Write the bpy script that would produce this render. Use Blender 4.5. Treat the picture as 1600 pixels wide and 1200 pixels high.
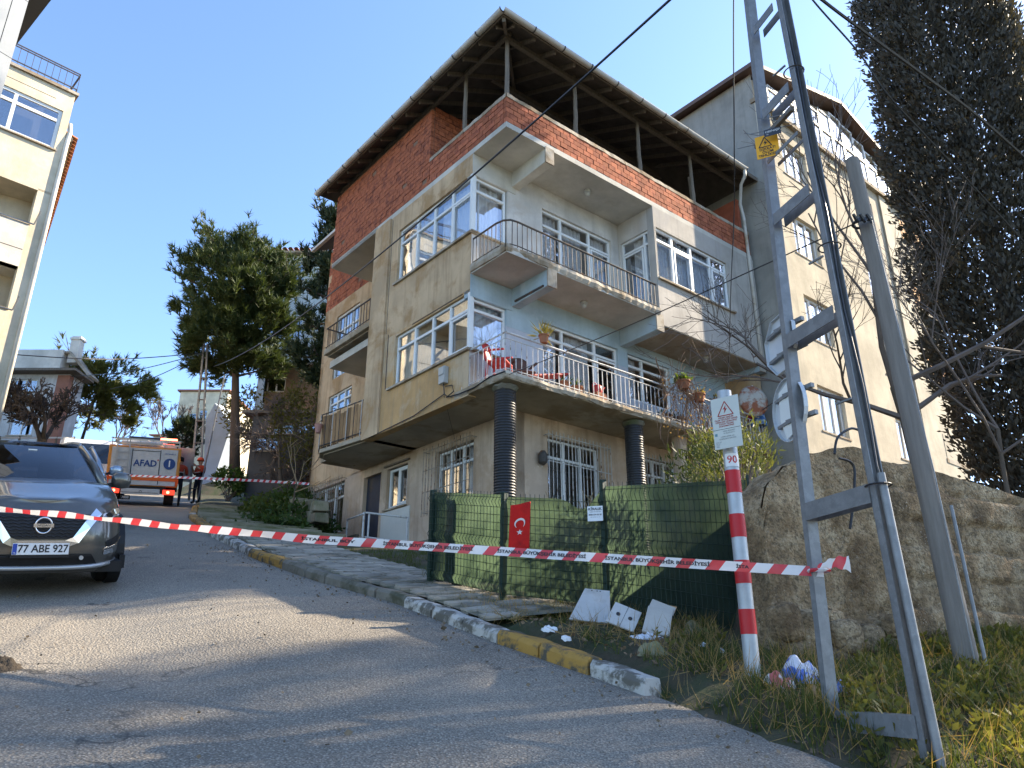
import bpy, math, random
from math import sin, cos, radians as R, pi, sqrt
from mathutils import Vector, Matrix, noise

for o in list(bpy.data.objects): bpy.data.objects.remove(o)
scene = bpy.context.scene
col = scene.collection
rnd = random.Random(7)

# ---------------------------------------------------------------- camera
PITCH = math.atan(450 / 1200)
cam_d = bpy.data.cameras.new('camera'); cam = bpy.data.objects.new('camera', cam_d); col.objects.link(cam)
cam_d.sensor_width = 36; cam_d.lens = 27.0; cam_d.clip_start = 0.05; cam_d.clip_end = 2000
cam.location = (0, 0, 0); cam.rotation_euler = (pi / 2 + PITCH, 0, 0)
scene.camera = cam
scene.render.resolution_x = 1024; scene.render.resolution_y = 768
# ---------------------------------------------------------------- sky and sun
SUN_AZ, SUN_EL = R(66), R(33)          # azimuth clockwise from +Y (straight ahead)
world = bpy.data.worlds.new('World'); scene.world = world; world.use_nodes = True
wn = world.node_tree.nodes; wl = world.node_tree.links
for n in list(wn): wn.remove(n)
w_out = wn.new('ShaderNodeOutputWorld'); w_bg = wn.new('ShaderNodeBackground'); w_sky = wn.new('ShaderNodeTexSky')
w_sky.sky_type = 'NISHITA'; w_sky.sun_disc = False; w_sky.sun_elevation = SUN_EL; w_sky.sun_rotation = SUN_AZ
w_sky.air_density = .85; w_sky.dust_density = 0.45; w_sky.ozone_density = 5.0; w_sky.altitude = 60
w_bg.inputs['Strength'].default_value = 0.15
wl.new(w_sky.outputs[0], w_bg.inputs[0]); wl.new(w_bg.outputs[0], w_out.inputs[0])
sun_d = bpy.data.lights.new('sun', 'SUN'); sun = bpy.data.objects.new('sun', sun_d); col.objects.link(sun)
sun_d.energy = 4.9; sun_d.angle = R(0.55); sun_d.color = (1.0, 0.89, 0.72)
sdir = Vector((sin(SUN_AZ) * cos(SUN_EL), cos(SUN_AZ) * cos(SUN_EL), sin(SUN_EL)))
sun.rotation_euler = sdir.to_track_quat('Z', 'Y').to_euler(); sun.location = (30, 20, 40)
vs = scene.view_settings
vs.view_transform = 'Standard'; vs.look = 'None'; vs.gamma = 1.0; vs.exposure = 1.75; vs.use_curve_mapping = False
vs.use_white_balance = True; vs.white_balance_temperature = 6900; vs.white_balance_tint = 10
scene.render.engine = 'CYCLES'
scene.cycles.max_bounces = 8; scene.cycles.transparent_max_bounces = 24; scene.cycles.diffuse_bounces = 4

# ---------------------------------------------------------------- survey helpers: photograph pixel -> point in the place
CT, ST = cos(PITCH), sin(PITCH)
def ray(px, py):
    x = px - 800; d = py - 600
    return Vector((x, 1200 * CT + d * ST, 1200 * ST - d * CT))
def atY(px, py, Y):
    r = ray(px, py); return r * (Y / r.y)
def on_vert(px, py, P0, P1):           # vertical plane through two ground points
    r = ray(px, py); n = Vector((P1[1] - P0[1], P0[0] - P1[0], 0)); n.normalize()
    return r * (n.dot(Vector((P0[0], P0[1], 0))) / n.dot(r))
def px2z(py, Y, px=800):
    return atY(px, py, Y).z

# ---------------------------------------------------------------- terrain
def plane(x, y):
    if y < 8: P = .262 * y
    elif y < 13: P = 2.096 + .24 * (y - 8)
    elif y < 48: P = 3.296 + .212 * (y - 13)
    else: P = 3.296 + 7.42 + .1 * (y - 48)
    z = -1.5 + P - .06 * max(-30, min(10, x))
    if 1 < y < 20: z -= .12 * smooth(1.6, 3.4, interp(KERB, y) - x) * smooth(3, 6, y) * (1 - smooth(12, 20, y))
    return z
def smooth(e0, e1, v):
    t = max(0, min(1, (v - e0) / (e1 - e0))); return t * t * (3 - 2 * t)
def interp(pl, y):
    if y <= pl[0][1]: return pl[0][0]
    for (x0, y0), (x1, y1) in zip(pl, pl[1:]):
        if y <= y1: return x0 + (x1 - x0) * (y - y0) / (y1 - y0)
    return pl[-1][0]
KERB = [(4.2, 1.2), (2.75, 3.0), (1.68, 4.4), (0.62, 5.72), (-0.08, 6.5), (-0.98, 7.72), (-2.15, 8.95), (-3.45, 10.6), (-5.2, 13.4), (-8.2, 19.4), (-10.9, 26), (-14, 34), (-19, 46)]
LEFT = [(-0.6, 0.2), (-2.2, 2.6), (-3.5, 4.6), (-5.0, 6.6), (-6.5, 9.0), (-8.0, 11.6), (-10.0, 15.5), (-12.6, 20.5), (-15.4, 27), (-18.6, 35), (-24, 47)]
def poly_d(pl, x, y):                  # signed distance to a polyline, positive on the right of its direction
    best = 1e9; s = 1; tt = 0; acc = 0
    for (x0, y0), (x1, y1) in zip(pl, pl[1:]):
        dx, dy = x1 - x0, y1 - y0; L2 = dx * dx + dy * dy; L = sqrt(L2)
        t = max(0, min(1, ((x - x0) * dx + (y - y0) * dy) / L2))
        ex, ey = x - x0 - t * dx, y - y0 - t * dy; d2 = ex * ex + ey * ey
        if d2 < best: best = d2; s = 1 if (dx * ey - dy * ex) < 0 else -1; tt = acc + t * L
        acc += L
    return s * sqrt(best), tt
WALL = [(1.78, 6.2), (2.4, 6.52), (3.1, 6.85), (4.2, 7.35), (6.2, 8.35), (11, 10.9)]   # foot of the retaining wall
def smooth(e0, e1, v):
    t = max(0, min(1, (v - e0) / (e1 - e0))); return t * t * (3 - 2 * t)
def ground(x, y):
    z = plane(x, y)
    d, _ = poly_d(KERB, x, y)
    if d < 0:
        dl, _ = poly_d(LEFT, x, y)
        if dl > 0: return z - .06
        return z - .05 + .16 * smooth(0, 1.2, -dl) + .06 * noise.noise((x * .8, y * .8, 3))
    if d < .32: return z - .06 if y > 5.25 else z - .045 + .13 * smooth(0, .45, d) + .03 * noise.noise((x * 4, y * 4, 2))
    g = z + .10 + .05 * noise.noise((x * 1.3, y * 1.3, 0)) * smooth(.3, 1.2, d)
    if 6.9 < y < 13.4: g -= .07 * (1 - smooth(1.3, 1.75, d)) * smooth(6.9, 7.4, y)
    g -= .75 * math.exp(-((x + 4.5) ** 2 + (y - 19.5) ** 2) / 14)
    g += 2.4 * smooth(2.2, 5.5, d) * smooth(22.5, 28, y) * (1 - smooth(-3, 3, x))
    wd, _ = poly_d(WALL, x, y)
    if wd < -0.5 and x > 2.0 and y < 16:
        g = max(g, 1.45)
    return g

# ---------------------------------------------------------------- mesh helpers
class MB:
    def __init__(s): s.v = []; s.f = []; s.m = []; s.uv = None
    def add(s, vs_, fs, m=0):
        o = len(s.v); s.v += [tuple(p) for p in vs_]
        for f in fs: s.f.append(tuple(i + o for i in f)); s.m.append(m)
        return s
    def box(s, x0, x1, y0, y1, z0, z1, m=0):
        return s.add([(x0, y0, z0), (x1, y0, z0), (x1, y1, z0), (x0, y1, z0), (x0, y0, z1), (x1, y0, z1), (x1, y1, z1), (x0, y1, z1)],
                     [(3, 2, 1, 0), (4, 5, 6, 7), (0, 1, 5, 4), (1, 2, 6, 5), (2, 3, 7, 6), (3, 0, 4, 7)], m)
    def quad(s, a, b, c, d, m=0): return s.add([a, b, c, d], [(0, 1, 2, 3)], m)
    def prism(s, poly, z0, z1, m=0):   # plan polygon extruded upward (z0/z1 may be lists)
        n = len(poly); a = z0 if isinstance(z0, (list, tuple)) else [z0] * n; b = z1 if isinstance(z1, (list, tuple)) else [z1] * n
        area = sum(poly[i][0] * poly[(i + 1) % n][1] - poly[(i + 1) % n][0] * poly[i][1] for i in range(n))
        if area < 0: poly = poly[::-1]; a = list(a)[::-1]; b = list(b)[::-1]
        vs_ = [(p[0], p[1], z) for p, z in zip(poly, a)] + [(p[0], p[1], z) for p, z in zip(poly, b)]
        return s.add(vs_, [tuple(range(n))[::-1], tuple(range(n, 2 * n))] + [(i, (i + 1) % n, n + (i + 1) % n, n + i) for i in range(n)], m)
    def bar(s, p, q, w, h=None, up=(0, 0, 1), m=0):   # rectangular bar from p to q
        p = Vector(p); q = Vector(q); h = h or w; d = (q - p).normalized(); up = Vector(up)
        if abs(d.dot(up)) > .98: up = Vector((0, 1, 0)) if abs(d.y) < .9 else Vector((1, 0, 0))
        x = d.cross(up).normalized() * (w / 2); y = x.cross(d).normalized() * (h / 2)
        vs_ = [p - x - y, p + x - y, p + x + y, p - x + y, q - x - y, q + x - y, q + x + y, q - x + y]
        return s.add(vs_, [(3, 2, 1, 0), (4, 5, 6, 7), (0, 1, 5, 4), (1, 2, 6, 5), (2, 3, 7, 6), (3, 0, 4, 7)], m)
    def tube(s, pts, r, n=8, m=0, cap=True):          # r: radius or list
        pts = [Vector(p) for p in pts]; k = len(pts)
        rs = r if isinstance(r, (list, tuple)) else [r] * k
        t0 = (pts[1] - pts[0]).normalized(); a = Vector((0, 0, 1)) if abs(t0.z) < .9 else Vector((1, 0, 0))
        nx = t0.cross(a).normalized(); vs_ = []
        for i in range(k):
            t = (pts[min(i + 1, k - 1)] - pts[max(i - 1, 0)])
            if t.length < 1e-9: t = t0
            t.normalize(); nx = (nx - t * nx.dot(t))
            if nx.length < 1e-6: nx = t.orthogonal()
            nx.normalize(); ny = t.cross(nx)
            for j in range(n):
                an = 2 * pi * j / n; vs_.append(pts[i] + (nx * cos(an) + ny * sin(an)) * rs[i])
        fs = [(i * n + j, i * n + (j + 1) % n, (i + 1) * n + (j + 1) % n, (i + 1) * n + j) for i in range(k - 1) for j in range(n)]
        if cap: fs += [tuple(range(n))[::-1], tuple(range((k - 1) * n, k * n))]
        return s.add(vs_, fs, m)
    def disc(s, c, nrm, r, n=24, t=.01, m=0):
        c = Vector(c); nrm = Vector(nrm).normalized()
        return s.tube([c - nrm * t / 2, c + nrm * t / 2], r, n, m)
    def ring(s, c, nrm, r, w, n=32, m=0, k=8):
        c = Vector(c); nrm = Vector(nrm).normalized(); a = nrm.orthogonal().normalized(); b = nrm.cross(a)
        vs_ = []; 
        for i in range(n):
            an = 2 * pi * i / n; d = a * cos(an) + b * sin(an)
            for j in range(k):
                bn = 2 * pi * j / k; vs_.append(c + d * (r + w * cos(bn)) + nrm * w * sin(bn))
        return s.add(vs_, [(i * k + j, ((i + 1) % n) * k + j, ((i + 1) % n) * k + (j + 1) % k, i * k + (j + 1) % k) for i in range(n) for j in range(k)], m)
    def lathe(s, prof, n=16, c=(0, 0, 0), m=0):       # prof list of (r,z)
        vs_ = [(c[0] + r * cos(2 * pi * j / n), c[1] + r * sin(2 * pi * j / n), c[2] + z) for r, z in prof for j in range(n)]
        fs = [(i * n + j, i * n + (j + 1) % n, (i + 1) * n + (j + 1) % n, (i + 1) * n + j) for i in range(len(prof) - 1) for j in range(n)]
        fs += [tuple(range(n))[::-1], tuple(range((len(prof) - 1) * n, len(prof) * n))]
        return s.add(vs_, fs, m)
    def grid(s, fn, nu, nv, m=0, flip=False):
        vs_ = [fn(i / nu, j / nv) for j in range(nv + 1) for i in range(nu + 1)]
        w = nu + 1
        fs = [((j * w + i), (j * w + i + 1), ((j + 1) * w + i + 1), ((j + 1) * w + i)) for j in range(nv) for i in range(nu)]
        if flip: fs = [f[::-1] for f in fs]
        return s.add(vs_, fs, m)
    def mesh(s, name, mats, smooth_=False):
        me = bpy.data.meshes.new(name); me.from_pydata([tuple(p) for p in s.v], [], s.f)
        for mm in (mats if isinstance(mats, (list, tuple)) else [mats]): me.materials.append(mm)
        if any(s.m): me.polygons.foreach_set('material_index', s.m)
        if smooth_: me.polygons.foreach_set('use_smooth', [True] * len(me.polygons))
        if s.uv:
            uvl = me.uv_layers.new(name='UVMap')
            for li, l in enumerate(me.loops): uvl.data[li].uv = s.uv[l.vertex_index]
        me.update(); return me
    def build(s, name, mats, parent=None, off=None, smooth_=False, bevel=0, loc=None):
        if off: s.v = [(p[0] + off[0], p[1] + off[1], p[2] + off[2]) for p in s.v]
        o = bpy.data.objects.new(name, s.mesh(name, mats, smooth_)); col.objects.link(o)
        if parent: o.parent = parent
        if loc: o.location = loc
        if bevel:
            b = o.modifiers.new('b', 'BEVEL'); b.width = bevel; b.segments = 2; b.limit_method = 'ANGLE'; b.angle_limit = R(40)
        return o
def smooth_angle(o, deg=40):
    o.data.polygons.foreach_set('use_smooth', [True] * len(o.data.polygons))
    try: o.data.set_sharp_from_angle(angle=R(deg))
    except Exception: pass
    return o
def tag(o, label=None, cat=None, group=None, kind=None):
    if label: o['label'] = label
    if cat: o['category'] = cat
    if group: o['group'] = group
    if kind: o['kind'] = kind
    return o
def thing(name, label, cat, loc=(0, 0, 0), rz=0, group=None, rot=None):
    o = bpy.data.objects.new(name, None); col.objects.link(o); o.empty_display_size = .2
    o.location = loc; o.rotation_euler = rot or (0, 0, rz)
    return tag(o, label, cat, group)
def link_mesh(name, me, parent=None, loc=(0, 0, 0), rot=(0, 0, 0), scale=(1, 1, 1)):
    o = bpy.data.objects.new(name, me); col.objects.link(o); o.parent = parent
    o.location = loc; o.rotation_euler = rot; o.scale = scale; return o
def copy_tree(o, parent=None):
    c = o.copy(); col.objects.link(c); c.parent = parent
    for ch in list(o.children): copy_tree(ch, c)
    return c
def text_mesh(s, size=1.0, extrude=0.0, align='CENTER', bold=0.0, spacing=1.0, xscale=1.0):
    cu = bpy.data.curves.new('lettering', 'FONT'); cu.body = s; cu.size = size; cu.extrude = extrude
    cu.align_x = align; cu.align_y = 'CENTER'; cu.offset = bold; cu.space_character = spacing; cu.resolution_u = 3
    o = bpy.data.objects.new('lettering', cu); col.objects.link(o)
    dg = bpy.context.evaluated_depsgraph_get(); dg.update()
    me = bpy.data.meshes.new_from_object(o.evaluated_get(dg)); bpy.data.objects.remove(o)
    if xscale != 1:
        for v in me.vertices: v.co.x *= xscale
    return me
def lettering(s, size, m, parent, loc, rot=(0, 0, 0), name='lettering', **k):
    me = text_mesh(s, size, **k); me.materials.clear(); me.materials.append(m)
    return link_mesh(name, me, parent, loc, rot)

# ---------------------------------------------------------------- materials
def s(r, g, b):
    f = lambda c: (c / 255 / 12.92) if c / 255 <= .04045 else ((c / 255 + .055) / 1.055) ** 2.4
    return (f(r), f(g), f(b))
def sc(c, k): return tuple(max(0, min(1, x * k)) for x in c[:3]) + (1,)
class NT:
    def __init__(self, name):
        self.m = bpy.data.materials.new(name); self.m.use_nodes = True; self.t = self.m.node_tree
        self.n = self.t.nodes; self.l = self.t.links
        for x in list(self.n): self.n.remove(x)
        self.out = self.n.new('ShaderNodeOutputMaterial')
    def new(self, t, **k):
        x = self.n.new(t)
        for a, b in k.items():
            if a in x.inputs.keys(): x.inputs[a].default_value = b
            else: setattr(x, a, b)
        return x
    def link(self, a, b): self.l.new(a, b)
    def noise(self, vec, scale, detail=5, rough=.6, dist=0):
        n = self.new('ShaderNodeTexNoise'); n.inputs['Scale'].default_value = scale; n.inputs['Detail'].default_value = detail
        n.inputs['Roughness'].default_value = rough; n.inputs['Distortion'].default_value = dist
        self.link(vec, n.inputs['Vector']); return n.outputs['Fac']
    def ramp(self, fac, stops):
        r = self.new('ShaderNodeValToRGB'); e = r.color_ramp.elements
        while len(e) < len(stops): e.new(.5)
        for i, (p, c) in enumerate(stops): e[i].position = p; e[i].color = (c[0], c[1], c[2], 1) if not isinstance(c, (int, float)) else (c, c, c, 1)
        self.link(fac, r.inputs[0]); return r.outputs[0]
    def mix(self, fac, a, b, mode='MIX'):
        x = self.new('ShaderNodeMix', data_type='RGBA', blend_type=mode); x.clamp_factor = True
        for inp, v in ((x.inputs[0], fac), (x.inputs[6], a), (x.inputs[7], b)):
            if hasattr(v, 'links'): self.link(v, inp)
            elif isinstance(v, (int, float)): inp.default_value = v
            else: inp.default_value = (v[0], v[1], v[2], 1)
        return x.outputs[2]
    def math(self, op, a, b=None, c=None):
        x = self.new('ShaderNodeMath', operation=op)
        for i, v in enumerate((a, b, c)):
            if v is None: continue
            if hasattr(v, 'links'): self.link(v, x.inputs[i])
            else: x.inputs[i].default_value = v
        return x.outputs[0]
    def pos(self): return self.new('ShaderNodeNewGeometry').outputs['Position']
    def sep(self, v):
        x = self.new('ShaderNodeSeparateXYZ'); self.link(v, x.inputs[0]); return x.outputs
    def obj(self): return self.new('ShaderNodeTexCoord').outputs['Object']
    def scaled(self, v, sx, sy, sz):
        x = self.new('ShaderNodeMapping'); x.inputs['Scale'].default_value = (sx, sy, sz); self.link(v, x.inputs['Vector']); return x.outputs[0]
    def principled(self, color, rough=.8, metal=0, spec=.3, normal=None, **k):
        p = self.new('ShaderNodeBsdfPrincipled')
        if hasattr(color, 'links'): self.link(color, p.inputs['Base Color'])
        else: p.inputs['Base Color'].default_value = (*color[:3], 1)
        if hasattr(rough, 'links'): self.link(rough, p.inputs['Roughness'])
        else: p.inputs['Roughness'].default_value = rough
        p.inputs['Metallic'].default_value = metal; p.inputs['Specular IOR Level'].default_value = spec
        if normal is not None: self.link(normal, p.inputs['Normal'])
        for a, b in k.items(): p.inputs[a.replace('_', ' ')].default_value = b
        self.link(p.outputs[0], self.out.inputs[0]); self.p = p; return p
    def bump(self, h, strength=.3, dist=.01):
        b = self.new('ShaderNodeBump'); b.inputs['Strength'].default_value = strength; b.inputs['Distance'].default_value = dist
        self.link(h, b.inputs['Height']); return b.outputs[0]
MATS = {}
def mat(name, c, rough=.85, var=.18, vs=2.5, bump=.25, bs=45, metal=0, spec=.3, rn=0, c2=None, s2=.8, t2=.55, w2=.08, coord='pos', stretch=None, bd=.008):
    """mottled base colour; c2 = second colour in blotches (noise scale s2, threshold t2, softness w2); rn = per-object value jitter"""
    if name in MATS: return MATS[name]
    t = NT(name); v = t.pos() if coord == 'pos' else t.obj()
    if stretch: v = t.scaled(v, *stretch)
    f = t.noise(v, vs, 6); cc = t.ramp(f, [(.36, sc(c, 1 - var)), (.64, sc(c, 1 + var))])
    f3 = t.noise(v, vs * 9, 4); cc = t.mix(.5, cc, t.mix(f3, sc(c, 1 - var), sc(c, 1 + var)))
    if c2 is not None:
        f2 = t.noise(v, s2, 7, .65); k = t.ramp(f2, [(t2 - w2, 0.), (t2 + w2, 1.)]); cc = t.mix(k, cc, c2)
    if rn:
        oi = t.new('ShaderNodeObjectInfo'); hs = t.new('ShaderNodeHueSaturation')
        t.link(t.math('MULTIPLY_ADD', oi.outputs['Random'], rn * 2, 1 - rn), hs.inputs['Value']); t.link(cc, hs.inputs['Color']); cc = hs.outputs[0]
    nb = t.bump(t.noise(v, bs, 5, .65), bump, bd) if bump else None
    t.principled(cc, rough, metal, spec, nb)
    MATS[name] = t.m; return t.m
def flat(name, c, rough=.5, metal=0, spec=.4, **k):
    if name in MATS: return MATS[name]
    t = NT(name); t.principled(c, rough, metal, spec, **k); MATS[name] = t.m; return t.m
def glass(name, tint=(.02, .025, .03), refl=.12, alpha=.85, rough=.01):
    if name in MATS: return MATS[name]
    t = NT(name); g = t.new('ShaderNodeBsdfGlossy'); g.inputs['Roughness'].default_value = rough; g.inputs['Color'].default_value = (.95, .97, 1, 1)
    wob = t.bump(t.noise(t.pos(), 1.1, 2), .05, .05); t.link(wob, g.inputs['Normal'])
    tr = t.new('ShaderNodeBsdfTransparent'); tr.inputs['Color'].default_value = (alpha, alpha, alpha, 1)
    lw = t.new('ShaderNodeLayerWeight'); lw.inputs['Blend'].default_value = .5
    k = t.math('MINIMUM', t.math('ADD', t.math('MULTIPLY', t.math('POWER', lw.outputs['Facing'], 4.0), .8), refl), 1.0)
    mx = t.new('ShaderNodeMixShader'); t.link(k, mx.inputs[0]); t.link(tr.outputs[0], mx.inputs[1]); t.link(g.outputs[0], mx.inputs[2])
    t.link(mx.outputs[0], t.out.inputs[0]); MATS[name] = t.m; return t.m
def leafmat(name, c, var=.35, transl=.35, rough=.6):
    if name in MATS: return MATS[name]
    t = NT(name); v = t.pos(); f = t.noise(v, 1.3, 3); f2 = t.noise(v, 23, 2)
    cc = t.mix(t.math('ADD', t.math('MULTIPLY', f, .5), t.math('MULTIPLY', f2, .5)), sc(c, 1 - var), (c[0] * (1 + var) * 1.15, c[1] * (1 + var), c[2] * (1 + var * .3)))
    p = t.principled(cc, rough, 0, .25); tr = t.new('ShaderNodeBsdfTranslucent')
    t.link(t.mix(1, cc, (1.25, 1.2, .55), 'MULTIPLY'), tr.inputs[0])
    mx = t.new('ShaderNodeMixShader'); mx.inputs[0].default_value = transl
    t.link(p.outputs[0], mx.inputs[1]); t.link(tr.outputs[0], mx.inputs[2]); t.link(mx.outputs[0], t.out.inputs[0])
    MATS[name] = t.m; return t.m
scene.cycles.use_denoising = True
KERB.insert(0, (8.6, -5)); LEFT.insert(0, (3.0, -5))
def interp(pl, y):
    if y <= pl[0][1]: return pl[0][0]
    for (x0, y0), (x1, y1) in zip(pl, pl[1:]):
        if y <= y1: return x0 + (x1 - x0) * (y - y0) / (y1 - y0)
    return pl[-1][0]
def proj(p):
    x, y, z = p; f = y * CT + z * ST; u = -y * ST + z * CT
    return 800 + 1200 * x / f, 600 - 1200 * u / f
# ---------------------------------------------------------------- asphalt
def asphalt():
    t = NT('asphalt'); v = t.pos(); vx = t.sep(v)
    big = t.noise(v, .35, 5, .6); mid = t.noise(v, 2.2, 6, .65); fine = t.noise(v, 95, 3, .7); grit = t.new('ShaderNodeTexVoronoi'); grit.inputs['Scale'].default_value = 55
    t.link(v, grit.inputs['Vector'])
    c = t.ramp(big, [(.38, (.20, .172, .136)), (.62, (.31, .27, .215))])
    c = t.mix(t.math('MULTIPLY', t.ramp(mid, [(.42, 0.), (.62, 1.)]), .45), c, (.25, .225, .185))
    c = t.mix(t.ramp(grit.outputs['Distance'], [(.15, .85), (.5, 0.)]), c, (.46, .41, .335))
    c = t.mix(t.ramp(fine, [(.42, 0.), (.66, .85)]), c, (.045, .043, .042))
    # oil drips, tar and damp marks with a shape of their own
    sp = t.noise(v, 2.7, 4, .55, .3); c = t.mix(t.ramp(sp, [(.69, 0.), (.73, .6)]), c, (.035, .035, .038))
    st = t.noise(t.scaled(v, .55, .25, .3), 1.5, 5, .6, .6); c = t.mix(t.ramp(st, [(.62, 0.), (.72, .4)]), c, (.06, .06, .063))
    cr = t.new('ShaderNodeTexVoronoi'); cr.feature = 'DISTANCE_TO_EDGE'; cr.inputs['Scale'].default_value = .4
    wv = t.new('ShaderNodeVectorMath', operation='ADD'); nz = t.new('ShaderNodeTexNoise'); nz.inputs['Scale'].default_value = 2.5; t.link(v, nz.inputs['Vector'])
    t.link(v, wv.inputs[0]); t.link(nz.outputs['Color'], wv.inputs[1]); t.link(wv.outputs[0], cr.inputs['Vector'])
    crk = t.math('MULTIPLY', t.ramp(cr.outputs['Distance'], [(.002, .8), (.008, 0.)]), t.ramp(t.noise(v, .6, 2), [(.5, 0.), (.6, 1.)]))
    c = t.mix(crk, c, (.03, .03, .03))
    h = t.math('ADD', t.math('MULTIPLY', grit.outputs['Distance'], -.8), t.math('ADD', t.math('MULTIPLY', fine, .6), t.math('MULTIPLY', mid, 1.2)))
    t.principled(c, .88, 0, .25, t.bump(h, .8, .012)); return t.m
M_asphalt = asphalt()
M_soil = mat('soil', (.085, .065, .042), .95, .35, 3, .8, 30, c2=(.035, .05, .018), s2=1.6, t2=.5, w2=.12, bd=.03)
M_conc = mat('concrete', (.33, .30, .25), .9, .22, 3, .5, 40, c2=(.20, .18, .145), s2=1.2, t2=.56, w2=.1)
M_conc_dark = mat('concrete_mossy', (.17, .15, .115), .92, .3, 4, .6, 40, c2=(.075, .085, .04), s2=1.8, t2=.55, w2=.1)

ys = [-5 + i * .5 for i in range(14)] + [2 + i * .2 for i in range(90)] + [20 + i * .5 for i in range(53)]
b = MB(); W = 24
for y in ys:
    xl, xr = interp(LEFT, y) - .15, interp(KERB, y) + .1
    for i in range(W + 1):
        x = xl + (xr - xl) * i / W
        b.v.append((x, y, plane(x, y) + .012 * noise.noise((x * .9, y * .9, 5)) - .02 * smooth(.25, 0, abs(i / W - 1) * (xr - xl))))
for j in range(len(ys) - 1):
    for i in range(W):
        k = j * (W + 1) + i; b.f.append((k, k + 1, k + W + 2, k + W + 1)); b.m.append(0)
tag(b.build('road', M_asphalt, smooth_=True), 'grey asphalt street climbing steeply away to the left', 'road', kind='structure')

xs = [-160, -110, -80, -60, -45, -35, -28] + [-24 + i * .8 for i in range(11)] + [-15.5 + i * .3 for i in range(80)] + [8.6 + i * .8 for i in range(12)] + [19, 24, 30, 40, 55, 80, 120, 160]
ys = [-40, -20, -10, -5, -2, 0] + [1 + i * .3 for i in range(97)] + [30.5 + i * 1.5 for i in range(14)] + [56, 65, 80, 110, 150, 220]
b = MB()
for y in ys:
    for x in xs: b.v.append((x, y, ground(x, y)))
n = len(xs)
for j in range(len(ys) - 1):
    for i in range(n - 1):
        k = j * n + i; b.f.append((k, k + 1, k + n + 1, k + n)); b.m.append(0)
tag(b.build('ground', M_soil, smooth_=True), 'brown earth hillside around the street and house', 'ground', kind='structure')

# ---------------------------------------------------------------- kerb, one object for each stone
M_kw = mat('kerb_white_paint', (.42, .40, .36), .85, .2, 5, .5, 40, c2=(.12, .11, .09), s2=6, t2=.5, w2=.05)
M_ky = mat('kerb_yellow_paint', (.36, .20, .045), .8, .15, 5, .5, 40, c2=(.08, .07, .05), s2=6, t2=.53, w2=.05)
M_kb = mat('kerb_bare', (.17, .155, .125), .92, .3, 5, .7, 30, c2=(.07, .07, .045), s2=3, t2=.55, w2=.08)
kerb = tag(bpy.data.objects.new('kerb', None), 'painted concrete kerb along the right edge of the street', 'kerb', kind='structure'); col.objects.link(kerb)
# resample along the polyline
def resample(pl, y0, y1, step):
    out = []; y = y0; 
    pts = []
    while y <= y1: pts.append(Vector((interp(pl, y), y, 0))); y += .02
    acc = 0; out = [pts[0]]
    for p, q in zip(pts, pts[1:]):
        acc += (q - p).length
        if acc >= step(out[-1]): out.append(q); acc = 0
    return out
kp = resample(KERB, 2.6, 30, lambda p: .5 if p.y < 9 else (.7 if p.y < 14 else 1.0))
for i, (p, q) in enumerate(zip(kp, kp[1:])):
    d = (q - p); L = d.length; d.normalize(); nr = Vector((d.y, -d.x, 0))     # to the right, away from the road
    g = .012; p2 = p + d * g; q2 = q - d * g
    mid = (p + q) / 2; px, py = proj((mid.x, mid.y, plane(mid.x, mid.y) + .1))
    m = M_kb
    if px > 1035: continue
    if 940 < px < 1012: m = M_kw
    elif 785 < px < 940: m = M_ky
    elif 645 < px < 785: m = M_kw
    elif 396 < px < 440: m = M_ky
    elif 330 < px < 385: m = M_kw
    elif 296 < px < 318: m = M_ky
    elif px < 296: m = M_kw if i % 2 else M_kb
    b = MB(); hz = .105 + rnd.uniform(-.015, .012); sh = rnd.uniform(-.015, .015)
    prof = [(-.0, -.12), (.0, hz - .035), (.03, hz), (.17, hz), (.18, hz - .03), (.18, -.12)]
    N = 5
    for k in range(N + 1):
        c = p2 + (q2 - p2) * (k / N)
        for (dx, dz) in prof:
            e = c + nr * (dx + sh); jit = .008 * noise.noise((e.x * 7, e.y * 7, dz * 9))
            b.v.append((e.x + jit, e.y + jit, plane(c.x, c.y) + dz + (jit * 1.5 if dz > 0 else 0)))
    np_ = len(prof)
    for k in range(N):
        for j in range(np_ - 1):
            a = k * np_ + j; b.f.append((a, a + 1, a + np_ + 1, a + np_)); b.m.append(0)
    b.f.append(tuple(range(np_))[::-1]); b.m.append(0); b.f.append(tuple(range(N * np_, N * np_ + np_))); b.m.append(0)
    b.build('kerb_stone', m, kerb, bevel=.006)

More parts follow.
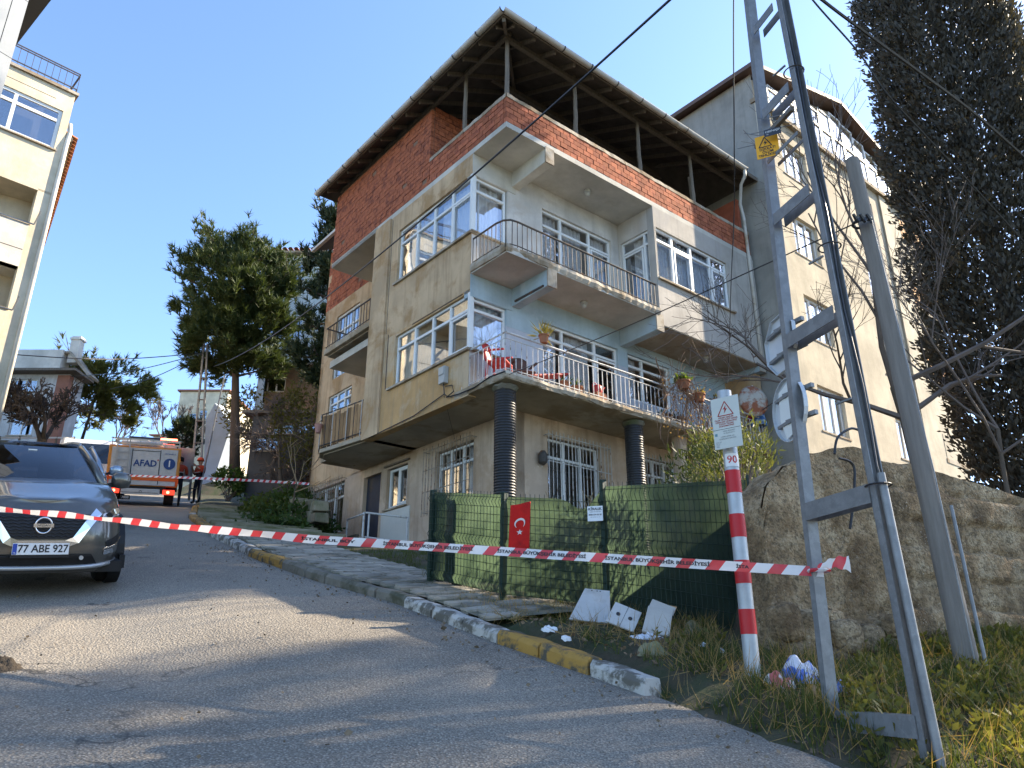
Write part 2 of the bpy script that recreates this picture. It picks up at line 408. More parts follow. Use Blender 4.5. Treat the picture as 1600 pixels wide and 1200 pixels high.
# ---------------------------------------------------------------- paved footway, one object for each slab
M_pav = mat('paving_slab', (.27, .245, .20), .9, .25, 4, .5, 50, rn=.25, c2=(.09, .085, .06), s2=2.2, t2=.57, w2=.1)
pav = MB(); 
pk = resample(KERB, 6.9, 13.2, lambda p: .125)
for i, (p, q) in enumerate(zip(pk, pk[1:])):
    d = (q - p).normalized(); nr = Vector((d.y, -d.x, 0)); e0, e1 = p + nr * .18, p + nr * 1.36; f0, f1 = q + nr * .18, q + nr * 1.36
    pav.quad(*[(v.x, v.y, plane(v.x, v.y) + .082) for v in (e0, e1, f1, f0)])
pavo = tag(pav.build('footway', M_conc_dark), 'narrow paved footway between the kerb and the house', 'footway', kind='structure')
for i, (p, q) in enumerate(zip(pk, pk[1:])):
    d = (q - p).normalized(); nr = Vector((d.y, -d.x, 0)); L = (q - p).length
    for j in range(3):
        if (p.y < 7.5 and rnd.random() < .5 and j > 0) or rnd.random() < .03: continue
        o0 = .19 + j * .39 + (.1 if i % 2 else 0); o1 = min(o0 + .38, 1.38)
        c = p + d * (L / 2) + nr * (o0 + o1) / 2
        b = MB(); hx, hy = (o1 - o0) / 2 - .007, L / 2 - .012
        z0 = plane(c.x, c.y); tilt = rnd.uniform(-.006, .006)
        vs_ = []
        for (sx, sy) in ((-1, -1), (1, -1), (1, 1), (-1, 1)):
            w = c + nr * hx * sx + d * hy * sy; vs_.append((w.x, w.y, plane(w.x, w.y) + .102 + tilt * sx + rnd.uniform(-.003, .003)))
        lo = [(a, bb, cc - .04) for a, bb, cc in vs_]
        b.add(lo + vs_, [(4, 5, 6, 7), (0, 1, 5, 4), (1, 2, 6, 5), (2, 3, 7, 6), (3, 0, 4, 7)] if ((vs_[1][0] - vs_[0][0]) * (vs_[2][1] - vs_[0][1]) - (vs_[1][1] - vs_[0][1]) * (vs_[2][0] - vs_[0][0])) > 0 else [(7, 6, 5, 4), (4, 5, 1, 0), (5, 6, 2, 1), (6, 7, 3, 2), (7, 4, 0, 3)])
        b.build('paving_slab', M_pav, pavo)

# ---------------------------------------------------------------- stepped footway uphill
M_step = mat('step_concrete', (.24, .21, .15), .9, .3, 3, .5, 30, c2=(.10, .10, .045), s2=1.5, t2=.52, w2=.1)
stair = thing('stairway', 'worn mossy concrete steps climbing beside the kerb left of the house', 'stairs', (interp(KERB, 13.4) + .6, 13.4, plane(-5, 13.4)))
sk = resample(KERB, 13.3, 29, lambda p: 1.0)
for i, (p, q) in enumerate(zip(sk, sk[1:])):
    d = (q - p).normalized(); nr = Vector((d.y, -d.x, 0)); w = 2.45 + .15 * sin(i * 2.1)
    zt = plane(q.x, q.y) * .45 + plane(p.x, p.y) * .55 + .08
    poly = [p + nr * .2, p + nr * w, q + nr * w, q + nr * .2]
    b = MB(); b.prism([(v.x, v.y) for v in poly], zt - .75, zt)
    o = b.build('step', M_step, stair, bevel=.02); o.location = (-stair.location.x, -stair.location.y, -stair.location.z)
# low stone border on the uphill side of the steps
M_stone = mat('border_stone', (.27, .23, .16), .92, .3, 4, .8, 20, rn=.3, c2=(.10, .11, .05), s2=2, t2=.55, w2=.1)
bord = thing('stone_border', 'low border of stacked pale stones edging the steps', 'border', (-6.2, 19, plane(-6.2, 19)))
bk = resample(KERB, 16.5, 27, lambda p: .62)
for lay in range(2):
    for i, (p, q) in enumerate(zip(bk, bk[1:])):
        d = (q - p).normalized(); nr = Vector((d.y, -d.x, 0)); c = (p + q) / 2 + nr * (2.65 + .05 * lay) + d * (.3 * lay)
        b = MB(); z = plane(c.x, c.y) + .22 + lay * .27; h = .13 + rnd.uniform(-.02, .02)
        b.bar(c - d * .28 + Vector((0, 0, z)), c + d * .28 + Vector((0, 0, z + .06)), .34, h * 2)
        b.v = [(v[0] + .04 * noise.noise((v[0] * 5, v[1] * 5, v[2] * 5)), v[1], v[2] + .03 * noise.noise((v[0] * 4 + 9, v[1] * 4, v[2] * 4))) for v in b.v]
        b.build('stone', M_stone, bord, off=tuple(-bord.location), bevel=.03)

# ---------------------------------------------------------------- retaining wall on the right
WP, WQ = Vector((1.78, 6.2, 0)), Vector((4.2, 7.35, 0)); WD = (WQ - WP).normalized(); WN = Vector((WD.y, -WD.x, 0))  # WN faces the street
def wall_mat():
    t = NT('old_concrete_wall'); v = t.pos()
    f = t.noise(v, 2.1, 9, .74); c = t.ramp(f, [(.39, (.14, .09, .05)), (.5, (.30, .205, .115)), (.61, (.46, .35, .22))])
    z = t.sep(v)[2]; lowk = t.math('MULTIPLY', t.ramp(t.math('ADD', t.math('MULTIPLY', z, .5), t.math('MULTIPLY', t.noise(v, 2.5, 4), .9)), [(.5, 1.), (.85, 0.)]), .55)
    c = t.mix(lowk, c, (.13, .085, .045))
    ck = t.new('ShaderNodeTexVoronoi'); ck.feature = 'DISTANCE_TO_EDGE'; ck.inputs['Scale'].default_value = 1.25; wv = t.new('ShaderNodeVectorMath', operation='ADD'); nz = t.new('ShaderNodeTexNoise'); nz.inputs['Scale'].default_value = 3.5; nz.inputs['Detail'].default_value = 6; t.link(v, nz.inputs['Vector'])
    t.link(t.scaled(v, 1, 1, 1.8), wv.inputs[0]); t.link(nz.outputs['Color'], wv.inputs[1]); t.link(wv.outputs[0], ck.inputs['Vector'])
    c = t.mix(t.math('MULTIPLY', t.ramp(ck.outputs['Distance'], [(.008, 1.), (.03, 0.)]), t.ramp(t.noise(v, 1.2, 2), [(.52, 0.), (.62, .6)])), c, (.06, .042, .028))
    c = t.mix(t.ramp(t.noise(t.scaled(v, 5, 5, .6), 1, 4), [(.55, 0.), (.75, .5)]), c, (.09, .07, .05))
    sp = t.new('ShaderNodeTexVoronoi'); sp.inputs['Scale'].default_value = 42; t.link(v, sp.inputs['Vector'])
    c = t.mix(t.math('MULTIPLY', t.ramp(sp.outputs['Distance'], [(.12, 1.), (.25, 0.)]), t.ramp(t.noise(v, 6, 3), [(.5, 0.), (.62, .8)])), c, (.55, .49, .39))
    c = t.mix(t.ramp(t.noise(v, 26, 4, .75), [(.38, .8), (.52, 0.)]), c, (.10, .075, .048))
    h = t.math('ADD', t.math('MULTIPLY', sp.outputs['Distance'], .5), t.math('ADD', t.noise(v, 22, 6, .7), t.math('MULTIPLY', t.noise(v, 4, 4), 1.5)))
    t.principled(c, .95, 0, .15, t.bump(h, .9, .03)); return t.m
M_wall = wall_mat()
rwall = thing('retaining_wall', 'rough broken concrete retaining wall behind the steel pole', 'wall', (WP.x, WP.y, ground(1.7, 6.0)))
def wall_section(name, topline, s0, s1, off, boards):
    tops = []
    for px, py in topline:
        q = on_vert(px, py, WP, WQ); tops.append(((Vector((q.x, q.y, 0)) - WP).dot(WD), q.z))
    tops.sort()
    def top(s_):
        if s_ <= tops[0][0]: return tops[0][1]
        for (a, za), (c, zc) in zip(tops, tops[1:]):
            if s_ <= c: return za + (zc - za) * (s_ - a) / (c - a)
        return tops[-1][1]
    nu, nv = int((s1 - s0) / .035), 70; nu = min(nu, 130)
    b = MB()
    def front(u, v):
        sp_ = s0 + (s1 - s0) * u; base = WP + WD * sp_; zt = top(sp_) + (.012 if boards else .035) * noise.noise((sp_ * 6, 0, 0)); zb = -.5
        z = zb + (zt - zb) * v
        d = .03 * noise.noise((sp_ * .9, z * .9, off * 7)) + .016 * noise.noise((sp_ * 3.2, z * 3.2, 4)) + .010 * noise.noise((sp_ * 13, z * 13, 2)) + .006 * noise.noise((sp_ * 31, z * 31, 2))
        if boards:
            k = (z + .02 * noise.noise((sp_ * 1.5, 0, 8))) / .27; fr = k - math.floor(k)
            d += .03 * (math.floor(k) % 2) - .05 * math.exp(-(min(fr, 1 - fr) / .06) ** 2) * (.4 + .6 * (noise.noise((sp_ * 2, k // 1, 1)) > -.1))
        else:
            k = noise.noise((sp_ * 1.1 + 3, z * 2.2, 7)) + .12 * noise.noise((sp_ * 9, z * 9, 3)); d -= .03 * math.exp(-(k / .015) ** 2)
            if z < .45 + .15 * noise.noise((sp_ * 2, 0, 5)): d += .06
        d += off
        p = base + WN * d; return (p.x, p.y, z)
    b.grid(front, nu, nv)
    def topf(u, v):
        f = front(u, 1); p = Vector(f) - WN * (.02 + .36 * v); return (p.x, p.y, f[2] - .03 * v + .03 * noise.noise((p.x * 8, p.y * 8, 1)))
    b.grid(topf, nu, 3)
    def endf(u, v):
        f = front(0 if off >= 0 else 0, v); p = Vector(f) - WN * .38 * u; return (p.x, p.y, p.z)
    b.grid(endf, 4, 70, flip=True)
    def backf(u, v):
        f = front(u, v); p = Vector(f) - WN * .38; return (p.x, p.y, p.z - .03 * v)
    b.grid(backf, nu, 6, flip=True)
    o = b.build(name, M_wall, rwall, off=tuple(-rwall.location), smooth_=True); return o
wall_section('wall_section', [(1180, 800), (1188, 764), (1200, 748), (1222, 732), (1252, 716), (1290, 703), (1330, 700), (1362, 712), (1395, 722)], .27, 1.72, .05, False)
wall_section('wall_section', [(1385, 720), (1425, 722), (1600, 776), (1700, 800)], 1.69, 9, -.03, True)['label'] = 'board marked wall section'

def lump(w, d, h, seed, n=3.2, nu=18, nv=10):       # rough squared-off stone
    b = MB()
    def fn(u, v):
        th = 2 * pi * u; ph = -pi / 2 + pi * v; e = 2 / n; f = lambda c: math.copysign(abs(c) ** e, c)
        p = Vector((w / 2 * f(cos(ph)) * f(cos(th)), d / 2 * f(cos(ph)) * f(sin(th)), h / 2 * f(sin(ph))))
        k = 1 + .10 * noise.noise((p.x * 5 + seed, p.y * 5, p.z * 5)) + .04 * noise.noise((p.x * 17, p.y * 17 + seed, p.z * 17)); return tuple(p * k)
    b.grid(fn, nu, nv); return b
an_w = math.atan2(WD.y, WD.x); q = random.Random(4)
for (s_, z, w, h) in ((.36, .36, .26, .30), (.62, .30, .30, .34), (.93, .26, .34, .28), (1.24, .24, .30, .26), (.42, .10, .3, .26), (.75, .06, .36, .24), (1.12, .04, .38, .22), (1.46, .12, .34, .3), (1.5, .36, .24, .2)):
    p = WP + WD * s_ + WN * (.09 + q.uniform(-.02, .02)); o = lump(w, .22, h, q.uniform(0, 50)).build('wall_stone', M_wall, rwall); o.location = p + Vector((0, 0, z)) - rwall.location; o.rotation_euler = (q.uniform(-.08, .08), q.uniform(-.12, .12), an_w); smooth_angle(o, 35)
# ================================================================ the damaged apartment house
PH = R(39.5); HC = atY(791, 197, 13.0); HB = 2.2
house = thing('apartment_house', 'damaged beige apartment house with open brick attic and corner balconies', 'house', (HC.x, HC.y, HB), PH)
OFF = (0, 0, -HB)
U, V = Vector((cos(PH), sin(PH), 0)), Vector((-sin(PH), cos(PH), 0))
def hw(a, b_, z): return Vector((HC.x, HC.y, 0)) + U * a + V * b_ + Vector((0, 0, z))     # house coordinates -> world
def plaster(name, c, c2, t2=.57, c3=None, streak=.35):
    if name in MATS: return MATS[name]
    t = NT(name); v = t.pos()
    f = t.noise(v, 1.1, 7, .6); cc = t.ramp(f, [(.38, sc(c, .80)), (.62, sc(c, 1.1))])
    cc = t.mix(t.ramp(t.noise(v, .9, 8, .68, .4), [(t2 - .05, 0.), (t2 + .05, 1.)]), cc, c2)
    stv = t.noise(t.scaled(v, 7, 7, .45), 1.0, 4, .6); cc = t.mix(t.math('MULTIPLY', t.ramp(stv, [(.5, 0.), (.66, 1.)]), streak), cc, sc(c2, .55))
    if c3: cc = t.mix(t.ramp(t.noise(v, 2.6, 6, .7), [(.66, 0.), (.69, 1.)]), cc, c3)
    cc = t.mix(t.math('MULTIPLY', t.noise(v, 40, 4, .7), .25), cc, sc(c, .6))
    t.principled(cc, .92, 0, .15, t.bump(t.math('ADD', t.noise(v, 55, 5, .7), t.math('MULTIPLY', t.noise(v, 3, 4), 2)), .35, .012))
    MATS[name] = t.m; return t.m
M_pl = plaster('plaster_beige', (.56, .405, .255), (.40, .25, .125), .54)
M_pl_och = plaster('plaster_ochre', (.53, .33, .155), (.56, .43, .29), .54, (.27, .145, .065), .55)
M_pl_gr = plaster('plaster_ground_floor', (.57, .44, .33), (.43, .31, .21), .56, (.60, .54, .46))
M_pl_white = plaster('plaster_white', (.62, .585, .54), (.52, .46, .40), .6, None, .2)
M_pl_blue = plaster('plaster_pale_blue', (.40, .50, .55), (.46, .54, .58), .6, None, .15)
M_soffit = plaster('soffit_plaster', (.44, .37, .28), (.30, .23, .15), .54, (.18, .14, .09), .1)
M_soffit_w = plaster('soffit_plaster_ceiling', (.56, .53, .47), (.47, .43, .36), .62, None, .1)
M_edge = plaster('slab_edge', (.47, .41, .33), (.27, .20, .13), .51, (.14, .10, .07), .35)
M_frame = mat('window_frame_white', (.70, .71, .70), .45, .06, 3, .05, 30)
M_glass = glass('window_glass', refl=.20, alpha=.93)
M_curt = mat('net_curtain', (.70, .72, .74), .95, .2, 2, 0, coord='pos', stretch=(16, 16, .4))
M_curt_b = mat('beige_curtain', (.48, .42, .33), .95, .2, 2, 0, coord='pos', stretch=(16, 16, .4))
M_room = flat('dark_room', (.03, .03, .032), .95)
M_railk = mat('railing_dark_iron', (.06, .055, .052), .6, .3, 12, .2, 60, c2=(.16, .075, .035), s2=7, t2=.6)
M_railw = mat('railing_chipped_white', (.50, .49, .47), .6, .15, 12, .2, 60, c2=(.13, .08, .05), s2=9, t2=.6, w2=.04)
M_grille = mat('grille_iron', (.33, .29, .24), .65, .25, 12, .2, 60, c2=(.16, .09, .05), s2=9, t2=.55)
M_brick = mat('hollow_brick', (.39, .125, .062), .92, .22, 6, .5, 50, rn=.28, c2=(.25, .075, .045), s2=6, t2=.54, w2=.1)
M_mortar = mat('mortar', (.21, .13, .09), .95, .25, 8, .5, 40)
M_wood_old = mat('weathered_timber', (.17, .14, .11), .9, .35, 4, .5, 60, stretch=(6, 6, .8))
M_deck = mat('roof_boards', (.095, .08, .065), .95, .4, 3, .4, 40)
M_gut = mat('gutter_sheet', (.52, .50, .46), .5, .12, 3, .1, 30, c2=(.36, .29, .2), s2=2, t2=.62)
M_black = mat('black_corrugated_plastic', (.018, .018, .02), .45, .2, 5, .1, 60, spec=.5)
def hp(name, b, m, parent=house, **k): return b.build(name, m, parent, off=OFF, **k)
def hbox(name, x0, x1, y0, y1, z0, z1, m, **k): return hp(name, MB().box(x0, x1, y0, y1, z0, z1), m, **k)

def wall_holes(name, axis, p0, p1, s0, s1, z0, z1, holes, m):
    """slab of wall; axis 'a' = faces -a (runs along b), axis 'b' = faces -b (runs along a); p0..p1 its thickness"""
    ss = sorted({s0, s1} | {h[0] for h in holes} | {h[1] for h in holes}); zz = sorted({z0, z1} | {h[2] for h in holes} | {h[3] for h in holes})
    ss = [x for x in ss if s0 <= x <= s1]; zz = [x for x in zz if z0 <= x <= z1]; b = MB()
    solid = lambda sm, zm: s0 < sm < s1 and z0 < zm < z1 and not any(h[0] < sm < h[1] and h[2] < zm < h[3] for h in holes)
    P = (lambda d, q, z: (d, q, z)) if axis == 'a' else (lambda d, q, z: (q, d, z))
    ss2 = [s0 - 1] + ss + [s1 + 1]; zz2 = [z0 - 1] + zz + [z1 + 1]
    for i in range(len(ss) - 1):
        for j in range(len(zz) - 1):
            a, c, e, f = ss[i], ss[i + 1], zz[j], zz[j + 1]; sm, zm = (a + c) / 2, (e + f) / 2
            if not solid(sm, zm): continue
            fl = axis == 'a'
            q = [P(p0, a, e), P(p0, c, e), P(p0, c, f), P(p0, a, f)]; b.quad(*(q[::-1] if fl else q))
            q = [P(p1, a, e), P(p1, c, e), P(p1, c, f), P(p1, a, f)]; b.quad(*(q if fl else q[::-1]))
            for (nb, e0, e1) in (((ss2[i] + a) / 2, 'L', zm), ((c + ss2[i + 2]) / 2, 'R', zm)):
                if not solid(nb, zm):
                    x = a if e0 == 'L' else c; q = [P(p0, x, e), P(p0, x, f), P(p1, x, f), P(p1, x, e)]; b.quad(*q)
            if not solid(sm, (zz2[j] + e) / 2): b.quad(P(p0, a, e), P(p1, a, e), P(p1, c, e), P(p0, c, e))
            if not solid(sm, (f + zz2[j + 2]) / 2): b.quad(P(p0, a, f), P(p0, c, f), P(p1, c, f), P(p1, a, f))
    return hp(name, b, m)

def window(axis, pl, s0, s1, z0, z1, mull, transom=None, fw=.055, dp=.06, curtain=None, deep=True, mat_f=None, opens=()):
    """white plastic window: frame with mullions at s positions; panes and curtains are sub-parts. pl = outer plane of the frame"""
    P = (lambda b, d0, d1, q0, q1, e, f: b.box(pl + d0, pl + d1, q0, q1, e, f)) if axis == 'a' else (lambda b, d0, d1, q0, q1, e, f: b.box(q0, q1, pl + d0, pl + d1, e, f))
    b = MB(); P(b, 0, dp, s0, s1, z0, z0 + fw); P(b, 0, dp, s0, s1, z1 - fw, z1)
    xs_ = [s0] + list(mull) + [s1]
    P(b, .001, dp, s0, s0 + fw, z0 + fw, z1 - fw); P(b, .001, dp, s1 - fw, s1, z0 + fw, z1 - fw)
    for x in mull: P(b, -.004, dp, x - fw * .6, x + fw * .6, z0 + fw, z1 - fw)
    rows = [(z0, z1)] if not transom else [(z0, transom), (transom, z1)]
    if transom: P(b, -.007, dp, s0 + fw, s1 - fw, transom - fw * .55, transom + fw * .55)
    for k in opens:        # extra sash frame in that lower light
        x0, x1 = xs_[k] + fw, xs_[k + 1] - fw; zt = (transom or z1) - fw; zb = z0 + fw
        P(b, -.018, .02, x0 - .01, x0 + .035, zb, zt); P(b, -.018, .02, x1 - .035, x1 + .01, zb, zt); P(b, -.017, .02, x0 + .035, x1 - .035, zb, zb + .045); P(b, -.017, .02, x0 + .035, x1 - .035, zt - .045, zt)
    w = hp('window', b, mat_f or M_frame, bevel=.006)
    for i in range(len(xs_) - 1):
        for (e, f) in rows:
            g = MB(); t = rnd.uniform(-.004, .004)
            P(g, dp * .5, dp * .5 + .006, xs_[i] + .02, xs_[i + 1] - .02, e + .02, f - .02)
            o = hp('pane', g, M_glass); o.parent = w
    if curtain:
        for (c0, c1, cb, m) in curtain:
            g = MB(); n = max(6, int((c1 - c0) * 26))
            def fn(u, v):
                q = c0 + (c1 - c0) * u; d = pl + dp + .10 + .022 * sin(u * n * 1.7) + .012 * sin(u * n * 4.1 + 1); z = cb + (z1 - .03 - cb) * v
                return (d, q, z) if axis == 'a' else (q, d, z)
            g.grid(fn, n * 3, 1); o = hp('curtain', g, m); o.parent = w; smooth_angle(o, 80)
    return w
AE, BE = 8.7, 7.75
RB = 1.35       # recessed wing plane
# ---- floor slabs
hp('floor_slab', MB().box(0, AE - .03, 0, BE, 10.57, 10.70), M_soffit_w)
hp('floor_slab', MB().box(.02, 4.5, .0, 1.15, 7.62, 7.80).box(.2, AE - .05, 1.15, BE - .02, 7.60, 7.79), M_soffit_w)
hp('floor_slab', MB().box(4.5, AE - .02, 0.015, 1.15, 7.40, 7.60), M_soffit)
def ragged_slab():
    b = MB(); n = 120
    for k in range(n + 1):
        a = (AE - .1) * k / n; e = .02 * noise.noise((a * 5, 0, 1)) + .03 * max(0, noise.noise((a * 1.7, 3, 1)))
        b.v += [(a, e, 5.15), (a, e - .012 + .02 * noise.noise((a * 9, 1, 0)), 5.08), (a, e + .04 * max(0, noise.noise((a * 3, 6, 0))), 5.0 + .015 * noise.noise((a * 6, 2, 2))), (a, 1.6, 5.0), (a, 1.6, 5.15)]
        if k:
            o = (k - 1) * 5
            for j in range(5): b.f.append((o + j, o + (j + 1) % 5, o + 5 + (j + 1) % 5, o + 5 + j)); b.m.append(0)
    b.f.append((0, 1, 2, 3, 4)); b.m.append(0); b.f.append(tuple(range(n * 5, n * 5 + 5))[::-1]); b.m.append(0)
    b.box(0.19, AE - .05, 1.6, BE, 5.0, 5.15)
    return hp('balcony_slab', b, M_soffit)
ragged_slab()
# broken concrete lips on the slab edges
def lip(a0, a1, z0, z1, proud, name='broken_edge'):
    b = MB(); n = int((a1 - a0) * 14)
    for k in range(n + 1):
        a = a0 + (a1 - a0) * k / n; r1 = noise.noise((a * 4, z0, 2)); r2 = noise.noise((a * 11, z0, 5)); broken = max(0, noise.noise((a * 1.3, z0 * 3, 9)) - .05)
        d = -proud + .03 * r2 + .10 * broken; zb = z0 + .02 * r1 + .08 * broken
        b.v += [(a, .04, z1 + .006), (a, d, z1 - .002), (a, d - .012 + .015 * r1, (z0 + z1) / 2), (a, d + .02, zb), (a, .05, zb + .01)]
        if k:
            o = (k - 1) * 5
            for j in range(4): b.f.append((o + j, o + j + 1, o + 6 + j, o + 5 + j)); b.m.append(0)
    return hp(name, b, M_edge)
lip(-.02, 4.52, 7.64, 7.795, .035)
lip(-.03, AE - .2, 5.01, 5.14, .045)
def lip_left(z0, z1, b0, b1):
    b = MB(); n = int((b1 - b0) * 14)
    for k in range(n + 1):
        a = b0 + (b1 - b0) * k / n; r1 = noise.noise((a * 4, z0, 12)); r2 = noise.noise((a * 11, z0, 15)); d = -.03 + .025 * r2
        b.v += [(.04, a, z1 + .006), (d, a, z1), (d - .01 + .012 * r1, a, (z0 + z1) / 2), (d + .02, a, z0 + .02 * r1), (.05, a, z0 + .01)]
        if k:
            o = (k - 1) * 5
            for j in range(4): b.f.append((o + j + 1, o + j, o + 5 + j, o + 6 + j)); b.m.append(0)
    return hp('broken_edge', b, M_edge)
lip_left(7.64, 7.795, -.02, 1.13); lip_left(5.01, 5.14, -.03, 1.15)
# ---- beams under the slabs
for a in (1.2, 4.52):
    for (zb, zt, m) in ((10.2, 10.57, M_soffit_w), (7.23, 7.62, M_pl_blue)):
        if a > 4 and zb > 9: continue
        b = MB(); w = .11
        b.add([(a - w, 1.15, zb - .02), (a + w, 1.15, zb - .02), (a + w, 1.15, zt), (a - w, 1.15, zt), (a - w, .02, zb + .02), (a + w, .02, zb + .02), (a + w, .02, zt), (a - w, .02, zt)],
              [(0, 1, 2, 3), (7, 6, 5, 4), (0, 4, 5, 1), (1, 5, 6, 2), (3, 7, 4, 0)])
        hp('cantilever_beam', b, m, bevel=.012)
        hbox('beam_end', a - w - .012, a + w + .012, -.015, .02, zb + .005, zt + .03, M_edge)
hp('cantilever_beam', MB().box(AE - .26, AE - .04, .02, 1.15, 7.25, 7.40), M_pl_blue); hbox('beam_end', AE - .27, AE - .03, -.012, .02, 7.25, 7.39, M_edge)
# damp rust gash under the lower left beam
hbox('rebar', 1.06, 1.085, .12, 1.02, 7.26, 7.30, M_railk)
# ---- walls of the two middle storeys
LW = 1.15
# left face: parapet under windows, lintels, corner posts
z3 = (8.62, 10.05); z2 = (5.97, 7.2)
wall_holes('wall', 'a', 0, .2, LW, 5.2, 7.27, 10.57, [(LW, 4.12, z3[0], z3[1])], M_pl)
wall_holes('wall', 'a', .003, .2, LW, 5.2, 4.975, 7.27, [(LW, 4.0, z2[0], z2[1])], M_pl_och)
hp('pier', MB().box(-.05, .0, 4.5, 5.22, 4.98, 10.56), M_pl)                       # flat pier strip proud of the wall
hbox('crack', -.004, .001, 4.32, 4.345, 6.0, 7.35, M_room)
hbox('expansion_joint', -.003, .001, 4.435, 4.45, 7.4, 10.5, M_room)
for z in (8.6, 5.95): hbox('window_sill', -.06, .21, LW - .04, 4.2, z - .035, z + .015, M_edge)
hbox('lintel_rust', -.006, .001, 1.4, 3.3, 7.235, 7.255, M_railk)
# wall facing the street behind the balconies
hol3 = [(.0, .97, 8.62, 10.0), (2.0, 4.3, 7.85, 10.0)]
wall_holes('wall', 'b', LW, LW + .2, .2, 4.55, 7.80, 10.57, [(.2, .97, 8.62, 10.02), (2.0, 4.28, 7.84, 10.02)], M_pl_white)
hol2 = [(.2, .95, 5.95, 7.1), (1.97, 4.33, 5.17, 7.12), (4.66, 6.2, 5.95, 7.1)]
wall_holes('wall', 'b', LW + .004, LW + .2, .2, AE - .05, 5.15, 6.72, hol2, plaster('plaster_lilac_grey', (.47, .50, .55), (.50, .52, .56), .62, None, .12))
wall_holes('wall', 'b', LW, LW + .2, .2, AE - .05, 6.72, 7.60, hol2, M_pl_blue)
hbox('wall', 0.0, .2, LW + .2, LW + .22, 5.15, 5.2, M_pl_white)
hp('parapet', MB().box(0.2, .97, LW - .0, LW + .19, 7.8, 8.61).box(0.01, .2, LW - .002, LW + .18, 7.8, 8.61), M_pl_white)
hp('parapet', MB().box(0.01, .2, LW - .002, LW + .18, 5.15, 5.94), M_pl_white)
hbox('window_sill', -.03, 1.0, LW - .06, LW + .1, 8.60, 8.635, M_edge); hbox('window_sill', .0, 1.0, LW - .06, LW + .1, 5.93, 5.965, M_edge)
hbox('lintel', .003, 1.2, LW - .012, LW + .2, 10.03, 10.568, M_soffit_w); hbox('lintel', .003, 1.1, LW - .012, LW + .2, 7.11, 7.61, M_pl_blue)
# right bay of the second floor
wall_holes('wall', 'b', 0, .2, 4.55, AE, 7.42, 10.57, [(4.62, 7.42, 8.62, 10.02)], plaster('plaster_bay_grey', (.47, .43, .38), (.40, .37, .34), .55, (.55, .52, .47), .3))
wall_holes('wall', 'a', 4.552, 4.74, .2, LW, 7.8, 10.57, [(.2, 1.08, 7.9, 10.0)], M_pl_white)
hbox('window_sill', 4.56, 7.55, -.07, .2, 8.585, 8.63, M_edge)
# end walls, back walls, inner partitions
hp('end_wall', MB().box(AE - .2, AE, .2, BE, 2.0, 10.57), M_pl)
hp('back_wall', MB().box(RB, AE - .2, 10.6, 10.8, 2.0, 12.9).box(AE - .2, AE, BE, 10.8, 2.0, 12.9), M_pl)
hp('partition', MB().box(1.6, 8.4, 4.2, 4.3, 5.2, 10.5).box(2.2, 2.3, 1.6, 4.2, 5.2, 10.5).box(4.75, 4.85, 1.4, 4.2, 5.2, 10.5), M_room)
# ---- windows of the middle storeys
C1 = lambda s0, s1, zb, m=M_curt: (s0, s1, zb, m)
window('a', .06, LW + .01, 4.12, z3[0], z3[1], [1.95, 2.65, 3.37], 9.66, curtain=[C1(1.2, 2.5, 8.65), C1(2.9, 4.0, 8.65)], opens=(0,))
window('a', .06, LW + .01, 4.0, z2[0], z2[1], [1.9, 2.55, 3.25], 6.86, curtain=[C1(1.3, 2.2, 6.0, M_curt_b), C1(2.7, 3.9, 6.0, M_curt_b)], opens=(0,))
window('b', LW + .05, .07, .95, 8.63, 10.02, [], 9.7, curtain=[C1(.1, .9, 8.65)])
window('b', LW + .05, .07, .95, 5.96, 7.1, [], 6.86, curtain=[C1(.1, .9, 6.0)])
window('b', LW + .06, 2.0, 4.28, 7.85, 10.02, [2.62, 3.56], 9.62, curtain=[C1(2.05, 2.6, 7.9), C1(2.7, 3.4, 7.9), C1(3.7, 4.2, 7.9)], opens=(2,))
window('b', LW + .06, 1.97, 4.33, 5.18, 7.12, [2.58, 3.6], 6.80, curtain=[C1(2.1, 2.5, 5.2), C1(2.8, 3.5, 5.2)], opens=(2,))
window('b', LW + .06, 4.66, 6.2, 5.96, 7.1, [5.22], 6.82, curtain=[C1(4.7, 5.1, 6.0)])
window('b', .05, 4.62, 7.42, 8.63, 10.02, [5.25, 5.98, 6.75], 9.7, opens=(1, 3), curtain=[C1(4.66, 7.38, 8.65, mat('sky_reflection_curtain', (.70, .78, .88), .95, .12, 2, 0, coord='pos', stretch=(16, 16, .4)))])  # bay curtain tinted pale blue to stand in for sky reflected in the glass
window('a', 4.60, .2, 1.08, 7.9, 10.0, [.36], 9.66, opens=(1,), curtain=[C1(.4, .8, 7.95)])
for za, zb in (z3, z2): hbox('corner_post', -.004, .07, LW - .008, LW + .062, za - .01, zb, M_frame)
hbox('corner_post', 4.553, 4.615, .0, .055, 8.63, 10.02, M_frame)
# ceiling lamps
M_lampg = flat('lamp_glass', (.45, .45, .42), .3)
for (a, b_, z) in ((2.9, .55, 10.57), (2.7, .6, 7.62), (6.9, .55, 7.40)):
    hp('ceiling_lamp', MB().lathe([(.075, 0), (.08, -.04), (.055, -.06)], 14, (a, b_, z)).lathe([(.05, -.06), (.062, -.09), (.05, -.135), (.02, -.15)], 14, (a, b_, z)), M_lampg, smooth_=True)

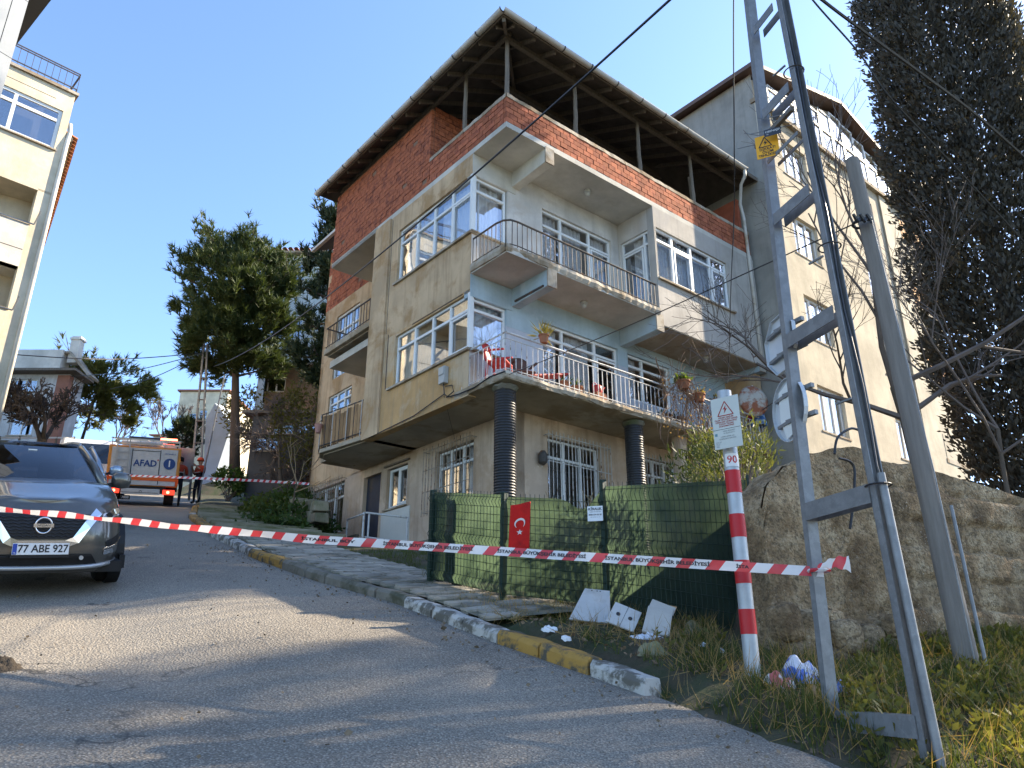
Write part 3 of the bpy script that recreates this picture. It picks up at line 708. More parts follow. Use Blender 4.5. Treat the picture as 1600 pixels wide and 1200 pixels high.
# ---- ground floor
GH = [(6.6, 7.55, 2.4, 4.78), (5.4, 6.36, 3.72, 4.74), (2.75, 4.2, 3.35, 4.72), (8.6, 10.5, 3.5, 4.9)]
wall_holes('wall', 'a', RB, RB + .22, 1.32, 8.3, 1.9, 5.0, GH, M_pl_gr)
wall_holes('wall', 'a', RB - .002, RB + .22, 8.3, 10.8, 2.5, 4.95, GH, M_pl_gr)
wall_holes('wall', 'b', 1.32, 1.5, RB, AE - .2, 1.0, 5.0, [(2.2, 3.75, 3.0, 4.62), (5.2, 6.4, 3.2, 4.7)], M_pl_gr)
hp('plinth', MB().box(RB - .07, RB, 1.4, 6.5, 1.8, 2.75).box(RB - .06, RB, 7.6, 10.7, 2.4, 3.3), M_conc_dark)
# recessed wing above: plaster then bricks
WH = [(8.62, 10.05, 7.1, 7.68), (8.52, 9.95, 8.2, 10.28)]
wall_holes('wall', 'a', RB, RB + .2, 5.22, 10.8, 4.95, 10.75, WH, M_pl)
hp('pier_side', MB().box(0.0, RB, 5.0, 5.2, 5.0, 10.56), M_pl)
window('a', RB + .05, 8.62, 10.05, 7.1, 7.68, [9.1, 9.55], 7.4, fw=.05)
window('a', RB + .05, 8.52, 9.95, 8.2, 10.28, [9.0, 9.5], 9.75, fw=.05, curtain=[C1(8.6, 9.9, 8.2)])
window('a', RB + .08, 5.42, 6.34, 3.74, 4.72, [5.9], None, fw=.06, opens=(0,))
window('a', RB + .1, 2.77, 4.18, 3.37, 4.7, [3.25, 3.72], 4.32, fw=.05, curtain=[C1(2.9, 3.2, 3.4), C1(3.8, 4.1, 3.4)])
window('a', RB + .1, 8.62, 10.48, 3.52, 4.88, [9.3, 9.9], 4.5, fw=.05)
window('b', 1.40, 2.22, 3.73, 3.02, 4.6, [2.72, 3.22], 4.2, fw=.05)
window('b', 1.40, 5.22, 6.38, 3.22, 4.68, [5.6, 6.0], 4.3, fw=.05)
d = hp('door', MB().box(RB + .1, RB + .15, 6.64, 7.51, 2.45, 4.74), mat('door_dark_blue', (.022, .03, .05), .5, .3, 3, .1, 40, c2=(.06, .05, .04), s2=2, t2=.6))
hp('door_frame', MB().box(RB - .01, RB + .16, 6.6, 6.64, 2.4, 4.78).box(RB - .01, RB + .16, 7.51, 7.55, 2.4, 4.78).box(RB - .01, RB + .16, 6.64, 7.51, 4.74, 4.78), M_pl_gr)
o = hp('handle', MB().box(RB + .06, RB + .1, 6.7, 6.73, 3.45, 3.62), flat('steel', (.5, .5, .5), .35, 1)); o.parent = d
M_pvc_panel = mat('pale_panel', (.55, .54, .49), .7, .08, 2, .1, 30)
hbox('panel', RB - .02, RB + .0, 5.2, 6.5, 2.7, 3.66, M_pvc_panel)
hbox('window_sill', RB - .06, RB + .1, 5.35, 6.42, 3.68, 3.72, M_edge)
hbox('awning_rail', RB - .06, RB, 5.3, 6.45, 4.79, 4.83, M_wood_old)
# grilles, one bar each
def grille(axis, pl, s0, s1, z0, z1, step, hz, m=M_grille, cage=.14):
    P = (lambda d, q, z: (d, q, z)) if axis == 'a' else (lambda d, q, z: (q, d, z))
    b = MB()
    b.bar(P(pl, s0, hz[0]), P(pl, s1, hz[0]), .016, .016)
    for q in (s0, s1): b.bar(P(pl, q, hz[0]), P(pl + cage + .05, q, hz[0]), .014, .014)
    g = hp('window_grille', b, m); n = int((s1 - s0) / step)
    for z in hz[1:]: o = hp('crossbar', MB().bar(P(pl, s0, z), P(pl, s1, z), .016, .016), m); o.parent = g
    for q in (s0, s1): o = hp('wall_stub', MB().bar(P(pl, q, hz[-1]), P(pl + cage + .05, q, hz[-1]), .014, .014), m); o.parent = g
    me = MB().bar((0, 0, 0), (0, 0, z1 - z0), .013, .013).mesh('bar', m)
    for k in range(n + 1):
        q = s0 + (s1 - s0) * k / n; p = P(pl - .012, q, z0 - HB); link_mesh('bar', me, g, p, (rnd.uniform(-.006, .006), rnd.uniform(-.006, .006), 0))
    return g
grille('a', RB - .16, 2.65, 4.45, 3.25, 4.83, .115, (3.35, 3.8, 4.3, 4.75))
grille('a', RB - .14, 8.5, 10.62, 3.42, 5.0, .105, (3.5, 4.4, 4.92))
grille('b', 1.18, 2.1, 3.95, 2.95, 4.7, .105, (3.05, 4.05, 4.62), M_railw)
grille('b', 1.2, 5.15, 6.5, 3.1, 4.74, .11, (3.2, 4.2, 4.65), M_railw)
# columns sheathed in corrugated drain pipe
def corr(a, b_, z0, z1, r):
    b = MB(); n = 28; prof = []; k = int((z1 - z0) / .052)
    for i in range(k):
        z = z0 + (z1 - z0) * i / k; h = (z1 - z0) / k
        prof += [(r - .018, z), (r, z + h * .28), (r, z + h * .62), (r - .018, z + h * .9)]
    b.lathe(prof, n, (a, b_, 0)); o = hp('column', b, M_black); smooth_angle(o, 60)
    c = MB(); c.lathe([(r + .01, z1 - .08), (r + .05, z1 - .02), (r + .03, z1 + .02)], 20, (a, b_, 0))
    c.v = [(v[0] + .02 * noise.noise((v[0] * 20, v[1] * 20, v[2] * 20)), v[1], v[2] + .03 * noise.noise((v[0] * 13, v[1] * 13, 3))) for v in c.v]
    hp('column_collar', c, M_conc_dark)
corr(.27, .34, 1.2, 4.96, .205); corr(3.75, .30, .9, 4.96, .2)
hp('column', MB().box(5.3, 5.55, .3, .55, .8, 5.0), M_pl_gr, bevel=.02)
hp('column', MB().box(8.2, 8.5, .3, .6, .8, 5.0), M_pl_gr, bevel=.02)
# little things fixed to the walls
hp('meter_box', MB().box(-.11, .0, 1.82, 2.02, 5.42, 5.78).box(-.125, -.11, 1.83, 2.01, 5.6, 5.77), mat('meter_plastic', (.42, .42, .40), .5, .1, 4, 0), bevel=.01)
b = MB(); b.tube([(-.06, 1.9, 5.42), (-.05, 1.88, 5.2), (-.06, 1.75, 5.1), (-.05, 1.55, 5.16), (-.06, 1.6, 5.3), (-.05, 1.85, 5.35)], .012, 5)
b.tube([(-.05, 1.8, 5.1), (-.04, 1.4, 5.06), (-.04, .9, 5.05), (-.05, .4, 5.12), (-.04, -.04, 5.1)], .014, 5); b.tube([(-.04, 1.9, 5.2), (-.03, 3, 5.03), (-.03, 4.9, 4.98)], .012, 5)
b.tube([(-.05, 1.9, 5.2), (.6, 2.4, 4.5), (RB - .02, 3.4, 4.85)], .004, 4); hp('house_cable', b, M_black)
M_redsign = flat('sign_red', s(170, 40, 35), .5); M_white = flat('sign_white', (.72, .72, .70), .5)
o = hbox('number_plate', .78, 1.02, 1.30, 1.318, 4.06, 4.28, M_redsign)
o = hbox('number_plate', RB - .015, RB - .001, 1.5, 1.8, 4.05, 4.28, M_redsign); hbox('number_plate', RB - .02, RB - .015, 1.52, 1.78, 4.15, 4.19, M_white)
hp('wall_lamp', MB().lathe([(.03, -.16), (.09, -.1), (.1, .06), (.05, .14)], 12, (1.98, 1.22, 4.1)), M_railk)
# hanging balcony of planks (left wing, first floor)
M_wing = M_soffit
def wing_balcony(z0, z1, poly):
    b = MB(); b.prism(poly, z0, z1); b.prism([(p[0] * .93 + .1, p[1] * .985 + .09) for p in poly], z0 - .03, z0); return hp('balcony_slab', b, M_wing, bevel=.015)
PB = [(-.01, 5.0), (-.12, 6.1), (-.22, 6.9), (.0, 7.32), (RB, 7.6), (RB, 5.22), (.0, 5.22)]
wing_balcony(5.02, 5.12, [(-.01, 5.21), (-.12, 6.1), (-.24, 6.95), (-.02, 7.4), (RB, 7.6), (RB, 5.21)])
wing_balcony(7.93, 8.09, [(.0, 5.21), (.0, 7.75), (RB, 7.75), (RB, 5.21)])
hp('balcony_slab', MB().box(.0, RB, 5.21, BE, 10.571, 10.68), M_soffit_w)
M_plank = mat('balcony_plank', (.33, .20, .10), .85, .3, 5, .4, 40, rn=.35, stretch=(5, 5, .7), c2=(.15, .09, .05), s2=2, t2=.56)
pts = [(-.01, 5.24), (-.12, 6.1), (-.25, 6.95), (-.02, 7.42), (.6, 7.5)]
wrail = hp('railing', MB().tube([(p[0], p[1], 6.0) for p in pts], .016, 5), M_railk)
o = hp('rail', MB().tube([(p[0], p[1], 5.2) for p in pts], .014, 5), M_railk); o.parent = wrail
k = 0
for p, q in zip(pts, pts[1:]):
    L = math.hypot(q[0] - p[0], q[1] - p[1]); n = max(2, int(L / .135))
    for i in range(n):
        f = (i + .5) / n; x, y = p[0] + (q[0] - p[0]) * f, p[1] + (q[1] - p[1]) * f; an = math.atan2(q[1] - p[1], q[0] - p[0])
        me = MB().box(-.063, .063, -.008, .008, 0, .78 + rnd.uniform(-.06, .05)).mesh('plank', M_plank)
        if k < 18: link_mesh('plank', me, wrail, (x + .035, y, 5.16 - HB), (0, rnd.uniform(-.02, .02), an))
        if k % 2 == 0:
            me = MB().bar((0, 0, 0), (0, 0, .9), .014, .014).mesh('baluster', M_railw if k % 4 == 0 else M_railk); link_mesh('baluster', me, wrail, (x - .02, y, 5.11 - HB))
        k += 1
def railing(pts, z0, z1, step, m, rails, rw=.035, twin=None):
    b = MB(); b.tube([(*p, rails[-1]) for p in pts], rw * .6, 6)
    r = hp('railing', b, m if not twin else twin)
    for z in rails[:-1]: o = hp('rail', MB().tube([(*p, z) for p in pts], .012, 5), m); o.parent = r
    me = MB().bar((0, 0, 0), (0, 0, z1 - z0), .013, .013).mesh('baluster', m); n_ = 0
    acc = 0
    for p, q in zip(pts, pts[1:]):
        L = math.hypot(q[0] - p[0], q[1] - p[1]); t = acc
        while t < L:
            f = t / L; link_mesh('baluster', me, r, (p[0] + (q[0] - p[0]) * f, p[1] + (q[1] - p[1]) * f, z0 - HB), (rnd.uniform(-.012, .012), rnd.uniform(-.012, .012), 0)); t += step
        acc = t - L
    return r
railing([(.02, 1.1), (.02, .35), (.06, .16), (.16, .05), (.32, .02), (4.5, .02)], 7.79, 8.40, .125, M_railk, [7.86, 8.41])
railing([(.02, 1.12), (.02, .02), (AE - .3, .02), (AE - .3, 1.1)], 5.12, 5.80, .135, M_railw, [5.2, 5.80, 5.92], twin=M_railw)
railing([(.03, 5.24), (.03, 7.72), (RB, 7.72)], 8.08, 8.70, .15, M_railk, [8.15, 8.71])

# ---- open attic: parapet and walls of hollow bricks
BH, BLn = .128, .205
big = []        # (center, axis, jitter) for the bricks
def brick_field(axis, pl, s0, s1, z0, z1, mask=None):
    rows = int(round((z1 - z0) / BH)); out = []
    for r_ in range(rows):
        x = s0 - (BLn / 2 if r_ % 2 else 0)
        while x < s1 - .02:
            a, c = max(s0, x), min(s1, x + BLn)
            if c - a > .035 and (mask is None or mask((a + c) / 2, z0 + (r_ + .5) * BH)): out.append((axis, pl, a, c, z0 + r_ * BH, z0 + (r_ + 1) * BH))
            x += BLn
    return out
def brick_mesh(b, L, g=.013):
    """hollow clay brick, outer face grooved"""
    h = BH - g; d = .09
    b.box(0, L - g, 0, d, 0, h)
    return b
F1 = brick_field('b', .0, .0, AE - .05, 10.70, 11.34)
F2 = brick_field('a', .0, .09, 2.88, 10.70, 11.34)
F3 = brick_field('a', .0, 2.88, BE, 10.70, 12.95, lambda s_, z: z < 12.9)
F4 = brick_field('a', RB, BE, 10.8, 10.75, 12.95, lambda s_, z: not (8.35 < s_ < 8.75 and 11.0 < z < 11.35))
F5 = brick_field('b', 2.88, .1, 1.3, 11.34, 12.95)
hp('mortar_core', MB().box(.015, AE - .06, .018, .19, 10.70, 11.33).box(.018, .19, .19, 2.88, 10.70, 11.33).box(.018, .19, 2.897, BE - .01, 10.70, 12.93).box(.19, 1.3, 2.895, 3.05, 10.70, 12.93).box(RB + .018, RB + .19, BE, 10.79, 10.75, 12.93), M_mortar)
parapet = hp('brick_parapet', MB().box(.02, AE - .08, .10, .18, 10.72, 11.3).box(.10, .18, .2, 2.85, 10.72, 11.3), M_mortar)
allb = F1 + F2; cache = {}
stuffb = MB()
def place_brick(f, single):
    axis, pl, a, c, z0, z1 = f; L = round(c - a, 3); jd = rnd.uniform(-.008, .004); dmg = rnd.random()
    if single:
        key = L
        if key not in cache: cache[key] = brick_mesh(MB(), L).mesh('brick', M_brick)
        me = cache[key]
        if axis == 'b': link_mesh('brick', me, parapet, (a + .006, pl + jd, z0 + .006 - HB), (rnd.uniform(-.01, .01), 0, rnd.uniform(-.012, .012)))
        else: link_mesh('brick', me, parapet, (pl + jd, c - .006, z0 + .006 - HB), (0, rnd.uniform(-.01, .01), -pi / 2 + rnd.uniform(-.012, .012)))
    else:
        if dmg < .012: return
        g = .006
        if axis == 'a': stuffb.box(pl + jd, pl + .09, a + g, c - g, z0 + g, z1 - g)
        else: stuffb.box(a + g, c - g, pl + jd, pl + .09, z0 + g, z1 - g)
for i, f in enumerate(allb): place_brick(f, i < 300)
for f in F3 + F4 + F5: place_brick(f, False)
o = hp('brickwork', stuffb, mat('hollow_brick_wall', (.37, .115, .057), .92, .35, 9, .5, 50, c2=(.22, .07, .042), s2=5, t2=.55, w2=.05)); o['kind'] = 'stuff'
cop = MB(); n = 90
def coping(p, q):
    p = Vector(p); q = Vector(q); d = (q - p).normalized(); nr = Vector((d.y, -d.x, 0)); L = (q - p).length; b = MB(); n = int(L * 9)
    for k in range(n + 1):
        c = p + d * (L * k / n); j = .012 * noise.noise((c.x * 5, c.y * 5, 0)); 
        for (o_, z) in ((.015 + j, 11.335 + .02 * noise.noise((c.x * 3, c.y * 3, 2))), (.012 + j, 11.43 + j), (-.2, 11.43 + .5 * j), (-.2, 11.33)):
            e = c + nr * o_; b.v.append((e.x, e.y, z))
        if k:
            o2 = (k - 1) * 4
            for t in range(4): b.f.append((o2 + t, o2 + (t + 1) % 4, o2 + 4 + (t + 1) % 4, o2 + 4 + t)); b.m.append(0)
    hp('coping', b, M_edge)
coping((0, 0, 0), (AE - .05, 0, 0)); coping((0, 2.88, 0), (0, 0, 0))
hbox('attic_wall', 1.3, AE, 3.6, 3.75, 10.7, 13.9, M_mortar)
hbox('attic_end_wall', AE - .12, AE - .002, .2, 3.6, 10.7, 12.6, mat('attic_brick', (.36, .10, .055), .9, .3, 5, .3, 30))
# posts
for i, (a, b_) in enumerate(((.10, .10), (2.14, .1), (4.32, .1), (6.4, .1), (.1, 1.62))):
    b = MB(); x, y = 0, 0; pts = []
    for k in range(8): pts.append((a + .02 * noise.noise((i * 3, k * .6, 0)), b_ + .02 * noise.noise((i * 3, k * .6, 5)), 11.42 + (13.35 - 11.42) * k / 7))
    b.tube(pts, [.055 - .002 * k for k in range(8)], 7); hp('attic_post', b, M_wood_old)
b = MB(); b.bar((6.35, .15, 12.3), (6.9, .5, 11.5), .05, .03); b.bar((.25, .25, 11.6), (1.9, 1.6, 13.2), .14, .04); hp('loose_timber', b, M_wood_old)
# roof: eaves rectangle rising to a ridge
EO = .45; EZ = 13.0; rx0, rx1, ry0, ry1 = -EO, AE + .1, -EO, BE + .35; RZ = 15.0
mid_b = (ry0 + ry1) / 2
roof = MB()
ra, rb_ = (3.6, mid_b, RZ), (5.2, mid_b, RZ)
e = [(rx0, ry0, EZ), (rx1, ry0, EZ), (rx1, ry1, EZ), (rx0, ry1, EZ)]
roof.add(e + [ra, rb_], [(0, 1, 5, 4), (1, 2, 5), (2, 3, 4, 5), (3, 0, 4)])
roofo = hp('roof', roof, mat('roof_tile', (.22, .09, .055), .9, .2, 4, .3, 20))
roofo.modifiers.new('s', 'SOLIDIFY').thickness = .04
dk = MB(); dk.add([(p[0] + .02 * (1 if p[0] < 2 else -1), p[1] + .02 * (1 if p[1] < 2 else -1), p[2] - .055) for p in e] + [(ra[0], ra[1], ra[2] - .06), (rb_[0], rb_[1], rb_[2] - .06)], [(4, 5, 1, 0), (5, 2, 1), (5, 4, 3, 2), (4, 0, 3)])
hp('roof_deck', dk, M_deck)
sl = (RZ - EZ) / (mid_b - ry0); sl2 = (RZ - EZ) / (3.6 - rx0)
for i in range(15):
    a = rx0 + .35 + i * .6
    if a > rx1 - .1: break
    y1 = min(mid_b, ry0 + (a - rx0) * 1.02) if a < 3.6 else mid_b
    hp('rafter', MB().bar((a, ry0 + .08, EZ - .115 + .08 * sl), (a, y1, EZ - .115 + (y1 - ry0) * sl), .055, .10), M_wood_old)
for i in range(14):
    b_ = ry0 + .35 + i * .6
    x1 = min(3.6, rx0 + min(b_ - ry0, ry1 - b_) * .98)
    hp('rafter', MB().bar((rx0 + .08, b_, EZ - .116 + .08 * sl2), (x1, b_, EZ - .116 + (x1 - rx0) * sl2), .055, .10), M_wood_old)
hp('hip_rafter', MB().bar((rx0 + .05, ry0 + .05, EZ - .12), (3.6, mid_b, RZ - .14), .07, .13), M_wood_old)
hp('wall_plate', MB().bar((0, .1, 13.03), (AE, .1, 13.03), .1, .1).bar((.1, 0, 13.13), (.1, BE, 13.13), .1, .1).bar((0, 1.9, 13.75), (AE, 1.9, 13.75), .09, .12), M_wood_old)
# gutters, half-round lengths with joint rings
def gutter(p, q, seg=.82):
    p = Vector(p); q = Vector(q); d = (q - p).normalized(); L = (q - p).length; up = Vector((0, 0, 1)); x = d.cross(up).normalized(); n = int(L / seg)
    for k in range(n):
        a, c = p + d * (L * k / n + .004), p + d * (L * (k + 1) / n - .004); b = MB(); N = 9
        for e in (a, c):
            for j in range(N): an = pi + pi * j / (N - 1); b.v.append(tuple(e + x * (.075 * cos(an)) + up * (.075 * sin(an))))
            for j in range(N): an = 2 * pi - pi * j / (N - 1); b.v.append(tuple(e + x * (.069 * cos(an)) + up * (.069 * sin(an) + .001)))
        for j in range(2 * N): b.f.append((j, (j + 1) % (2 * N), 2 * N + (j + 1) % (2 * N), 2 * N + j)); b.m.append(0)
        o = hp('gutter_length', b, M_gut); smooth_angle(o, 50)
        b = MB()
        for j in range(11):
            an = pi + pi * j / 10; b.v.append(tuple(c + x * (.086 * cos(an)) + up * (.086 * sin(an)) - d * .012)); b.v.append(tuple(c + x * (.086 * cos(an)) + up * (.086 * sin(an)) + d * .02))
        for j in range(10): b.f.append((2 * j, 2 * j + 1, 2 * j + 3, 2 * j + 2)); b.m.append(0)
        hp('gutter_bracket', b, M_railk)
gutter((rx0 - .07, ry0 - .07, EZ - .02), (8.05, ry0 - .07, EZ - .02)); gutter((rx0 - .07, ry1, EZ - .02), (rx0 - .07, ry0 - .07, EZ - .02))
hp('fascia', MB().box(rx0, rx1, ry0 - .004, ry0 + .02, EZ - .10, EZ + .02).box(rx0 - .004, rx0 + .02, ry0, ry1, EZ - .101, EZ + .019), M_wood_old)
b = MB(); b.tube([(8.0, -.52, 12.93), (8.02, -.5, 12.75), (8.1, -.3, 12.6), (8.35, -.05, 12.2), (8.45, -.05, 11.8), (8.48, -.05, 7.6)], .045, 8); hp('downpipe', b, M_gut, smooth_=True)
# eave of the recessed wing
wg = MB(); wg.add([(RB - .45, ry1, 12.98), (RB - .45, 11.1, 12.98), (3.5, 11.1, 14.2), (3.5, ry1, 14.2)], [(0, 1, 2, 3)]); o = hp('wing_roof', wg, M_deck); o.modifiers.new('s', 'SOLIDIFY').thickness = .09
hp('wing_gutter', MB().bar((RB - .5, ry1 + .05, 12.98), (RB - .5, 11.15, 12.98), .1, .09), M_gut)
# ================================================================ street furniture on the right
def on_ground(px, py, h=.1):
    a, c = .5, 80
    f = lambda Y: (lambda p: p.z - plane(p.x, p.y) - h)(atY(px, py, Y))
    for _ in range(60):
        m = (a + c) / 2
        if f(m) > 0: a = m
        else: c = m
    return atY(px, py, a)
M_galv = mat('galvanised_steel', (.20, .205, .21), .5, .2, 9, .15, 80, metal=.35, c2=(.17, .175, .18), s2=14, t2=.52, w2=.05)
M_green_m = mat('fence_green', (.012, .03, .02), .5, .2, 9, .1, 60)
def netmat():
    t = NT('shade_net'); v = t.pos(); w = t.new('ShaderNodeTexWave'); 
    f = t.noise(v, 2.2, 5, .6); fine = t.noise(t.scaled(v, 60, 60, 200), 1, 2)
    c = t.ramp(f, [(.3, (.012, .022, .018)), (.7, (.024, .040, .030))]); c = t.mix(t.math('MULTIPLY', fine, .4), c, (.01, .02, .014))
    p = t.principled(c, .8, 0, .2); tr = t.new('ShaderNodeBsdfTranslucent'); t.link(t.mix(1, c, (5.6, 5.0, 3.8), 'MULTIPLY'), tr.inputs[0])
    m1 = t.new('ShaderNodeMixShader'); m1.inputs[0].default_value = .5; t.link(p.outputs[0], m1.inputs[1]); t.link(tr.outputs[0], m1.inputs[2])
    tp = t.new('ShaderNodeBsdfTransparent'); m2 = t.new('ShaderNodeMixShader'); m2.inputs[0].default_value = .08
    t.link(m1.outputs[0], m2.inputs[1]); t.link(tp.outputs[0], m2.inputs[2]); t.link(m2.outputs[0], t.out.inputs[0]); return t.m
M_net = netmat()
fp = [on_ground(672, 908), on_ground(785, 934), on_ground(950, 952), on_ground(1192, 1000)]
ft = [px2z(768, fp[0].y), px2z(771, fp[1].y), px2z(752, fp[2].y), px2z(742, fp[3].y)]
fence = thing('mesh_fence', 'dark green wire mesh fence lined with shade netting in front of the house', 'fence', tuple(fp[1]))
FO = tuple(-fp[1])
for i, p in enumerate(fp[:3]):
    b = MB(); b.bar((p.x, p.y, p.z - .2), (p.x + (.02 if i == 1 else 0), p.y, ft[i]), .06, .05, up=(fp[1] - fp[0])); b.bar((p.x, p.y, ft[i]), (p.x, p.y, ft[i] + .012), .068, .058)
    b.build('post', M_green_m, fence, off=FO)
panels = [(0, 1, 768, 772), (1, 2, 775, 780), (2, 3, 759, 748)]
for k, (i, j, pa, pb) in enumerate(panels):
    A, B = fp[i], fp[j]; za, zb = px2z(pa, A.y), px2z(pb, B.y); d = (B - A); L = Vector((d.x, d.y, 0)).length; n = int(L / .05); dn = Vector((d.x, d.y, 0)).normalized(); nr = Vector((dn.y, -dn.x, 0))
    if nr.y > 0: nr = -nr
    b = MB()
    def pt(f, v):
        base = A + d * f; z0 = base.z + .03; z1 = za + (zb - za) * f; z = z0 + (z1 - z0) * v
        bump = 0
        for c in (.06, .5, .91): bump += .032 * max(0, 1 - abs(v - c) / .05)
        return Vector((base.x, base.y, z)) + nr * (.035 + bump)
    vsamp = [0, .01, .06, .11, .28, .45, .5, .55, .7, .86, .91, .96, 1.02]
    for q in range(n + 1): b.tube([pt(q / n, v) for v in vsamp], .0032, 3, cap=False)
    for v in (.01, .11, .2, .28, .36, .45, .55, .62, .7, .78, .86, .96): b.tube([pt(f / 8, v) + nr * .006 for f in range(9)], .0036, 3, cap=False)
    o = b.build('wire_panel', M_green_m, fence, off=FO); o['kind'] = 'stuff'
    nb = MB()
    def net(u, v):
        p = pt(u, v * .99 + .005); sag = 0
        if k == 1: sag = -.10 * math.exp(-((u - .78) / .12) ** 2) + .10 * smooth(.84, 1, u)
        p = Vector((p.x, p.y, p.z + sag * v)) - nr * (.05 + .010 * noise.noise((u * 6, v * 3, k)) + .002 * sin(u * 40 + v * 3)); return tuple(p)
    nb.grid(net, 40, 16); nb.build('shade_net', M_net, fence, off=FO, smooth_=True)
A, B = fp[0], fp[1]
for f0, f1 in ((-.01, .14), (.27, .42)):
    b = MB(); b.grid(lambda u, v: tuple(A + (B - A) * (f0 + (f1 - f0) * u) + Vector((.03, .1 + .015 * sin(u * 14), (ft[0] - A.z) * v))), 10, 3)
    b.build('net_fold', flat('net_dark', (.006, .010, .009), .9), fence, off=FO)
b = MB(); e0 = fp[3]; b.tube([(e0.x, e0.y, e0.z - .1), (e0.x + .02, e0.y, ft[3])], .012, 6); b.build('end_wire', M_green_m, fence, off=FO)
FD = (fp[2] - fp[1]); FD.z = 0; FD.normalize(); FN = Vector((FD.y, -FD.x, 0)); FN = FN if FN.y < 0 else -FN
def frot(FD_): return math.atan2(FD_.y, FD_.x)
# ---- flag hung on the fence
M_flag = mat('flag_red', s(190, 28, 22), .85, .15, 3, .2, 60, c2=s(150, 22, 20), s2=3, t2=.6); M_flagw = flat('flag_white', (.62, .56, .52), .85)
q = [on_vert(*c, fp[1], fp[2]) for c in ((801, 792), (832, 786), (830, 858), (797, 862))]
flag = thing('flag', 'red flag with white crescent and star hung on the green fence', 'flag', tuple(q[3]))
def flag_pt(u, v, o=0):
    top = q[0].lerp(q[1], u); bot = q[3].lerp(q[2], u); p = bot.lerp(top, v); return p + FN * (.075 + .012 * sin(u * 7 + v * 2) + o)
b = MB(); b.grid(lambda u, v: tuple(flag_pt(u, v)), 14, 20); o = b.build('cloth', M_flag, flag, off=tuple(-q[3]), smooth_=True); o.modifiers.new('s', 'SOLIDIFY').thickness = .003
b = MB(); N = 28
for i in range(N + 1):      # crescent opening downwards
    t = -.25 * pi + 1.5 * pi * i / N; ou, ov = .5 + .26 * cos(t), .565 + .115 * sin(t); 
    t2 = t; iu, iv = .5 + .205 * cos(t2) , .545 + .088 * sin(t2)
    b.v += [tuple(flag_pt(ou, ov, .006)), tuple(flag_pt(iu, iv, .006))]
    if i: o2 = (i - 1) * 2; b.f.append((o2, o2 + 1, o2 + 3, o2 + 2)); b.m.append(0)
b.build('crescent', M_flagw, flag, off=tuple(-q[3]))
b = MB(); b.v.append(tuple(flag_pt(.5, .37, .006)))
for i in range(10):
    t = pi / 2 + 2 * pi * i / 10; r_ = 1 if i % 2 == 0 else .4; b.v.append(tuple(flag_pt(.5 + .15 * r_ * cos(t), .37 + .066 * r_ * sin(t), .006)))
for i in range(10): b.f.append((0, 1 + i, 1 + (i + 1) % 10)); b.m.append(0)
b.build('star', M_flagw, flag, off=tuple(-q[3]))
# ---- to-let plate on the fence
q0 = on_vert(932, 805, fp[1], fp[2]) + FN * .09; W_, H_ = .155, .152
plate = thing('notice_plate', 'small white to-let notice plate wired to the green fence', 'sign', tuple(q0), 0, rot=(pi / 2, 0, frot(FD)))
M_ink = flat('ink_black', (.02, .02, .025), .6); M_platew = mat('plate_white', (.66, .67, .68), .5, .05, 4, 0)
MB().box(-W_ / 2, W_ / 2, -H_ / 2, H_ / 2, -.004, .0).build('panel', M_platew, plate, bevel=.004)
lettering('KİRALIK', .036, M_ink, plate, (0, .045, .002), bold=.001)
lettering('0535 574 52 20', .0205, M_ink, plate, (0, -.012, .002), bold=.0006)
lettering('DAİRE VE DÜKKAN', .013, M_ink, plate, (0, .017, .002)); lettering('NO: 10 Kat: 10 - 10', .0115, M_ink, plate, (0, -.036, .002))
# ---- boards and rubbish leaning on the fence
M_board = mat('white_chipboard', (.47, .46, .44), .6, .15, 3, .1, 40, c2=(.34, .31, .27), s2=3, t2=.6); M_card = mat('grey_cardboard', (.40, .38, .35), .9, .15, 4, .2, 30); M_brown = mat('brown_cardboard', (.36, .22, .12), .9, .15, 4, .2, 30)
def board(name, label, cat, corners, ys_, thick, m, group=None):
    P = [atY(px, py, y) for (px, py), y in zip(corners, ys_)]
    t = thing(name, label, cat, tuple(P[3]), group=group)
    n = (P[1] - P[0]).cross(P[3] - P[0]).normalized(); n = n if n.y > 0 else -n
    b = MB(); vs_ = P + [p + n * thick for p in P]
    b.add([tuple(v) for v in vs_], [(0, 1, 2, 3), (7, 6, 5, 4), (0, 4, 5, 1), (1, 5, 6, 2), (2, 6, 7, 3), (3, 7, 4, 0)])
    b.build('sheet', m, t, off=tuple(-P[3]), bevel=.003); return t, P, n
gy = lambda px, py: on_ground(px, py, .1).y
y1, y2 = gy(890, 972), gy(950, 985)
tb, P, n = board('white_board', 'large white chipboard panel leaning at the foot of the fence', 'board', [(914, 919), (953, 923), (954, 974), (889, 967)], (y1 + .35, y1 + .38, y1 + .08, y1 + .1), .016, M_board)
b = MB(); c = P[0].lerp(P[1], .55) * .93 + P[3].lerp(P[2], .5) * .07
for f in (.3, .5, .62): b.disc(P[0].lerp(P[1], f) * .94 + P[3].lerp(P[2], f) * .06 - n * .003, n, .006, 8, .004)
o = b.build('screw_hole', M_ink, tb, off=tuple(-P[3])); o['kind'] = 'stuff'
y2 = gy(985, 992)
tb, P, n = board('drawer_front', 'white drawer front with two round dark holes beside the large board', 'board', [(962, 940), (1003, 957), (990, 987), (946, 970)], (y2 + .16, y2 + .13, y2 + .0, y2 + .04), .018, M_board)
for f in (.28, .72):
    c = P[0].lerp(P[1], f) * .5 + P[3].lerp(P[2], f) * .5 - n * .003; MB().disc(c, n, .018, 20, .006).build('handle_hole', M_ink, tb, off=tuple(-P[3]))
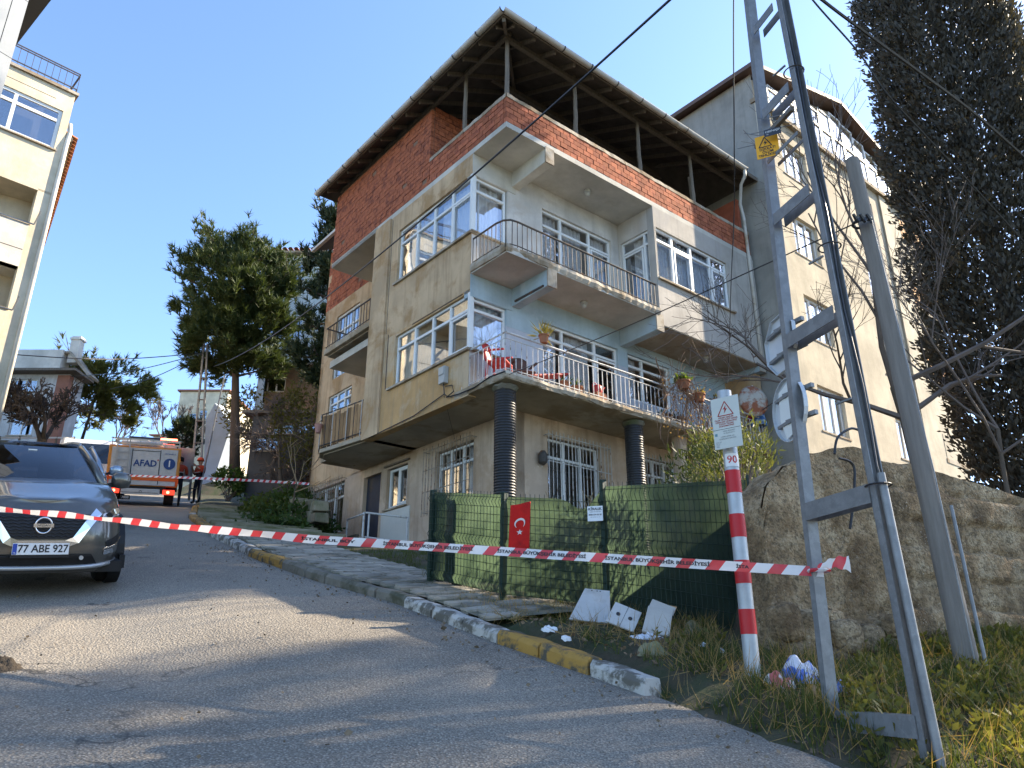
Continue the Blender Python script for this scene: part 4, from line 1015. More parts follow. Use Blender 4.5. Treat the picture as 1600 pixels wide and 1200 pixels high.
c0, c1 = P[0].lerp(P[1], .5) - n * .002, P[3].lerp(P[2], .5) - n * .002; MB().bar(c0, c1, .003, .003, up=n).build('joint', M_ink, tb, off=tuple(-P[3]))
y3 = gy(1030, 998)
tb, P, n = board('flattened_box', 'flattened grey cardboard box propped against the fence right of the drawer front', 'box', [(1013, 946), (1052, 951), (1046, 994), (1003, 986)], (y3 + .14, y3 + .12, y3, y3 + .02), .03, M_card)
b = MB(); f1 = atY(1020, 936, y3 + .2); f2 = atY(1056, 950, y3 + .16); f3 = atY(1052, 962, y3 + .14); f4 = atY(1014, 948, y3 + .16)
b.add([tuple(f) for f in (f1, f2, f3, f4)] + [tuple(f + Vector((0, .02, 0))) for f in (f1, f2, f3, f4)], [(0, 1, 2, 3), (7, 6, 5, 4), (0, 4, 5, 1), (1, 5, 6, 2), (2, 6, 7, 3), (3, 7, 4, 0)]); b.build('flap', M_card, tb, off=tuple(-P[3]))
b = MB(); f1, f2, f3, f4 = [atY(a, c, y3 + .17) for a, c in ((1047, 946), (1058, 948), (1054, 958), (1043, 956))]; b.add([tuple(f) for f in (f1, f2, f3, f4)] + [tuple(f + Vector((0, .012, 0))) for f in (f1, f2, f3, f4)], [(0, 1, 2, 3), (7, 6, 5, 4), (0, 4, 5, 1), (1, 5, 6, 2), (2, 6, 7, 3), (3, 7, 4, 0)]); b.build('brown_tab', M_brown, tb, off=tuple(-P[3]))
M_film = mat('plastic_film', (.62, .64, .68), .35, .1, 5, .4, 14, spec=.5)
def crumple(name, label, cat, px, py, w, l, h, m, seed, mats2=None, group=None):
    c = on_ground(px, py, .1); t = Vector((c.x, c.y, ground(c.x, c.y)))
    b = MB()
    def fn(u, v):
        th = 2 * pi * u; r_ = 1 - v; x = w / 2 * r_ * cos(th) * (1 + .35 * noise.noise((cos(th) * 1.3, sin(th) * 1.3, seed))); y = l / 2 * r_ * sin(th) * (1 + .35 * noise.noise((cos(th) * 1.3, sin(th) * 1.3, seed + 3)))
        z = h * (1 - r_ ** 2.2) * (.55 + .6 * noise.noise((x * 12, y * 12, seed))) + .02 * noise.noise((x * 35, y * 35, seed)); return (x, y, z + plane(c.x + x, c.y + y) - plane(c.x, c.y) - (.02 if v == 0 else 0))
    b.grid(fn, 30, 10); o = b.build(name, m, loc=tuple(t)); tag(o, label, cat, group); smooth_angle(o, 25); return o
crumple('plastic_sheet', 'crumpled white plastic sheet lying under the flattened box', 'rubbish', 1012, 997, .34, .1, .05, M_film, 3)
for i, (px, py, l) in enumerate(((858, 982, 'scrap of white paper lying on the verge below the large board'), (885, 996, 'torn white paper scrap nearest the yellow kerb stones'), (1098, 1012, 'white paper scrap in the dry grass left of the striped pole'), (1128, 1020, 'white crumpled wrapper at the foot of the striped pole'))):
    crumple('paper_scrap', l, 'rubbish', px, py, .13 if i == 0 else .08, .06, .03, M_platew, 11 + i * 3, group='paper scraps on the verge')
def bagmat(name, c1, c2):
    t = NT(name); v = t.pos(); c = t.mix(t.ramp(t.noise(v, 9, 3, .5, .8), [(.47, 0.), (.53, 1.)]), c1, c2)
    t.principled(c, .3, 0, .5, t.bump(t.noise(v, 22, 4), .8, .02)); return t.m
crumple('plastic_bag', 'blue and white shopping bag of rubbish behind the steel pole', 'bag', 1252, 1062, .34, .22, .22, bagmat('bag_blue', (.05, .14, .5), (.55, .55, .6)), 21)
crumple('plastic_bag', 'red and white printed bag beside the striped pole', 'bag', 1222, 1072, .22, .14, .13, bagmat('bag_red', (.55, .12, .1), (.62, .58, .56)), 27)
crumple('plastic_bag', 'pale blue torn bag between the legs of the steel pole', 'bag', 1312, 1078, .2, .14, .1, bagmat('bag_pale', (.42, .5, .6), (.12, .22, .5)), 33)
crumple('cardboard_scrap', 'squashed brown cardboard piece between the plastic bags', 'rubbish', 1280, 1085, .2, .12, .07, M_brown, 41)
crumple('stone', 'round tan stone lying on the asphalt below the white kerb', 'stone', 1016, 1105, .075, .06, .06, M_stone, 51)
for i, (px, py, l) in enumerate(((1018, 1020, 'dark stone lump at the fence foot under the flattened box'), (1085, 990, 'tan stone at the fence foot left of the striped pole'))):
    crumple('stone', l, 'stone', px, py, .24, .16, .12, M_stone, 61 + i)

# ---- striped post with warning board
M_red = mat('band_red', s(178, 26, 34), .4, .1, 5, .1, 40); M_band = mat('band_grey', (.36, .38, .40), .4, .15, 9, .2, 40, metal=.3)
sp = on_ground(1177, 1056); YS = sp.y
post = thing('striped_post', 'steel post with red bands carrying a high voltage warning board', 'post', tuple(sp))
def zz(py): return px2z(py, YS, 1150) - sp.z
MB().tube([(0, 0, -.15), (0, 0, zz(612))], .054, 20).build('tube', M_band, post, smooth_=False)
smooth_angle(post.children[0], 50)
for (a, c) in ((736, 771), (804, 840), (876, 912), (952, 991)):
    o = MB().tube([(0, 0, zz(c)), (0, 0, zz(a))], .0565, 20).build('band', M_red, post); smooth_angle(o, 50)
def bent(b, r0, th0, th1, z0, z1, N=8):
    for i in range(N + 1):
        t = th0 + (th1 - th0) * i / N; b.v += [(r0 * sin(t), -r0 * cos(t), z0), (r0 * sin(t), -r0 * cos(t), z1)]
        if i: o2 = len(b.v) - 4; b.f.append((o2, o2 + 2, o2 + 3, o2 + 1)); b.m.append(0)
    return b
bent(MB(), .0575, -1.1, 1.0, zz(731), zz(711)).build('number_label', M_platew, post)
me = text_mesh('90', .078, bold=.0012); 
for v in me.vertices: t = v.co.x / .0585 - .12; v.co = Vector((.0585 * sin(t), -.0585 * cos(t), v.co.y))
me.materials.clear(); me.materials.append(M_red); link_mesh('lettering', me, post, (0, 0, zz(721)))
# the board
bl, br = atY(1106, 630, YS + .02), atY(1148, 620, YS - .12); bl2 = atY(1112, 708, YS + .02)
bw = (Vector((br.x, br.y, 0)) - Vector((bl.x, bl.y, 0))).length; bh = bl.z - bl2.z; an = math.atan2(br.y - bl.y, br.x - bl.x)
bc = (bl + br) / 2; bc.z = (bl.z + bl2.z) / 2
bd = MB().box(-bw / 2, bw / 2, -bh / 2, bh / 2, -.006, 0).build('warning_board', mat('board_grey_white', (.50, .52, .48), .5, .06, 4, .05, 30), post, bevel=.003)
bd.location = bc - sp + Vector((0, -.075, 0)); bd.rotation_euler = (pi / 2, 0, an)
def onboard(b, name, m): o = b.build(name, m, bd); return o
M_rink = flat('ink_red', s(150, 40, 35), .6); M_bink = flat('ink_dark', (.06, .07, .08), .6)
tri = [(-.062, .055), (.062, .055), (0, .165)]; b = MB()
for i in range(3):
    p, q = Vector((*tri[i], .0015)), Vector((*tri[(i + 1) % 3], .0015)); b.bar(p, q, .007, .001, up=(0, 0, 1))
onboard(b, 'triangle', M_rink)
onboard(MB().add([(.008, .135, .0015), (-.018, .102, .0015), (-.003, .104, .0015), (-.012, .068, .0015), (.017, .109, .0015), (.003, .107, .0015)], [(0, 1, 2), (0, 2, 5), (5, 2, 3), (5, 3, 4)]), 'bolt', M_rink)
for i, ln in enumerate(('YÜKSEK GERİLİM', 'ÖLÜM TEHLİKESİ VARDIR', 'DİREKLERE ÇIKMAYINIZ', 'KOPAN TELLERE', 'DOKUNMAYINIZ')):
    lettering(ln, .0155, M_rink, bd, (0, .038 - i * .0165, .0015), bold=.0004)
onboard(MB().box(-bw / 2 + .004, bw / 2 - .004, -.052, -.049, .0005, .0015), 'rule', M_bink)
onboard(MB().box(-bw / 2 + .012, -bw / 2 + .032, -.098, -.078, .0005, .0015), 'emblem', flat('ink_teal', (.1, .22, .26), .6))
for i, (ln, x) in enumerate((('ARIZA BİLDİRİM', .015), ('VE BİLGİ HATTI', .015), ('LÜTFEN DİREK NO', 0), ('İLE BİRLİKTE ARAYINIZ', 0))):
    lettering(ln, .0125, M_bink, bd, (x, -.068 - i * .017 - (.008 if i > 1 else 0), .0015))
for i in range(4): lettering(('DİREK TİPİ', 'HAT ADI', 'TRAFO', 'TARİH')[i], .0085, M_bink, bd, (-bw / 2 + .015, -.148 - i * .0115, .0015), align='LEFT')
onboard(MB().box(-.02, .02, -bh / 2 + .05, -bh / 2 + .09, -.04, -.007), 'bracket', M_galv); onboard(MB().box(-.02, .02, bh / 2 - .09, bh / 2 - .05, -.04, -.007), 'bracket', M_galv)

# ---- lattice steel pole
LB, RBs = on_ground(1303, 1112), on_ground(1446, 1180); PC = (LB + RBs) / 2; PD = Vector((RBs.x - LB.x, RBs.y - LB.y, 0)); g0 = PD.length; PD.normalize(); PN = Vector((PD.y, -PD.x, 0))
spole = thing('steel_pole', 'tall galvanised steel ladder pole in the right foreground', 'pole', tuple(PC))
PZ = PC.z; ZT = 8.2
def legp(side, z):
    f = (z - PZ) / (5.0 - PZ); g = g0 + (.19 - g0) * f if f < 1 else max(.12, .19 - .03 * (z - 5)); return Vector((PC.x, PC.y, z)) + PD * side * g / 2
for sd in (-1, 1):
    b = MB(); zb = (LB if sd < 0 else RBs).z - .15; N = 6
    p0, p1 = legp(sd, zb), legp(sd, ZT)
    w, fl, th = .078, .045, .006
    # U channel: web across PN, flanges pointing outwards from the pole axis
    b.bar(p0, p1, w, th, up=PD)
    for k in (-1, 1): b.bar(p0 + PN * k * (w / 2 - th / 2) + PD * sd * fl / 2, p1 + PN * k * (w / 2 - th / 2) + PD * sd * fl / 2, th, fl, up=PD)
    b.build('leg', M_galv, spole, off=tuple(-PC))
for py, h in ((1130, .11), (787, .11), (513, .10), (322, .09), (233, .03), (160, .085), (32, .075), (-130, .07)):
    z = px2z(py, PC.y, 1250); a, c = legp(-1, z), legp(1, z)
    for k in (-1, 1): MB().bar(a + PN * k * .046 - PD * .02, c + PN * k * .046 + PD * .02, .006, h).build('batten', M_galv, spole, off=tuple(-PC))
zc = px2z(745, PC.y - .25, 1365)
b = MB(); q0_, q1_ = legp(1, RBs.z - .1) + PD * .085 - PN * .0, legp(1, zc) + PD * .085; b.tube([q0_, q1_], .024, 14); o = b.build('conduit', M_galv, spole, off=tuple(-PC)); smooth_angle(o, 50)
b = MB(); b.tube([legp(1, zc - .1) + PD * .085] + [legp(1, z) + PD * (.075 + .012 * sin(z * 5)) for z in [zc + .05 + i * .25 for i in range(26)]], .0075, 6); b.build('cable', M_black, spole, off=tuple(-PC), smooth_=True)
for z in (1.0, 2.6, 4.1): b = MB().ring(legp(1, z) + PD * .05, Vector((0, 0, 1)), .07, .006, 16, k=4); b.build('strap', M_black, spole, off=tuple(-PC))
for py in (640, 420, 118): z = px2z(py, PC.y, 1300); p = legp(1, z) - PD * .02; MB().bar(p, p - PD * .12 + PN * .02, .012, .012).build('step_bolt', M_galv, spole, off=tuple(-PC))
# anti-climb collar with spikes
zs = px2z(197, PC.y, 1230); ca, cb = legp(-1, zs) - PD * .12 + PN * .06, legp(1, zs) + PD * .03 + PN * .06
MB().bar(ca, cb, .03, .035).build('spike_bar', mat('rusty_bar', (.14, .12, .10), .6, .2, 8, .2, 40), spole, off=tuple(-PC))
for i in range(5):
    p = ca.lerp(cb, (i + .4) / 5); d = (PN * .8 - PD * .45 + Vector((0, 0, .35 if i % 2 else -.1))).normalized(); MB().tube([p - d * .16, p + d * .16], [.003, .003], 5).build('spike', M_galv, spole, off=tuple(-PC))
# danger plates
ang = math.atan2(PD.y, PD.x) ; M_yel = flat('plate_yellow', s(226, 160, 30), .5)
zy = px2z(217, PC.y, 1215); c = legp(-1, zy) + PD * .045 + PN * .085
dp = MB().box(-.062, .062, -.075, .075, -.002, .0).build('danger_plate', M_yel, spole); dp.location = c - PC; dp.rotation_euler = (pi / 2, 0, R(-26)); dp.scale = (1.3, 1.3, 1.3)
b = MB(); tri = [(-.045, -.002), (.025, -.002), (-.01, .062)]
for i in range(3): b.bar(Vector((*tri[i], .0015)), Vector((*tri[(i + 1) % 3], .0015)), .005, .001)
b.build('triangle', M_ink, dp); MB().add([(-.005, .042, .0015), (-.018, .022, .0015), (-.010, .023, .0015), (-.015, .006, .0015), (.002, .026, .0015), (-.006, .025, .0015)], [(0, 1, 2), (0, 2, 5), (5, 2, 3), (5, 3, 4)]).build('bolt', M_ink, dp)
for i, ln in enumerate(('DİKKAT!', 'ÖLÜM', 'TEHLİKESİ')): lettering(ln, .022, M_ink, dp, (0, -.018 - i * .021, .0015), bold=.0005)
dq = MB().box(-.05, .05, -.025, .025, -.002, 0).build('name_plate', flat('plate_dark', (.03, .035, .05), .5), spole); dq.location = legp(-1, zy + .06) + PD * .13 + PN * .092 - PC; dq.rotation_euler = (pi / 2, 0, R(-26)); dq.scale = (1.2, 1.2, 1.2)
lettering('OBENAJIP', .02, M_platew, dq, (0, .006, .0015)); lettering('57', .012, M_platew, dq, (-.03, -.013, .0015))
# backs of two traffic signs clamped to the left leg
M_alu = mat('aluminium_back', (.52, .55, .58), .42, .1, 5, .15, 20, metal=.2); M_whs = mat('white_sheet', (.66, .68, .66), .4, .06, 6, .3, 12)
def sign_back(label, name, px, py, r, n, m, rot):
    Y = LB.y + .12; c = atY(px, py, Y); t = thing(name, label, 'sign', tuple(c)); nb = Vector((-.99, -.14, 0)).normalized()
    side = Vector((0, 0, 1)).cross(nb).normalized(); up = Vector((0, 0, 1)); b = MB(); vs_ = []
    for k in (0, 1):
        for i in range(n): an_ = 2 * pi * (i + rot) / n; vs_.append(side * r * cos(an_) + up * r * sin(an_) - nb * (.004 * k))
    b.add(vs_, [tuple(range(n)), tuple(range(n, 2 * n))[::-1]] + [(i, n + i, n + (i + 1) % n, (i + 1) % n) for i in range(n)])
    b.build('panel', m, t)
    b = MB()
    for i in range(n):
        an_, a2 = 2 * pi * (i + rot) / n, 2 * pi * (i + 1 + rot) / n; b.bar(side * r * cos(an_) + up * r * sin(an_) + nb * .012, side * r * cos(a2) + up * r * sin(a2) + nb * .012, .004, .026, up=nb)
    b.build('rim', m, t)
    for dz in (-.4 * r, .45 * r):
        MB().bar(up * dz - side * r * .7 + nb * .018, up * dz + side * r * .75 + nb * .018, .03, .022).build('rail', M_galv, t)
        MB().bar(up * dz - side * .02 + nb * .03, up * dz + side * .22 + nb * .05 + Vector((.1, 0, 0)), .03, .03).build('clamp', M_galv, t)
    return t, side, up, nb
sign_back('grey back of an octagonal road sign on the steel pole', 'octagonal_sign', 1222, 538, .225, 8, M_alu, .5)
t_, sd_, up_, nb_ = sign_back('grey and white back of a round road sign below the octagonal one', 'round_sign', 1236, 640, .225, 28, M_alu, 0)
MB().add([tuple(sd_ * x + up_ * z + nb_ * (.024 + .004 * noise.noise((x * 20, z * 20, 1)))) for x, z in ((-.06, -.2), (.12, -.17), (.13, .15), (.05, .19), (-.1, .15), (-.12, -.05))], [(0, 1, 2, 3, 4, 5)]).build('white_sticker', M_whs, t_)

# ---- weathered timber pole and thin pipe by the wall
M_pole = mat('timber_pole', (.20, .18, .16), .9, .25, 3, .5, 60, stretch=(10, 10, .8))
pb = on_ground(1516, 1052, .1); ptop = atY(1331, 250, pb.y + .05)
wp = thing('timber_pole', 'weathered grey timber pole leaning left in front of the concrete wall', 'pole', tuple(pb))
b = MB(); N = 14; b.tube([Vector((0, 0, -.2)).lerp(ptop - pb, i / N) if i else Vector((0, 0, -.2)) for i in range(N + 1)], [.088 - .022 * i / N for i in range(N + 1)], 9); o = b.build('shaft', M_pole, wp); smooth_angle(o, 60)
cz = atY(1345, 345, pb.y - .05); b = MB().ring(cz - pb + Vector((.03, .04, 0)), (ptop - pb), .082, .012, 18, k=5); b.build('clamp', M_black, wp)
b = MB(); 
for i in range(5): p = cz - pb + Vector((-.06 + .03 * i, -.05, -.03 + .02 * (i % 2))); b.tube([p, p + Vector((-.04, -.03, .05 * (-1) ** i))], [.02, .014], 6)
o = b.build('insulator', M_black, wp); o['kind'] = 'stuff'
b = MB(); b.tube([(.0, -.09, .1), (-.02, -.085, 1.5), (-.1, -.07, 3.3), (-.13, -.07, 3.9)], .006, 4); b.build('wire', M_galv, wp)
tp = on_ground(1547, 1066, .1); pt2 = atY(1486, 790, tp.y + .1)
o = MB().tube([(0, 0, -.1), tuple(pt2 - tp)], .014, 8).build('thin_pipe', M_galv, loc=tuple(tp)); tag(o, 'thin galvanised pipe standing right of the timber pole', 'pipe'); smooth_angle(o, 50)
# cables looping over the wall
LOOSE = []
for pts, l in (([(1285, 715), (1290, 690), (1310, 676), (1330, 680), (1345, 672)], 'black cable arching over the top of the retaining wall'), ([(1292, 722), (1310, 728), (1316, 745), (1312, 800), (1308, 830)], 'dark cable hanging down the face of the retaining wall')):
    P = [on_vert(*p, WP, WQ) + WN * .14 for p in pts]; LOOSE.append((l, P))

# ---- barrier tapes
def tapemat():
    t = NT('barrier_tape'); uv = t.new('ShaderNodeUVMap').outputs[0]; x = t.sep(uv)
    k = t.math('FRACT', t.math('MULTIPLY', t.math('ADD', x[0], t.math('MULTIPLY', x[1], -.045)), 1 / .19))
    st = t.math('GREATER_THAN', k, .55); c = t.mix(st, (.72, .71, .72), s(205, 32, 45))
    c = t.mix(t.math('MULTIPLY', t.noise(t.pos(), 14, 3), .2), c, (.4, .35, .35))
    p = t.principled(c, .35, 0, .5); tr = t.new('ShaderNodeBsdfTranslucent'); t.link(c, tr.inputs[0]); mx = t.new('ShaderNodeMixShader'); mx.inputs[0].default_value = .25
    t.link(p.outputs[0], mx.inputs[1]); t.link(tr.outputs[0], mx.inputs[2]); t.link(mx.outputs[0], t.out.inputs[0]); return t.m
M_tape = tapemat()
def tape(label, pix, P0, P1, width, texts=None, twist=None):
    P = [on_vert(px, py, P0, P1) for px, py in pix]
    # dense resample (Catmull-Rom)
    D = []
    for i in range(len(P) - 1):
        a, b_, c, d = P[max(i - 1, 0)], P[i], P[i + 1], P[min(i + 2, len(P) - 1)]
        for k in range(12):
            t = k / 12; D.append(.5 * ((2 * b_) + (c - a) * t + (2 * a - 5 * b_ + 4 * c - d) * t * t + (3 * b_ - a - 3 * c + d) * t ** 3))
    D.append(P[-1]); S = [0]
    for p, q in zip(D, D[1:]): S.append(S[-1] + (q - p).length)
    nrm = Vector((P1[1] - P0[1], P0[0] - P1[0], 0)).normalized(); nrm = nrm if nrm.y < 0 else -nrm
    def frame(sv):
        sv = max(0, min(S[-1] - 1e-4, sv)); i = 0
        lo, hi = 0, len(S) - 2
        while lo < hi:
            m = (lo + hi + 1) // 2
            if S[m] <= sv: lo = m
            else: hi = m - 1
        i = lo; f = (sv - S[i]) / max(1e-6, S[i + 1] - S[i]); p = D[i].lerp(D[i + 1], f); tg = (D[i + 1] - D[i]).normalized(); up = Vector((0, 0, 1)); up = (up - tg * up.dot(tg)).normalized()
        px = proj(p)[0]; tw = twist(px) if twist else 0
        n = tg.cross(up); n = n if n.dot(nrm) > 0 else -n
        return p, up * cos(tw) + n * sin(tw), n * cos(tw) - up * sin(tw)
    b = MB(); b.uv = []; N = int(S[-1] / .05)
    for k in range(N + 1):
        sv = S[-1] * k / N; p, w, n = frame(sv)
        for v in (-.5, 0, .5):
            q = p + w * (v * width) + n * (.004 * sin(sv * 9) * (v != 0)); b.v.append(tuple(q - P[0])); b.uv.append((sv, v + .5))
    for k in range(N):
        for j in range(2): a = k * 3 + j; b.f.append((a, a + 3, a + 4, a + 1)); b.m.append(0)
    t = thing('barrier_tape', label, 'tape', tuple(P[0])); b.build('ribbon', M_tape, t, smooth_=True)
    for (txt, px0, px1, size) in (texts or []):
        sa = min(range(len(D)), key=lambda i: abs(proj(D[i])[0] - px0)); sb = min(range(len(D)), key=lambda i: abs(proj(D[i])[0] - px1)); s0_, s1_ = S[sa], S[sb]
        me = text_mesh(txt, size, align='LEFT', bold=.0012); w_ = max(v.co.x for v in me.vertices)
        for v in me.vertices:
            f, wv, nv = frame(s0_ + (s1_ - s0_) * v.co.x / w_); q = f + wv * (v.co.y * .9) + nv * .003; v.co = q - P[0]
        me.materials.clear(); me.materials.append(M_ink); link_mesh('lettering', me, t)
    return t
TP0, TP1 = (LB.x - .03, LB.y - .02), (-7.2, 7.35)
TXT = 'İSTANBUL BÜYÜKŞEHİR BELEDİYESİ'
def tw1(px): return 1.05 * smooth(560, 380, px) * (.75 + .25 * sin(px * .05)) + .15 * sin(px * .013)
tape('long red and white barrier tape stretched from the steel pole past the parked car', [(-160, 783), (-80, 789), (0, 796), (95, 804), (185, 813), (300, 825), (395, 833), (480, 842), (640, 852), (790, 862), (960, 873), (1150, 885), (1230, 890), (1287, 894)], TP0, TP1, .062,
     [(TXT, 600, 735, .034), (TXT, 771, 912, .034), (TXT, 951, 1104, .034), ('İSTANBUL BÜY', 470, 560, .03), ('İSTA', 1148, 1168, .03)], tw1)
b = MB(); c = Vector(legp(-1, px2z(893, LB.y))) - PN * .0
b.uv = []; K = 14
for k in range(K + 1):
    f = k / K; p = c + Vector((-.03 + .19 * f, -.06 - .03 * f, .01 + .03 * sin(f * 2.5))); w = .012 + .035 * f + .006 * sin(f * 20)
    b.v += [(p.x, p.y, p.z - w), (p.x, p.y - .012 * sin(f * 9), p.z), (p.x, p.y, p.z + w)]; b.uv += [(f * .25, 0), (f * .25, .5), (f * .25, 1)]
for k in range(K):
    for j in range(2): a = k * 3 + j; b.f.append((a, a + 3, a + 4, a + 1)); b.m.append(0)
lt = [o for o in col.objects if o.name.startswith('barrier_tape')][0]
o = b.build('loose_tail', M_tape, lt, off=tuple(-lt.location), smooth_=True)
b = MB().ring(c - Vector((0, .0, 0)), Vector((0, 0, 1)), .062, .012, 14, k=5); b.uv = [(.01 * i, .3) for i in range(len(b.v))]; b.build('knot', M_tape, lt, off=tuple(-lt.location))
e1 = hw(RB - .02, 10.75, 4.5)
tape('distant barrier tape crossing behind the parked car to the house corner', [(120, 737), (163, 741), (230, 744), (305, 747), (400, 751), (483, 756)], (e1.x, e1.y), (-15, 23.5), .075, None, lambda px: .5 * sin(px * .02))

# ---- overhead wires
def wire(label, pts, r, name='overhead_wire'):
    D = []
    for i in range(len(pts) - 1):
        a, b_, c, d = pts[max(i - 1, 0)], pts[i], pts[i + 1], pts[min(i + 2, len(pts) - 1)]
        for k in range(10):
            t = k / 10; D.append(.5 * ((2 * b_) + (c - a) * t + (2 * a - 5 * b_ + 4 * c - d) * t * t + (3 * b_ - a - 3 * c + d) * t ** 3))
    D.append(pts[-1]); o = MB().tube([p - D[0] for p in D], r, 5).build(name, M_black, loc=tuple(D[0])); tag(o, label, 'wire'); return o
for l, P in LOOSE: wire(l, P, .012, 'loose_cable')
FP = atY(312, 722, 29.0); FPT = atY(320, 548, 29.0)
p0, p1 = (PC.x, PC.y), (FP.x, FP.y)
mainpix = [(1047, 0), (905, 128), (560, 425)]
mp = [on_vert(*p, p0, p1) for p in mainpix]
qs = [((m.xy - Vector(p0)).length, m.z) for m in mp]; LT = (Vector(p1) - Vector(p0)).length
def quad3(x):
    r = 0
    for i in range(3):
        k = qs[i][1]
        for j in range(3):
            if j != i: k *= (x - qs[j][0]) / (qs[i][0] - qs[j][0])
        r += k
    return r
mp = [Vector((*Vector(p0).lerp(Vector(p1), x / LT), quad3(x))) for x in [qs[0][0] - .5 + (LT - qs[0][0] + .5) * i / 14 for i in range(15)]]
far_end = Vector((FP.x, FP.y, FPT.z - .1))
wire('thick black power cable running from the steel pole across the house', mp, .014)
pr0, pr1 = (PC.x, PC.y), (9.5, 9.0)
for pix, l, r_ in (([(1215, -60), (1285, 0), (1365, 60), (1440, 115), (1520, 175), (1600, 245), (1700, 340)], 'thicker cable from the steel pole past the cypress', .014), ([(1220, -70), (1270, 0), (1340, 80), (1385, 145), (1440, 205), (1520, 290), (1620, 400)], 'thin slack cable drooping in front of the cypress', .008)):
    P = [on_vert(*p, pr0, pr1) for p in pix]; wire(l, P, r_)
wire('thin black wire from the timber pole to the first floor balcony corner', [cz, cz.lerp(hw(.05, -.03, 5.06), .5) - Vector((0, 0, .05)), hw(.05, -.03, 5.06)], .007)
dr = [atY(px, py, Y) for px, py, Y in ((1147, -60, 8.0), (1146, 60, 9.5), (1147, 200, 11.5), (1147, 330, 13), (1142, 450, 14.8), (1139, 560, 16.6), (1136, 600, 17.0))]
wire('twisted black drop cable hanging down to the balcony end', dr, .011, 'drop_cable')
# ================================================================ other buildings
def wmesh(axis, p0, p1, s0, s1, z0, z1, holes, zt=None):
    """wall with rectangular openings as one mesh; zt(s) lifts the top edge"""
    ss = sorted({s0, s1} | {x for h in holes for x in h[:2]}); zz_ = sorted({z0, z1} | {x for h in holes for x in h[2:]}); b = MB()
    P = (lambda d, q, z: (d, q, z)) if axis == 'a' else (lambda d, q, z: (q, d, z))
    for a, c in zip(ss, ss[1:]):
        for e, f in zip(zz_, zz_[1:]):
            if any(h[0] < (a + c) / 2 < h[1] and h[2] < (e + f) / 2 < h[3] for h in holes):
                for x in (a, c): b.quad(P(p0, x, e), P(p0, x, f), P(p1, x, f), P(p1, x, e))
                for z in (e, f): b.quad(P(p0, a, z), P(p0, c, z), P(p1, c, z), P(p1, a, z))
                continue
            q = [P(p0, a, e), P(p0, c, e), P(p0, c, f), P(p0, a, f)]; b.quad(*(q[::-1] if axis == 'a' else q))
    if zt:
        N = 12
        for i in range(N): a, c = s0 + (s1 - s0) * i / N, s0 + (s1 - s0) * (i + 1) / N; q = [P(p0, a, z1), P(p0, c, z1), P(p0, c, zt(c)), P(p0, a, zt(a))]; b.quad(*(q[::-1] if axis == 'a' else q))
    return b
def bwin(parent, axis, pl, s0, s1, z0, z1, mull=(), tr=None, fw=.06, gm=None, fm=None, inward=1, sill=True):
    P = (lambda b, d0, d1, q0, q1, e, f: b.box(min(pl + d0, pl + d1), max(pl + d0, pl + d1), q0, q1, e, f)) if axis == 'a' else (lambda b, d0, d1, q0, q1, e, f: b.box(q0, q1, min(pl + d0, pl + d1), max(pl + d0, pl + d1), e, f))
    b = MB(); P(b, 0, .06, s0, s1, z0, z0 + fw); P(b, 0, .06, s0, s1, z1 - fw, z1); P(b, 0.001, .06, s0, s0 + fw, z0 + fw, z1 - fw); P(b, 0.001, .06, s1 - fw, s1, z0 + fw, z1 - fw)
    for x in mull: P(b, -.004, .06, x - fw / 2, x + fw / 2, z0 + fw, z1 - fw)
    if tr: P(b, -.006, .06, s0 + fw, s1 - fw, tr - fw / 2, tr + fw / 2)
    w = b.build('window', fm or M_frame, parent)
    xs_ = [s0] + list(mull) + [s1]
    for a, c in zip(xs_, xs_[1:]):
        g = MB(); P(g, .03, .036, a + .02, c - .02, z0 + .03, z1 - .03); g.build('pane', gm or M_glass, w)
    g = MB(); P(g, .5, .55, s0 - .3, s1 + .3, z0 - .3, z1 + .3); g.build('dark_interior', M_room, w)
    if sill: g = MB(); P(g, -.12, .03, s0 - .06, s1 + .06, z0 - .05, z0 - .005); g.build('sill', M_edge, w)
    return w
# ---- beige apartment block right of the house
M_beige = plaster('plaster_block_beige', (.55, .485, .375), (.50, .44, .335), .62, None, .12)
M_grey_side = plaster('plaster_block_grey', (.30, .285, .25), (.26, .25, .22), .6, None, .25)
M_brownm = mat('fascia_brown', (.12, .075, .06), .6, .15, 3, .1, 30)
NB = -1.0
nbp = hw(8.74, -.66, NB)
nb = thing('apartment_block', 'tall beige apartment block with grey side wall right of the house', 'building', tuple(nbp), PH)
NW = 10.3
gab = lambda a: (16.55 + 1.45 * a / 5.1 if a < 5.1 else 18.0 - 1.3 * (a - 5.1) / 5.2) - NB
rows = [(5.8, 7.06), (8.42, 9.7), (11.0, 12.28), (13.65, 14.9)]
holes = [(c0, c1, z0 - NB, z1 - NB) for (z0, z1) in rows for (c0, c1) in ((1.2, 2.55), (5.5, 6.7))]
wmesh('b', 0, .3, 0, NW, 0, 15.55 - NB, holes).build('front_wall', M_beige, nb)
for h in holes: bwin(nb, 'b', .1, h[0], h[1], h[2], h[3], [h[0] + .42, h[0] + .85] if h[0] < 3 else [h[0] + .55], fw=.07)
for a0, a1 in ((-.001, .75), (3.4, 3.75), (7.3, 7.9)): MB().box(a0, a1, -.06, -.002, 0, 15.5 - NB).build('pilaster', M_beige, nb)
MB().box(3.75, 4.6, -.05, -.003, 15.2 - NB, 15.5 - NB).build('cornice', M_beige, nb)
